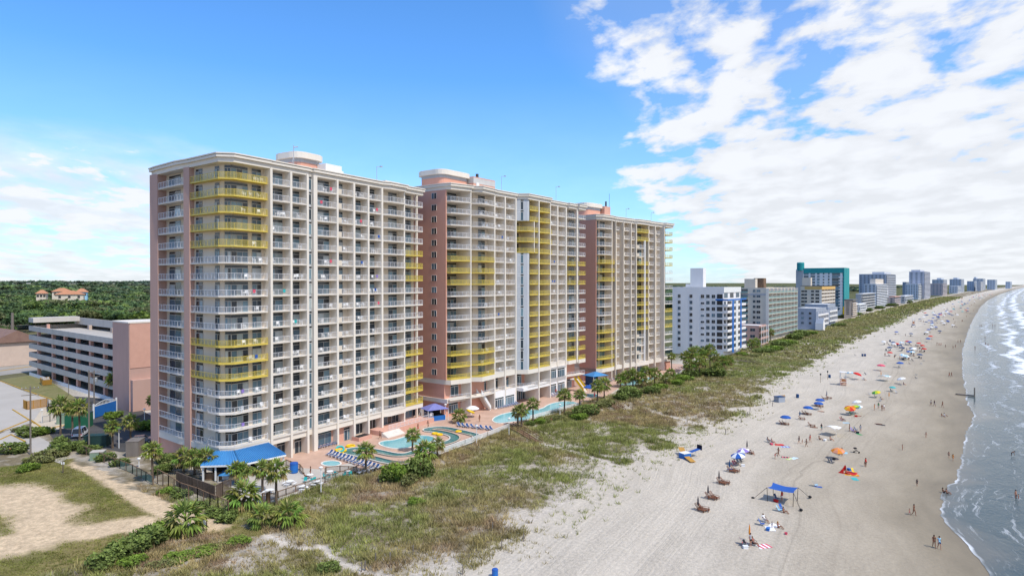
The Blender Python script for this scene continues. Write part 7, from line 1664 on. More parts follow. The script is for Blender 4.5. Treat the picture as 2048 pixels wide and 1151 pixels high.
# ---------------------------------------------------------------- beach furniture prototypes
def P_umb(mats, label='x', closed=False, h=2.15, r=1.25):
    o = thing('beach_umbrella', label, 'beach umbrella'); m = MB(); m.tube([(0, 0, -.2), (0, 0, h + .12)], .025, 6); m.build('pole', ['whiteframe' if not closed else 'timber'], o)
    m = MB()
    if closed:
        m.lathe([(.05, h - 1.3), (.13, h - 1.1), (.10, h - .4), (.03, h + .05), (0, h + .1)], 8); m.build('canopy', [mats[0]], o)
    else:
        n = 8
        for i in range(n):
            a, b = 2 * PI * i / n, 2 * PI * (i + 1) / n; c = (a + b) / 2; mi = i % len(mats)
            e0, e1 = (r * math.cos(a), r * math.sin(a), h - .42), (r * math.cos(b), r * math.sin(b), h - .42); em = (r * .93 * math.cos(c), r * .93 * math.sin(c), h - .44); k0 = (r * .6 * math.cos(a), r * .6 * math.sin(a), h - .10); k1 = (r * .6 * math.cos(b), r * .6 * math.sin(b), h - .10); tp = (0, 0, h + .05)
            m.face([tp, k0, k1], mi); m.face([k0, e0, em], mi); m.face([k0, em, k1], mi); m.face([k1, em, e1], mi)
            m.face([e0, (e0[0], e0[1], h - .58), (em[0], em[1], h - .56), em], mi); m.face([em, (em[0], em[1], h - .56), (e1[0], e1[1], h - .58), e1], mi)
        m.build('canopy', list(mats), o)
        m = MB()
        for i in range(n): a = 2 * PI * i / n; m.beam((0, 0, h - .25), (r * .62 * math.cos(a), r * .62 * math.sin(a), h - .14), .015, .015)
        m.build('ribs', ['whiteframe'], o)
    return proto(o)
UMB = {k: P_umb(v) for k, v in {'blue': ('bluefab',), 'navy': ('darkblue',), 'red': ('red',), 'pink': ('pinkf',), 'white': ('cloth',), 'bluewhite': ('bluefab', 'cloth'), 'purple': ('purple', 'cloth'), 'salmon': ('salmon', 'orange'), 'lime': ('lime', 'green', 'lime', 'yellow'), 'lightblue': ('lightblue', 'cloth'), 'orange': ('orange', 'red', 'yellow'), 'teal': ('teal',)}.items()}
CUMB = {k: P_umb((v,), closed=True) for k, v in {'navy': 'navy', 'orange': 'orange', 'green': 'darkblue'}.items()}
def P_wood():
    o = thing('beach_lounge_chair', 'x', 'beach chair'); m = MB()
    for i in range(7): m.box(-.32, .32, -.75 + i * .16, -.75 + i * .16 + .12, .33, .36)
    m.build('seat', ['redwood'], o); m = MB()
    for i in range(6): y = .38 + i * .10; z = .38 + i * .13; m.beam((-.32, y, z), (.32, y, z), .11, .03)
    m.build('backrest', ['redwood'], o)
    for x in (-.33, .33):
        for y in (-.6, .3): m = MB(); m.beam((x, y, 0), (x, y, .58), .07, .07); m.build('leg', ['redwood'], o)
        m = MB(); m.beam((x, -.65, .58), (x, .45, .60), .10, .03); m.beam((x, -.78, .30), (x, .95, .34), .05, .07); m.beam((x, .34, .34), (x, .92, 1.05), .05, .05); m.build('arm', ['redwood'], o)
    return proto(o)
WOOD = P_wood()
def P_fold():
    o = thing('folding_chair', 'x', 'beach chair'); m = MB(); m.face([(-.27, -.28, .32), (.27, -.28, .34), (.27, .22, .26), (-.27, .22, .26)]); m.build('seat', ['bluefab'], o); m = MB(); m.face([(-.27, .22, .26), (.27, .22, .26), (.27, .55, .88), (-.27, .55, .88)]); m.build('backrest', ['bluefab'], o)
    m = MB()
    for x in (-.29, .29): m.tube([(x, .5, 0), (x, -.3, .34), (x, -.3, .55), (x, .38, .56)], .018, 5); m.tube([(x, -.32, 0), (x, .22, .27), (x, .57, .92)], .018, 5)
    m.build('frame', ['steel'], o); return proto(o)
FOLD = P_fold()
def sea_rz(): return inl           # local -y towards the sea
def at(x, y): return TZ(x, y)
def umb(k, x, y, label, tilt=(0, 0), closed=False, s=1.0, group=None):
    o = dup((CUMB if closed else UMB)[k], at(x, y), R.uniform(0, 6), label, None, group, s); o.rotation_euler = (tilt[0], tilt[1], o.rotation_euler[2]); return o
def wood(x, y, label, rz=None, group=None, cl=None): return dup(WOOD, at(x, y), inl + R.uniform(-.25, .25) if rz is None else rz, label, None, group)
def fold(x, y, label, mt='bluefab', rz=None, group=None): return dup(FOLD, at(x, y), inl + R.uniform(-.5, .5) if rz is None else rz, label, None, group, None, {'seat': mt, 'backrest': mt})
def towel(x, y, label, mt, w=.9, l=1.8, rz=None, mt2=None):
    p = at(x, y); m = MB(); 
    for i in range(6): a, b = -l / 2 + l * i / 6, -l / 2 + l * (i + 1) / 6; m.face([(-w / 2, a, .03 + .02 * (i % 2)), (w / 2, a, .03 + .015 * (i % 3)), (w / 2, b, .03 + .02 * ((i + 1) % 3)), (-w / 2, b, .03 + .02 * ((i + 1) % 2))], i % 2 if mt2 else 0)
    o = m.build('beach_towel', [mt] + ([mt2] if mt2 else [])); o.location = p; o.rotation_euler = (0, 0, R.uniform(0, 3) if rz is None else rz); tag(o, label, 'towel')
def pers(x, y, pose, label, **k):
    if 'rz' not in k: k['rz'] = R.uniform(0, 6.28) if pose in ('stand', 'walk') else inl + R.uniform(-.6, .6)
    return person(at(x, y), pose, label, **k)
# ---- walkers and bathers close to the water
away = PI - TH + .0
pers(1868, 1094.5, 'walk', 'woman in a dark bikini strolling beside a person in a light blue shirt', skin='skind', wear=BIK('black'), rz=-.3)
pers(1878.6, 1097, 'walk', 'person in a light blue shirt strolling along the wet sand', wear=TEE('lightblue', 'darkblue'), rz=-.2)
pers(1828, 1030, 'walk', 'woman in dark swimwear leading a small child by the water', skin='skind', hair='hairk', wear=BIK('navy'), rz=.4)
pers(1819, 1029, 'walk', 'small child beside the woman in dark swimwear', wear=TRK('pinkf'), rz=.3, scale=.58)
pers(1834, 971.5, 'stand', 'small dark clad child alone on the wet sand', hair='hairk', wear=TEE('navy', 'navy'), scale=.72)
pers(1888, 985, 'ground', 'person sitting at the edge of the swash', skin='skind', hair='hairk', wear=TRK('black')); pers(1895, 987, 'ground', 'second person sitting at the edge of the swash', skin='skind', wear=BIK('black'))
def wade(x, y, pose, label, **k): p = G(x, y, -.35); return person((p[0], p[1], -.32), pose, label, **k)
wade(2023, 914, 'bend', 'bather bending forward in the shallow sea at the right edge', skin='skind', wear=TRK('black'), rz=1.0)
wade(2031.5, 1000, 'stand', 'bather standing in the sea beside a child at the right edge', hair='hairk', wear=TRK('navy'), rz=.4); wade(2037, 1001, 'stand', 'child standing in the sea beside the bather', wear=TRK('red'), scale=.65, rz=1)
pers(1897.7, 915, 'walk', 'child in dark shorts by the swash edge', wear=TRK('black'), scale=.75, rz=2); pers(1906, 920.6, 'walk', 'child in an orange shirt walking toward the water', wear=TEE('orange', 'orange'), scale=.78, rz=2)
pers(1805, 899.7, 'stand', 'girl in red swimwear standing on bare wet sand', wear=BIK('red'), scale=.72); pers(1852, 875, 'walk', 'child in pink by the dug sand ring', wear=BIK('pinkf'), scale=.78)
for x, y, lab, w in [(1862, 811, 'left walker of a pair in the middle of the wet sand', TEE('grey', 'black')), (1869, 812, 'right walker of a pair in the middle of the wet sand', TEE('navy', 'grey')), (1885, 814, 'single walker in brown swimwear right of the walking pair', TRK('redwood')), (1884.6, 833, 'squatting child near the swash below the single walker', TRK('cloth')), (1890, 832, 'adult in pale clothes next to the squatting child', TEE('cloth', 'cloth')), (1898.6, 753, 'first of two walkers beside the bay of the water edge', TRK('red')), (1903, 753, 'second of two walkers beside the bay of the water edge', BIK('black'))]:
    pers(x, y, 'ground' if 'squat' in lab else 'walk', lab, wear=w, skin='skind')
# ---- dark closed rental umbrellas with wooden chair pairs
for i, (x, y, lab) in enumerate([(1396, 1021, 'closest to the camera'), (1416, 997, 'second closest to the camera'), (1438, 967, 'third closest to the camera')]):
    umb('navy', x, y, 'closed navy umbrella between wooden chairs, ' + lab, closed=True); wood(x + 6, y + 1, 'left wooden lounge chair by the closed umbrella %s' % lab); wood(x + 13, y, 'right wooden lounge chair by the closed umbrella %s' % lab)
umb('green', 1459, 943, 'closed blue umbrella with a towel by two wooden chairs', closed=True); wood(1464, 944, 'left wooden chair by the closed blue umbrella'); wood(1471, 943, 'right wooden chair by the closed blue umbrella'); towel(1461, 938, 'blue towel draped near the closed blue umbrella', 'bluefab', .8, 1.2)
umb('navy', 1494, 902, 'closed navy umbrella behind the purple striped umbrella', closed=True); wood(1500, 907, 'wooden chair right of the closed navy umbrella'); pers(1503, 908, 'ground', 'guest sitting right of the closed navy umbrella', wear=TEE('grey', 'navy'))
umb('bluewhite', 1479, 930, 'large blue umbrella with white skirt over dark chairs', (.15, -.1), s=1.1); fold(1470, 930, 'maroon folding chair under the large blue and white umbrella', 'pinkf'); fold(1484, 925, 'dark folding chair under the large blue and white umbrella', 'black'); pers(1472, 929, 'chair', 'person in maroon sitting under the large blue and white umbrella', wear=TEE('pinkf', 'black'), hair='hairk'); fold(1477, 924, 'second dark folding chair under the blue and white umbrella', 'navy')
umb('purple', 1489, 918, 'purple and white striped umbrella beside the large blue umbrella', (.2, 0)); 
# ---- open blue rental umbrellas up the beach
for x, y, lab in [(1571, 848, 'lowest on the beach, nearest the dunes'), (1616, 828, 'second of the rental row'), (1637, 819, 'third of the rental row'), (1640, 812, 'farthest of the rental row')]:
    umb('blue', x, y, 'open royal blue umbrella, ' + lab, s=1.0)
    if 'third' not in lab: wood(x - 5, y + 1, 'wooden lounge chair under the blue umbrella %s' % lab); wood(x + 1, y + 1.5, 'second wooden lounge chair under the blue umbrella %s' % lab)
pers(1642, 823, 'lie', 'person lying in front of the row of blue umbrellas', wear=BIK('red'), rz=inl); pers(1638, 816, 'chair', 'guest seated in the shade of the third blue umbrella', wear=TRK('navy'), skin='skind')
umb('green', 1599.5, 838, 'closed dark umbrella between the two lower blue umbrellas', closed=True); wood(1604, 839, 'wooden chair at the closed dark umbrella between blue umbrellas')
umb('green', 1653.5, 796, 'closed dark umbrella above the blue umbrella row', closed=True); wood(1658, 797, 'wooden chair at the closed dark umbrella above the blue row'); wood(1650, 799, 'second wooden chair at the closed dark umbrella above the blue row')
# ---- groups
pers(1550, 917, 'bend', 'reddened bather bending over near the striped towels', skin='skind', wear=TRK('red'), rz=1.2); pers(1557, 911, 'walk', 'bather in red swimwear standing behind the bending bather', skin='skind', wear=BIK('red'), rz=1.8)
towel(1558, 889, 'bright red towel beside two seated sunbathers', 'red', 1.4, 2.0); towel(1570, 893, 'blue and lilac towel below the bright red towel', 'purple', 1.1, 1.9, mt2='lightblue'); fold(1538, 884, 'left grey folding chair beside the bright red towel', 'grey'); fold(1546, 887, 'right grey folding chair beside the bright red towel', 'grey'); pers(1538.5, 884, 'chair', 'sunbather in the left grey chair beside the red towel', skin='skind', wear=TRK('navy')); pers(1546.5, 887, 'chair', 'sunbather in the right grey chair beside the red towel', wear=BIK('black'))
towel(1588, 916, 'pale blue towel in the row of three towels', 'lightblue', 1.0, 2.0, mt2='cloth'); towel(1580, 917, 'white and yellow towel in the row of three towels', 'cloth', .8, 1.9, mt2='lime'); towel(1570, 914, 'maroon patterned towel in the row of three towels', 'pinkf', .8, 1.6, mt2='navy')
pers(1598, 887, 'walk', 'walker in dark clothes leading the strolling group', wear=TEE('navy', 'navy'), rz=-1.8); pers(1604.5, 887, 'walk', 'little child inside the strolling group', wear=TRK('salmon'), scale=.6, rz=-1.8); pers(1612.6, 893, 'walk', 'tanned walker at the front of the strolling group', skin='skind', wear=TRK('black'), rz=-1.8); pers(1620, 884, 'walk', 'walker in bright red in the strolling group', wear=TEE('red', 'red'), rz=-1.8)
# fabric wind shades
def windshade(label, x, y, mt, w=3.2, L=3.6, h=2.1, rz=0.0):
    p = at(x, y); o = thing('wind_shade', label, 'beach shade', p, rz); m = MB(); pts = [(w / 2 * math.cos(PI * i / 10), 0, h * (math.sin(PI * i / 10)) ** .6) for i in range(11)]; m.tube(pts, .03, 5); m.build('arch_pole', ['whiteframe'], o)
    m = MB(); n = 7
    def q(i, j): xx = -w / 2 * .8 + w * .8 * i / 6; return (xx, -L * j / n, h * .97 - .25 * (abs(i - 3) / 3) ** 2 + .12 * math.sin(j * 1.4 + i * .5) - .03 * j)
    for i in range(6):
        for j in range(n): m.face([q(i, j), q(i + 1, j), q(i + 1, j + 1), q(i, j + 1)], 0 if i % 3 else 1)
    m.build('canopy_cloth', [mt, 'cloth'], o); return o
windshade('white and pale blue cloth wind shade flying over two seated people', 1658, 872, 'cloth', 3.4, 3.6, 2.2, 2.2); pers(1640, 879, 'ground', 'person seated in the shade of the cloth wind shade, left', skin='skind', wear=TRK('navy')); pers(1662, 880, 'ground', 'person seated in the shade of the cloth wind shade, right', hair='hairk', wear=TRK('black')); pers(1643, 861, 'stand', 'person in a navy shirt standing behind the cloth wind shade', wear=TEE('navy', 'teal'), rz=0)
windshade('light blue and white cloth wind shade near the red umbrella far up', 1765, 762, 'lightblue', 4, 4, 2.0, 2.2)
pers(1699, 862, 'stand', 'person in dark shorts left of the lavender group', skin='skind', wear=TRK('black')); pers(1721, 863, 'stand', 'person in grey clothes right of the lavender group', wear=TEE('grey', 'grey')); pers(1709, 864, 'ground', 'seated person in a lavender top in the middle group', wear=TEE('purple', 'navy')); fold(1706, 862, 'lavender folding chair in the middle group', 'purple'); fold(1713, 861, 'dark blue folding chair in the middle group', 'darkblue'); towel(1718, 868, 'green towel in front of the lavender group', 'green', .8, 1.6)
umb('salmon', 1676, 917, 'tilted salmon striped umbrella over a dark bag pile', (.16, -.14)); fold(1680, 908, 'bright blue folding chair behind the salmon umbrella', 'bluefab'); pers(1684, 911, 'stand', 'person holding a bright blue chair behind the salmon umbrella', wear=TEE('bluefab', 'salmon')); fold(1660, 923, 'dark folding chair in the shadow of the salmon umbrella', 'navy'); fold(1666, 926, 'navy folding chair next to the shadowed chair', 'navy'); towel(1690, 905, 'pale blue towel behind the salmon umbrella', 'lightblue', .9, 1.5)
def stroller(x, y, label):
    p = at(x, y); o = thing('stroller', label, 'stroller', p, 1.0); m = MB(); m.face([(-.25, -.3, .45), (.25, -.3, .45), (.25, .2, .4), (-.25, .2, .4)]); m.face([(-.25, .2, .4), (.25, .2, .4), (.25, .4, .95), (-.25, .4, .95)]); m.build('seat', ['black'], o); m = MB(); m.lathe([(.36, .85), (.30, 1.05), (0, 1.15)], 8, (0, .25, 0)); m.build('hood', ['black'], o)
    m = MB()
    for s in (-.28, .28): m.tube([(s, -.45, .15), (s, .5, 1.0)], .02, 5); m.tube([(s, .45, .15), (s, -.1, .6)], .02, 5)
    m.build('frame', ['black'], o)
    for a in (-.28, .28):
        for b in (-.45, .45): m = MB(); m.tube([(a - .02, b, .15), (a + .02, b, .15)], .15, 10); m.build('wheel', ['tyre'], o)
stroller(1713, 905, 'black stroller parked on the damp sand')
pers(1731.6, 932.8, 'stand', 'woman in red and black carrying a child on the damp sand', skin='skind', wear=TEE('red', 'black'), rz=.5); pers(1729, 931.5, 'stand', 'child carried against the woman in red and black', wear=TRK('cloth'), scale=.5, rz=2)
# red half dome tent with mat
p = at(1690, 944); o = thing('beach_tent', 'red half dome sun tent lying open toward an orange mat', 'beach tent', p, .9); m = MB(); n = 8
def q(i, j): a = PI * i / n; b = PI / 2 * j / 5; return (1.15 * math.cos(a), -1.0 * math.sin(a) * math.sin(b) * .5 + 1.0 * math.cos(b) * 0 + (j / 5) * 1.1, 1.35 * math.sin(a) * math.cos(b * .9))
for i in range(n):
    for j in range(5): m.face([q(i, j), q(i + 1, j), q(i + 1, j + 1), q(i, j + 1)])
m.build('canopy', ['red'], o); m = MB(); m.face([(-1, -1.9, .05), (1, -1.9, .05), (1.1, 0, .05), (-1.1, 0, .05)]); m.build('groundsheet', ['red'], o)
towel(1702, 949, 'orange yellow mat stretching from the red sun tent', 'orange', 1.2, 2.6, 1.2, 'yellow'); fold(1709, 946, 'yellow folding chair by the red sun tent', 'yellow'); towel(1709, 957, 'teal mat under the yellow chair by the red sun tent', 'teal', 1.0, 1.8); pers(1693, 947, 'ground', 'person sitting in front of the red sun tent', skin='skind', wear=TRK('red'))
fold(1632, 972, 'low blue and green chair turned to the sea beside the tyre tracks', 'lightblue'); towel(1636, 973, 'blue towel beside the low blue and green chair', 'bluefab', .7, 1.3)
# big blue shade canopy on four poles with sand bags
cz = 2.05
cs = [Gz(1546, 964.5, 0), Gz(1596, 974, 0), Gz(1587, 986, 0), Gz(1534, 974, 0)]
def canop(x, y, zz): zt_ = at(x, y + 30)[2]; return Gz(x, y, zt_ + zz)
C4 = [canop(1546, 964, 2.25), canop(1596, 974, 2.15), canop(1587, 985, 2.2), canop(1534, 974, 2.2)]
ctr = sum(C4, Vector()) / 4; zb = at(1562, 1000)[2]; o = thing('shade_canopy', 'large bright blue stretch canopy on slim poles with sand bag guys', 'beach canopy', (ctr.x, ctr.y, zb)); off = Vector((ctr.x, ctr.y, zb)); C4 = [c - off for c in C4]
m = MB(); n = 8
def q(i, j): a, b = i / n, j / n; pnt = C4[0].lerp(C4[1], a).lerp(C4[3].lerp(C4[2], a), b); sag = .28 * (4 * a * (1 - a)) * .6 + .15 * (4 * b * (1 - b)); ins = (1 - abs(2 * a - 1) ** 2) * .0; pull = Vector((0, 0, -sag)); c = sum(C4, Vector()) / 4; e = max(abs(2 * a - 1), abs(2 * b - 1)); k = .12 * (1 - min(abs(2 * a - 1), abs(2 * b - 1))) * e; return pnt + pull + (c - pnt) * k
for i in range(n):
    for j in range(n): m.face([q(i, j), q(i + 1, j), q(i + 1, j + 1), q(i, j + 1)])
m.build('canopy_cloth', ['bluefab'], o, True)
ft = [Gz(1505.7, 997, zb), Gz(1602, 1020.7, zb), Gz(1620, 994.7, zb), Gz(1536, 985, zb)]
for c in C4: m = MB(); k = c * .96; m.tube([(k.x, k.y, -.2), (c.x, c.y, c.z)], .04, 6); m.build('pole', ['black'], o)
for c, f in ((C4[3], ft[0]), (C4[2], ft[1]), (C4[1], ft[2])):
    f = f - off; m = MB(); m.tube([c, f.lerp(c, .12)], [.035, .03], 5); m.build('guy_strap', ['black'], o); m = MB(); m.ell((f.x, f.y, .16), (.28, .28, .2), 8, 6); m.build('sand_bag', ['black'], o)
pers(1563.5, 1002, 'stand', 'person in a red shirt and white trousers under the blue canopy', wear=TEE('red', 'cloth'), rz=PI + .5); fold(1555, 999, 'blue patterned folding chair under the blue canopy', 'darkblue')
fold(1560, 1022, 'bright blue chair in front of the blue canopy', 'lightblue'); pers(1569, 1025, 'ground', 'sunbather sitting next to the bright blue chair', skin='skind', wear=BIK('red')); fold(1565, 1020, 'second blue chair in front of the blue canopy', 'bluefab')
pers(1530, 1043, 'chair', 'person in white sitting behind a blue chair in the picnic group', wear=TEE('cloth', 'grey'), skin='skind'); fold(1525, 1050, 'blue and white folding chair of the picnic group', 'bluefab'); fold(1530, 1043, 'white folding chair of the picnic group', 'cloth'); towel(1540, 1056, 'white towel of the picnic group', 'cloth', 1.2, 1.8); towel(1548, 1050, 'crumpled white blanket in the middle of the picnic group', 'cloth', 1.3, 1.3); pers(1544, 1055, 'stand', 'small child standing on the white towel', wear=TEE('grey', 'grey'), scale=.55); pers(1558, 1055, 'ground', 'blonde woman sitting at the right of the picnic group', wear=BIK('pinkf'), hair='honey', skin='skind')
umb('orange', 1500, 1078, 'closed orange umbrella behind the nearest beach group', closed=True) if False else umb('orange', 1499, 1081, 'closed orange umbrella behind the nearest beach group', closed=True)
pers(1501, 1091, 'stand', 'man in a grey shirt standing in the nearest beach group', wear=TEE('grey', 'black'), rz=.5); pers(1509, 1090, 'chair', 'tanned woman seated in the nearest beach group', skin='skind', wear=BIK('pinkf')); fold(1509, 1090, 'dark folding chair of the tanned woman in the nearest group', 'black'); fold(1488, 1088, 'red folding chair of the nearest beach group', 'red'); fold(1494, 1094, 'black and white folding chair of the nearest beach group', 'black'); towel(1527, 1092, 'pink patterned towel in front of the nearest beach group', 'pinkf', 1.3, 1.9, 1.9, 'cloth'); 
m = MB(); m.lathe([(0, 0), (.16, 0), (.22, .28), (.19, .28), (.14, .04), (0, .04)], 10); o = m.build('toy_bucket', ['pinkf']); o.location = at(1572, 1068); tag(o, 'pink toy bucket on the sand right of the picnic group', 'toy')
# beach rental box with orange wings
p = at(1370, 915); o = thing('rental_stand', 'blue beach rental stand with two orange boards spread like wings', 'rental stand', p, .5); m = MB(); m.box(-.9, .9, -.7, .7, .0, 1.0); m.build('chest', ['bluepaint'], o); m = MB(); m.box(-.95, .95, -.75, .75, 1.0, 1.08); m.build('lid', ['cloth'], o)
def slab_(name, mt, a, b, w, tilt): m = MB(); m.beam(a, b, w, .07); m.build(name, [mt], o)
slab_('board', 'honey', (-.3, -.8, .5), (-1.0, -3.2, .15), 1.1, 0); slab_('board', 'honey', (.3, .8, .9), (1.4, 2.6, 1.3), 1.1, 0); slab_('blue_board', 'bluefab', (.8, -.2, 1.0), (3.4, -.4, 1.5), .9, 0); m = MB(); m.box(3.3, 3.5, -1.0, .2, 1.3, 2.2); m.build('end_flap', ['navy'], o); m = MB(); m.beam((2.4, -.4, 0), (2.4, -.4, 1.3), .06, .06); m.build('prop_pole', ['whiteframe'], o)
pers(1376, 914, 'ground', 'attendant sitting in the shade of the beach rental stand', skin='skind', wear=TEE('navy', 'navy'))
p = at(1559, 803); o = thing('storage_box', 'blue storage box with an open brown door at the grass edge', 'storage box', p, .4); m = MB(); m.box(-1.2, 1.2, -.9, .9, 0, 1.5); m.build('box', ['bluegrey'], o); m = MB(); m.box(-1.3, 1.3, -1, 1, 1.5, 1.6); m.build('lid', ['darkblue'], o); m = MB(); m.box(1.2, 2.9, .8, .9, .1, 1.6); m.build('door', ['honey'], o)
# bins, posts, lifeguard stand
for x, y, lab in [(1595, 795, 'blue drum bin on the sand right of the storage box'), (1659, 755, 'dark drum bin beside the sign posts near the lifeguard stand'), (1725, 712, 'left drum bin of a pair up the beach'), (1730, 712, 'right drum bin of a pair up the beach'), (1780, 683, 'small bin at the far grass edge')]: bin_(x, y, lab, 'darkblue', None, .42, 1.15)
bin_(990, 1153, 'blue drum bin cut by the bottom edge of the picture', 'bluepaint', None, .36, 1.0)
for x, y, lab in [(1641, 765, 'sign post with dark plate left of the lifeguard stand'), (1655, 759, 'taller sign post beside the dark drum bin')]:
    p = at(x, y); o = thing('sign_post', lab, 'sign post', p); m = MB(); m.tube([(0, 0, -.2), (0, 0, 3.2)], .05, 6); m.build('post', ['timber'], o); m = MB(); m.box(-.25, .25, -.07, -.03, 2.6, 3.2); m.build('plate', ['darkframe'], o)
def guard(x, y, label, k=1.0):
    p = at(x, y); o = thing('lifeguard_stand', label, 'lifeguard stand', p, LOOK + .2); h = 2.3
    for a in (-.9, .9):
        for b in (-.9, .9): m = MB(); m.beam((a, b, -.1), (a * .85, b * .85, h + 2.1), .14, .14); m.build('leg', ['whiteframe'], o)
    m = MB()
    for i in range(4): m.box(-.95, .95, -.98, -.9, .3 + i * .55, .55 + i * .55); m.box(-.98, -.9, -.95, .95, .3 + i * .55, .55 + i * .55)
    m.build('slats', ['salmon'], o); m = MB(); m.box(-1, 1, -1, 1, h, h + .1); m.build('deck', ['trim'], o); m = MB(); m.box(-1.05, 1.05, -1.05, 1.05, h + 2.1, h + 2.22); m.build('roof', ['cloth'], o)
    m = MB(); m.box(-.9, .9, -.92, -.88, h + .1, h + 1.0); m.build('front_panel', ['bluegrey'], o); m = MB(); m.beam((.9, 0, h), (5.4, -.6, .5), 1.2, .12); m.build('ramp', ['honey'], o); m = MB(); m.beam((5.2, -.6, -.1), (5.2, -.6, .6), .1, 1.0); m.build('ramp_foot', ['whiteframe'], o); m = MB(); m.tube([(.95, .9, h), (.95, .9, h + 3.6)], .03, 5); m.build('flag_pole', ['steel'], o)
guard(1686, 770, 'red and white wooden lifeguard stand with a long ramp'); guard(1827, 648, 'small distant lifeguard stand with ramp, farther up the beach')
for i, (x, y, mt, lab) in enumerate([(1491, 1096, 'cloth', 'white cooler box in the nearest beach group'), (1536, 1060, 'bluepaint', 'blue cooler box of the picnic group'), (1552, 1003, 'red', 'red cooler box under the blue canopy'), (1486, 932, 'cloth', 'white cooler box by the large blue and white umbrella'), (1668, 919, 'black', 'black beach bag under the salmon umbrella'), (1698, 940, 'bluepaint', 'blue cooler box behind the red sun tent'), (1715, 866, 'navy', 'dark bag of the lavender group'), (1650, 881, 'cloth', 'white bag in the shade of the cloth wind shade'), (1543, 889, 'pinkf', 'pink bag between the two grey chairs'), (1712, 833, 'red', 'red cooler box under the lime and orange umbrellas')]):
    m = MB(); m.prism([(-.3, -.2), (.3, -.2), (.33, .2), (-.33, .2)], 0, .32); m.box(-.34, .34, -.23, .23, .32, .40); o = m.build('cooler_box' if 'cooler' in lab else 'beach_bag', [mt]); o.location = at(x, y); o.rotation_euler = (0, 0, i); tag(o, lab, 'cooler' if 'cooler' in lab else 'bag')
# ---- middle distance parasols and people
umb('lime', 1755, 795, 'tilted lime green and yellow umbrella', (.25, -.15)); fold(1752, 795, 'dark chair under the tilted lime umbrella', 'black'); pers(1763, 799, 'ground', 'person sitting below the tilted lime umbrella', wear=TEE('grey', 'navy')); fold(1761, 802, 'grey chair below the tilted lime umbrella', 'grey'); umb('orange', 1778, 798, 'closed orange umbrella right of the lime umbrella', closed=True); fold(1739, 789, 'grey folding chair left of the tilted lime umbrella', 'grey')
pers(1749, 820, 'stand', 'person in orange standing in a loose group on the damp sand', wear=TEE('orange', 'orange')); pers(1757, 817, 'stand', 'person in green standing in a loose group on the damp sand', wear=TEE('green', 'grey')); pers(1764, 821, 'stand', 'person in dark swimwear at the right of the loose group', skin='skind', wear=BIK('navy')); pers(1768, 820, 'stand', 'person in a white top at the right of the loose group', wear=TEE('cloth', 'navy'))
umb('orange', 1700, 829, 'orange and yellow umbrella touching the lime one', (.25, .2), s=1.1); umb('lime', 1714, 828, 'lime and yellow umbrella touching the orange one', (.3, -.2), s=1.1); umb('lightblue', 1718, 826, 'pale striped umbrella behind the orange and lime pair', (.2, .1)); umb('white', 1716, 816, 'cream umbrella behind the orange and lime pair', (.1, .2)); fold(1695, 830, 'teal chair under the orange umbrella', 'teal'); fold(1703, 830, 'dark teal chair under the lime umbrella', 'green'); pers(1708, 829, 'ground', 'person in teal under the lime and orange umbrellas', wear=TEE('teal', 'teal')); pers(1716, 832, 'lie', 'person lying right of the orange and lime umbrellas', wear=BIK('red'))
fold(1684, 841, 'red folding chair left in a pair below the orange umbrella', 'red'); fold(1688, 841, 'brown folding chair right in a pair below the orange umbrella', 'redwood'); pers(1685.5, 841, 'chair', 'seated sunbather in the red chair below the orange umbrella', skin='skind', wear=BIK('red')); towel(1692, 845, 'light blue towel by the red and brown chair pair', 'lightblue', .8, 1.6); pers(1628, 855, 'lie', 'sunbather lying alone right of the lowest blue umbrella', skin='skind', wear=BIK('red')); wood(1624, 853, 'wooden chair beside the lone lying sunbather')
pers(1757, 848, 'lie', 'sunbather lying on a dark towel on the damp sand', skin='skind', wear=BIK('black'), rz=1.0); towel(1760, 849, 'dark towel on the damp sand beneath a sunbather', 'navy', .9, 2.2, 1.0)
umb('red', 1711, 758, 'bright red umbrella by the lifeguard ramp', (.3, .1), s=1.15); umb('lightblue', 1701, 755, 'pale blue umbrella behind the bright red umbrella', (.2, 0)); fold(1708, 760, 'dark chair under the bright red umbrella', 'black'); fold(1727, 759, 'grey chair right of the bright red umbrella', 'grey'); pers(1729, 760, 'ground', 'person sitting right of the bright red umbrella', wear=TEE('grey', 'black'))
umb('pink', 1762, 741, 'dusty pink umbrella over a lying guest', s=1.2); pers(1758, 741, 'lie', 'guest lying in the shade of the dusty pink umbrella', wear=TRK('black'), skin='skind'); umb('blue', 1800, 735, 'single royal blue umbrella up the beach right of the pink one', s=1.1); fold(1799, 735, 'dark chair under the single royal blue umbrella', 'black'); umb('orange', 1762, 754, 'closed orange umbrella behind the pale blue wind shade', closed=True); umb('white', 1806, 768, 'white umbrella on the dark dug sand', (.3, 0), s=1.1); fold(1802, 770, 'blue chair under the white umbrella', 'darkblue'); pers(1808, 769, 'ground', 'person sitting under the white umbrella', wear=TEE('navy', 'bluefab'))
for x, y, lab, mt in [(1732, 749, 'lone dark chair above the bright red umbrella', 'black'), (1771, 727, 'lone green chair left of the royal blue umbrella', 'green'), (1820, 728, 'brown chair right of the royal blue umbrella', 'redwood'), (1827, 722, 'dark chair among the far seated trio', 'black'), (1848, 722, 'dark chair at the right of the far seated trio', 'black'), (1843, 728, 'dark chair below the far seated trio', 'grey'), (1833, 750, 'left chair of the dark pair on damp sand', 'black'), (1833, 757, 'lower chair of the dark pair on damp sand', 'navy'), (1784, 783, 'black chair with canopy right of the lime umbrella', 'black'), (1794, 786, 'low grey chair right of the canopy chair', 'grey'), (1711, 711, 'folded lounge chair at the grass edge', 'navy')]: fold(x, y, lab, mt)
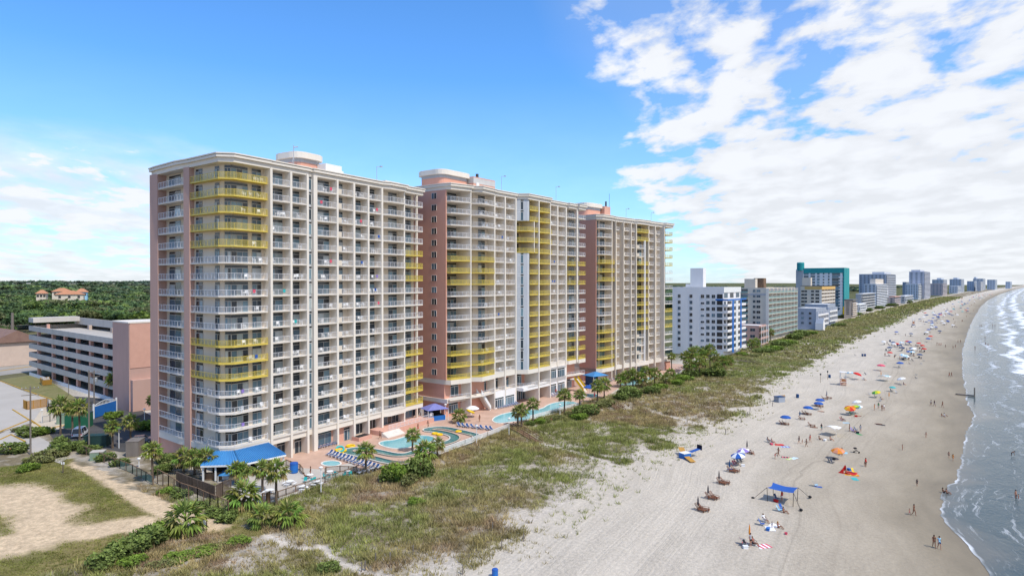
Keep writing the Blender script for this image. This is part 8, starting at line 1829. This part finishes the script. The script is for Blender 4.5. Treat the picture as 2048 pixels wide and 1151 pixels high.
umb('navy', 1784, 781, 'small dark umbrella over the canopy chair', closed=False) if False else umb('teal', 1785, 783, 'small dark teal umbrella over the black chair', s=.8)
# ---- the crowd farther up the beach, a few pixels each
FC = [(1815, 689, 'red'), (1819, 690, 'blue'), (1856, 683, 'blue'), (1861, 678, 'red'), (1825, 705, 'white'), (1824, 711, 'lightblue'), (1852, 648, 'navy'), (1858, 645, 'blue'), (1866, 640, 'blue'), (1871, 645, 'navy'), (1864, 650, 'blue'), (1884, 646, 'white'), (1869, 658, 'white'), (1857, 664, 'blue'), (1881, 630, 'blue'), (1886, 628, 'lightblue'), (1892, 625, 'blue'), (1895, 622, 'navy'), (1888, 634, 'white')]
for i, (x, y, k) in enumerate(FC):
    umb(k, x, y, 'far umbrella among the clustered groups halfway up the beach', s=1.05, group='umbrellas halfway up the beach'); fold(x - 2, y + 1, 'dark chair among the clustered groups halfway up the beach', 'black', group='chairs halfway up the beach')
    if i % 2: pers(x + 3, y + 1, 'ground', 'far guest sitting by the clustered umbrellas halfway up the beach', skin='skind', wear=TRK('navy'), group='guests halfway up the beach')
for x, y in [(1874, 690), (1878, 691), (1882, 691), (1891, 695), (1906, 697), (1911, 695), (1916, 685), (1921, 685), (1910, 646), (1925, 643), (1924, 643), (1933, 634), (1936, 625), (1940, 628), (1908, 650), (1818, 720), (1836, 695), (1958, 613), (1947, 622), (1930, 620)]: pers(x, y, 'walk', 'tiny walker on the wet sand far up the beach', skin='skind', wear=R.choice((TRK('navy'), BIK('black'), TRK('red'))), group='walkers far up the beach')
for x, y in [(1970, 678), (1971, 690), (1976, 693), (1960, 653), (1963, 653), (1985, 652), (1990, 653), (1950, 698)]: wade(x, y, 'stand', 'tiny bather standing in the surf far up the shore', skin='skind', wear=TRK('navy'), group='bathers in the far surf')
for i in range(34):
    t = R.uniform(330, 680); X, Y = XY(t, float(nshore(t)) - 9 - R.betavariate(2, 2) * 30); p = (X, Y, float(terrain(X, Y)))
    dup(UMB[R.choice(('blue', 'navy', 'navy', 'white', 'lightblue', 'red'))], p, R.uniform(0, 6), 'small umbrella in the loose crowd past the second lifeguard stand', None, 'umbrellas past the second lifeguard stand', 1.0)
    for k in range(2): dup(FOLD, (X + R.uniform(-1.5, 1.5), Y + R.uniform(-1.5, 1.5), p[2]), R.uniform(0, 6), 'small dark chair in the loose crowd past the second lifeguard stand', None, 'chairs past the second lifeguard stand', 1.1, {'seat': 'black', 'backrest': 'navy'})
    person((X + R.uniform(-3, 3), Y + R.uniform(-2, 2), p[2]), R.choice(('ground', 'stand', 'walk')), 'small beachgoer in the loose crowd past the second lifeguard stand', skin='skind', wear=R.choice((TRK('navy'), BIK('black'), TEE('grey', 'navy'))), rz=R.uniform(0, 6), group='beachgoers past the second lifeguard stand')
for i in range(110):
    t = math.exp(R.uniform(math.log(640), math.log(2300))); e = -R.betavariate(2.2, 2.2) * 44 - 4; X, Y = XY(t, float(nshore(t)) + e); p = (X, Y, float(terrain(X, Y)))
    if i % 3: dup(UMB[R.choice(('blue', 'navy', 'blue', 'navy', 'white', 'red', 'navy', 'teal'))], p, R.uniform(0, 6), 'speck of an umbrella on the distant crowded beach', None, 'umbrellas on the distant beach', 1.15)
    else: person(p, 'stand', 'speck of a person on the distant crowded beach', skin='skind', wear=TRK('navy'), group='people on the distant beach', scale=1.1)
# ---- dune posts, guests at the pools
for x, y in [(780, 1122), (751, 1124), (826, 1108), (730, 1140), (723, 1142), (1003, 1098), (1047, 1082), (925, 1148), (1240, 925), (1262, 918), (1232, 905), (1199, 912), (1374, 846), (1430, 850), (1432, 865), (1451, 868), (1495, 832), (1500, 822), (1482, 845), (1540, 805), (1545, 812), (985, 1060)]:
    p = at(x, y); m = MB(); m.beam((0, 0, -.3), (.03, .02, 1.15), .12, .12); o = m.build('dune_post', ['pole']); o.location = p; tag(o, 'short weathered wooden post in the dune sand', 'post', 'weathered posts along the dune edge')
def guest(x, y, pose, label, **k): 
    p = G(x, y, DZ + .02); k.setdefault('rz', R.uniform(0, 6)); person((p[0], p[1], DZ + .03), pose, label, **k)
guest(760, 877, 'walk', 'guest in dark swimwear at the foot of the entrance steps', skin='skind', wear=TRK('black')); guest(836, 862, 'walk', 'guest in red swimwear between the steps and the lazy river', skin='skind', wear=TRK('red')); guest(856, 855, 'walk', 'guest in white near the yellow ring by the violet kiosk', skin='skind', wear=BIK('cloth')); guest(959, 843, 'stand', 'guest in dark swimwear left of the long pool', skin='skind', wear=BIK('black')); guest(612, 957, 'chair', 'guest at the turquoise chairs with bare back', skin='skind', wear=TRK('navy')); guest(621, 952, 'stand', 'guest leaning at the white table on the terrace', skin='skind', wear=TRK('salmon'))
guest(1102, 842, 'ground', 'guest in red sitting on the coping of the long pool', skin='skind', wear=BIK('red')); guest(1118, 790, 'chair', 'guest in red on a lounger at the far pool podium', skin='skind', wear=BIK('red')); guest(1189, 796, 'stand', 'guest in pink beside the small round pool', skin='skind', wear=TEE('pinkf', 'pinkf')); guest(1112, 788, 'stand', 'guest standing among the loungers at the podium end', skin='skind', wear=TEE('red', 'navy'))
umb('white', 944, 838, 'white umbrella by the stair with yellow panel', s=1.3) if False else None
p_ = G(945, 834); dup(UMB['white'], (p_[0], p_[1], DZ), 0, 'white umbrella over towels by the stair with yellow panel', None, None, 1.3); p_ = G(1179, 790); dup(UMB['blue'], (p_[0], p_[1], DZ), 0, 'blue umbrella beside the small round pool', None, None, 1.4)
# ================================================================ left side: streets, lots, vehicles, poles
def sheet(name, pts, mt, z, kind='structure'):
    m = MB(); m.face([(p[0], p[1], z) for p in pts]) if len(pts) <= 4 else None
    if len(pts) > 4:
        for tr in tessellate_polygon([[Vector((p[0], p[1], 0)) for p in pts]]): m.face([(pts[i][0], pts[i][1], z) for i in tr])
    return structure(name, m.mesh(name, [mt]))
sheet('parking_lot', gp([(-200, 835), (-60, 790), (0, 761), (80, 795), (135, 815), (60, 845), (0, 862), (-200, 930)]), 'lot', 2.03)
sheet('driveway', gp([(95, 862), (140, 852), (185, 835), (235, 838), (300, 835), (330, 850), (330, 905), (240, 902), (180, 890), (120, 892)]), 'asphalt', 2.035)
sheet('road', gp([(-220, 745), (0, 729), (70, 722), (110, 718), (110, 736), (64, 742), (0, 750), (-220, 790)]), 'paleroad', 2.03)
sheet('sidewalk', gp([(-60, 905), (0, 866), (40, 850), (110, 890), (135, 915), (120, 925), (80, 912), (30, 885), (-20, 915)]), 'lot', 2.045)
sheet('yard', gp([(85, 815), (140, 810), (190, 830), (180, 842), (140, 858), (95, 862), (60, 850)]), 'sandypath', 2.032)
sheet('paved_court', gp([(130, 790), (245, 798), (330, 845), (300, 850), (230, 838), (185, 835), (150, 815)]), 'asphalt', 2.031)
M['turf'] = mat('dry_turf', (.15, .16, .05), (.24, .20, .09), .6, .95, .3, 8)
sheet('verge', gp([(0, 758), (70, 748), (105, 765), (160, 800), (120, 806), (60, 782)]), 'turf', 2.042); sheet('verge', gp([(-60, 728), (0, 722), (60, 716), (70, 721), (0, 728), (-60, 735)]), 'turf', 2.042)
for i, (l, lab) in enumerate([([(0, 761), (60, 783), (118, 803)], 'along the upper edge of the pale parking lot'), ([(0, 862), (30, 850), (60, 838), (95, 862)], 'at the near corner of the pale parking lot'), ([(0, 878), (22, 868), (50, 882)], 'beside the concrete walk at the left edge'), ([(100, 855), (140, 848)], 'in front of the green container sign'), ([(0, 890), (30, 900)], 'lowest at the left picture edge'), ([(25, 818), (70, 846)], 'across the middle of the pale lot'), ([(0, 741), (70, 731)], 'along the street by the garage')]):
    q = gp(l); o = thing('kerb', 'yellow painted kerb ' + lab, 'kerb', (*q[0], 2.0)); m = MB()
    for a, b in zip(q[:-1], q[1:]): m.beam((a[0] - q[0][0], a[1] - q[0][1], .09), (b[0] - q[0][0], b[1] - q[0][1], .09), .28, .18)
    m.build('kerb_stone', ['kerby'], o)
for l in [[(100, 830), (30, 905)]]: pass
fence('new orange timber screen fence round the pale lot corner', gp([(47, 815), (54, 818), (94, 812)]), 2.0, 2.2, 'board', 'honey')
fence('dark weathered shed fence behind the palms of the yard', gp([(96, 812), (97, 823), (125, 820), (155, 812)]), 2.0, 2.2, 'board', 'wood')
fence('grey pipe gate across the sandy yard', gp([(85, 845), (100, 842), (135, 833)]), 2.0, 1.6, 'mesh', 'steel', 'chain', 3)
# blue gate with white arch
a, b = Vector(G(188, 836)), Vector(G(232, 822)); o = thing('entrance_gate', 'bright blue panel gate with white arched top rails in front of the garage', 'gate', (a.x, a.y, 2.0), math.atan2(b.y - a.y, b.x - a.x)); L = (b - a).length
m = MB(); m.box(0, L, -.06, .06, .2, 2.9); m.build('panel', ['bluepaint'], o)
for x in (-.25, L + .05): m = MB(); m.box(x, x + .25, -.15, .15, 0, 3.6); m.build('post', ['whiteframe'], o)
m = MB(); prev = None
for i in range(17): k = i / 16; z = 3.1 + .75 * math.sin(PI * k); m.beam((L * k, 0, 2.9), (L * k, 0, z), .06, .06); (m.beam(prev, (L * k, 0, z), .1, .1) if prev else None); prev = (L * k, 0, z)
m.beam((0, 0, 2.95), (L, 0, 2.95), .12, .12); m.build('arch', ['whiteframe'], o)
def boxthing(name, label, cat, x, y, w, d, h, mt, rz=.5, extra=None, z=2.0):
    p = G(x, y, z); o = thing(name, label, cat, (p[0], p[1], z), rz); m = MB(); m.box(-w / 2, w / 2, -d / 2, d / 2, 0, h); m.build('body', [mt], o); m = MB(); m.box(-w / 2 - .05, w / 2 + .05, -d / 2 - .05, d / 2 + .05, h, h + .1); m.build('lid', [extra or mt], o); return o
M['dkgreen'] = mat('dark_green_paint', (.02, .13, .07), (.018, .11, .06), 1, .5); M['sage'] = mat('sage_paint', (.22, .30, .22), (.19, .26, .19), 1, .5); M['blackgreen'] = mat('blackgreen_paint', (.02, .05, .045), (.017, .045, .04), 1, .6)  # sage and dark greens, one of them near black
boxthing('utility_cabinet', 'sage green utility cabinet in the sandy yard', 'cabinet', 133, 846, 3.6, 1.6, 2.2, 'sage', .3); boxthing('dumpster', 'tall dark green container behind the white van', 'container', 158, 853, 5.0, 2.2, 3.2, 'dkgreen', .25, 'blackgreen'); boxthing('utility_box', 'black green utility box right of the white van', 'utility box', 195, 891, 4.2, 2.2, 2.2, 'blackgreen', .15); boxthing('utility_box', 'teal grey utility box with pale top by the mesh fence', 'utility box', 196, 918, 2.2, 1.8, 1.5, 'sage', .3, 'lot'); boxthing('block_wall', 'grey block enclosure beside the shaded tower corner', 'wall', 271, 908, 2.2, 3.4, 2.8, 'pole', .2); boxthing('awning_tent', 'low white tarp shelter under the shaded tower corner', 'tarp', 376, 900, 4.0, 3.0, 1.6, 'bluegrey', .3, 'cloth')
# skip container
p = G(92, 768, 2.0); o = thing('skip', 'rusty yellow skip filled with rubble beside the garage', 'skip', (p[0], p[1], 2.0), 2.3); m = MB(); m.face([(-3, -1.2, .2), (3, -1.2, .2), (3.6, -1.3, 1.9), (-3.6, -1.3, 1.9)]); m.face([(-3, 1.2, .2), (3, 1.2, .2), (3.6, 1.3, 1.9), (-3.6, 1.3, 1.9)]); m.face([(-3, -1.2, .2), (-3, 1.2, .2), (-3.6, 1.3, 1.9), (-3.6, -1.3, 1.9)]); m.face([(3, -1.2, .2), (3, 1.2, .2), (3.6, 1.3, 1.9), (3.6, -1.3, 1.9)]); m.build('hull', ['honey'], o); m = MB()
for i in range(30): c = (R.uniform(-2.8, 2.8), R.uniform(-.9, .9), 1.6 + R.uniform(0, .5)); s = R.uniform(.2, .5); m.box(c[0] - s, c[0] + s, c[1] - s / 2, c[1] + s / 2, c[2] - .3, c[2] + .1)
m.build('rubble', ['concrete'], o)
# vehicles
def car(label, x, y, rz, mt, kind='suv', z=2.04):
    p = G(x, y, z); o = thing('parked_car', label, 'car', (p[0], p[1], z), rz); L, W, H = (4.7, 1.9, 1.75) if kind == 'suv' else ((4.6, 1.8, 1.42) if kind == 'car' else (5.2, 2.0, 2.0))
    m = MB(); prof = [(-L / 2, .45), (-L / 2, .85), (-L / 2 + .1, .95), (L * .22, 1.0), (L / 2 - .1, .86), (L / 2, .6), (L / 2, .4)]
    n = len(prof); 
    for s in (-1, 1):
        m.face([(a, s * W / 2, b) for a, b in (prof if s < 0 else prof[::-1])])
    for i in range(n): a, b = prof[i], prof[(i + 1) % n]; m.face([(a[0], -W / 2, a[1]), (b[0], -W / 2, b[1]), (b[0], W / 2, b[1]), (a[0], W / 2, a[1])])
    m.build('body', [mt], o)
    rear = -L / 2 + (.12 if kind != 'car' else .75); cp = [(rear, .94), (rear + .25, H - .02), (L * .08, H), (L * .26, .98)]
    m = MB(); w1, w2 = W / 2 - .06, W / 2 - .22; ww = [w1, w2, w2, w1]
    for s in (-1, 1): m.face([(a, s * w, b) for (a, b), w in zip(cp, ww)])
    for i in (0, 2): m.face([(cp[i][0], -ww[i], cp[i][1]), (cp[i + 1][0], -ww[i + 1], cp[i + 1][1]), (cp[i + 1][0], ww[i + 1], cp[i + 1][1]), (cp[i][0], ww[i], cp[i][1])])
    m.build('window_glass', ['carglass'], o); m = MB(); m.prism([(cp[1][0] - .05, -w2 - .02), (cp[2][0] + .08, -w2 - .02), (cp[2][0] + .08, w2 + .02), (cp[1][0] - .05, w2 + .02)], H - .04, H + .04)
    for a in (cp[1], ((cp[1][0] + cp[2][0]) / 2, H), cp[2]): 
        for s in (-1, 1): m.beam((a[0], s * (w2 + .01), H), (a[0] - (.2 if a is cp[1] else -.02 if a is not cp[2] else -.7), s * (w1 + .02), .95), .09, .05)
    m.build('roof', [mt], o)
    for a in (-L * .31, L * .31):
        for s in (-1, 1):
            m = MB(); m.tube([(a, s * (W / 2 - .12), .34), (a, s * (W / 2 + .02), .34)], .34, 14); wv = m.build('wheel', ['tyre'], o); m = MB(); m.tube([(a, s * (W / 2 + .0), .34), (a, s * (W / 2 + .03), .34)], .19, 10); m.build('rim', ['steel'], wv)
    for s in (-1, 1):
        m = MB(); m.box(L / 2 - .12, L / 2 + .01, s * W * .36 - .2, s * W * .36 + .2, .62, .78); m.build('headlight', ['cloth'], o); m = MB(); m.box(-L / 2 - .02, -L / 2 + .08, s * W * .40 - .12, s * W * .40 + .12, .7, .92); m.build('tail_light', ['red'], o)
car('white sport utility vehicle with dark windows parked in the driveway', 161, 871, 1.9, 'carwhite', 'van'); car('silver car half in the shade beside the nearest tower', 284, 884, .35, 'carsilver', 'car'); car('dark pickup style car on the street at the left picture edge', 13, 724, .2, 'cardark', 'suv')
# utility poles and wires
def upole(x, y, yt, label, cross=True, xf=False, k=1.0):
    p = G(x, y, 2.0); h = CZ + (YH - yt) / F * p[1] - 2.0; o = thing('utility_pole', label, 'utility pole', (p[0], p[1], 2.0), .5); m = MB(); m.tube([(0, 0, -.3), (.05, 0, h)], [.17 * k, .12 * k], 8); m.build('pole', ['pole'], o)
    if cross:
        for z in (h - .5, h - 1.7): m = MB(); m.beam((-1.4, 0, z), (1.4, 0, z), .12, .12); m.build('crossarm', ['pole'], o)
        for i in range(5): m = MB(); m.lathe([(.05, h - .42), (.08, h - .3), (.03, h - .18), (0, h - .16)], 8, (-1.3 + i * .65, 0, 0)); m.build('insulator', ['steel'], o)
    if xf: m = MB(); m.lathe([(0, h - 3.2), (.34, h - 3.2), (.36, h - 3.0), (.36, h - 2.1), (.3, h - 2.0), (0, h - 1.95)], 10, (.5, 0, 0)); m.build('transformer', ['steel'], o)
    return Vector((p[0], p[1], 2.0 + h - .4))
w1 = upole(61, 908, 772, 'brown utility pole with cross arms standing in the left hedge'); w2 = upole(178, 896, 740, 'tallest utility pole beside the palms by the white van', False); w3 = upole(188, 809, 740, 'silver utility pole with many cross arms before the garage', True, True); w4 = upole(137, 790, 760, 'short white pole between the skip and the garage wall', False, k=.6)
p5_ = upole(25, 722, 625, 'leaning beige concrete mast at the left end of the garage', False, k=4.0)
for i, (a, b, lab) in enumerate([(w1, w3, 'upper power line from the hedge pole to the silver pole'), (w1 - Vector((0, 0, .9)), w3 - Vector((0, 0, 1.2)), 'lower power line from the hedge pole to the silver pole'), (w3, w2, 'power line between the silver pole and the tallest pole'), (w2 - Vector((0, 0, 4)), w4, 'sagging service wire to the short white pole')]):
    m = MB(); pts = [a.lerp(b, k / 10) - a + Vector((0, 0, -.6 * (1 - (2 * k / 10 - 1) ** 2))) for k in range(11)]; m.tube(pts, .012, 4); o = m.build('power_line', ['black']); o.location = a; tag(o, lab, 'power line')
for x, y, lab in [(413, 1062, 'white notice board on a wooden post by the big lot palmetto'), (126, 945, 'small white notice on a post at the lot hedge')]:
    p = TZ(x, y); o = thing('notice_board', lab, 'sign', p, .2); m = MB(); m.beam((0, 0, -.2), (0, 0, 2.1), .12, .12); m.build('post', ['wood'], o); m = MB(); m.box(-.7 if x > 300 else -.25, -.06 if x > 300 else .25, -.05, -.01, .9 if x > 300 else 1.5, 1.9); m.build('panel', ['cloth'], o)
p = G(1911, 788, .2); q = G(1949, 792, .2); o = thing('outfall_pipe', 'dark drain pipe with a marker post running into the shallow sea', 'drain pipe', (*p, .25)); m = MB(); m.tube([(0, 0, .1), (q[0] - p[0], q[1] - p[1], .1)], .22, 8); m.build('pipe', ['pole'], o); m = MB(); m.beam((q[0] - p[0], q[1] - p[1], -.3), (q[0] - p[0], q[1] - p[1], 2.6), .25, .25); m.build('marker_post', ['pole'], o)
# clean up prototypes
def wipe(o):
    for c in list(o.children): wipe(c)
    bpy.data.objects.remove(o)
for o in PROTOS: wipe(o)
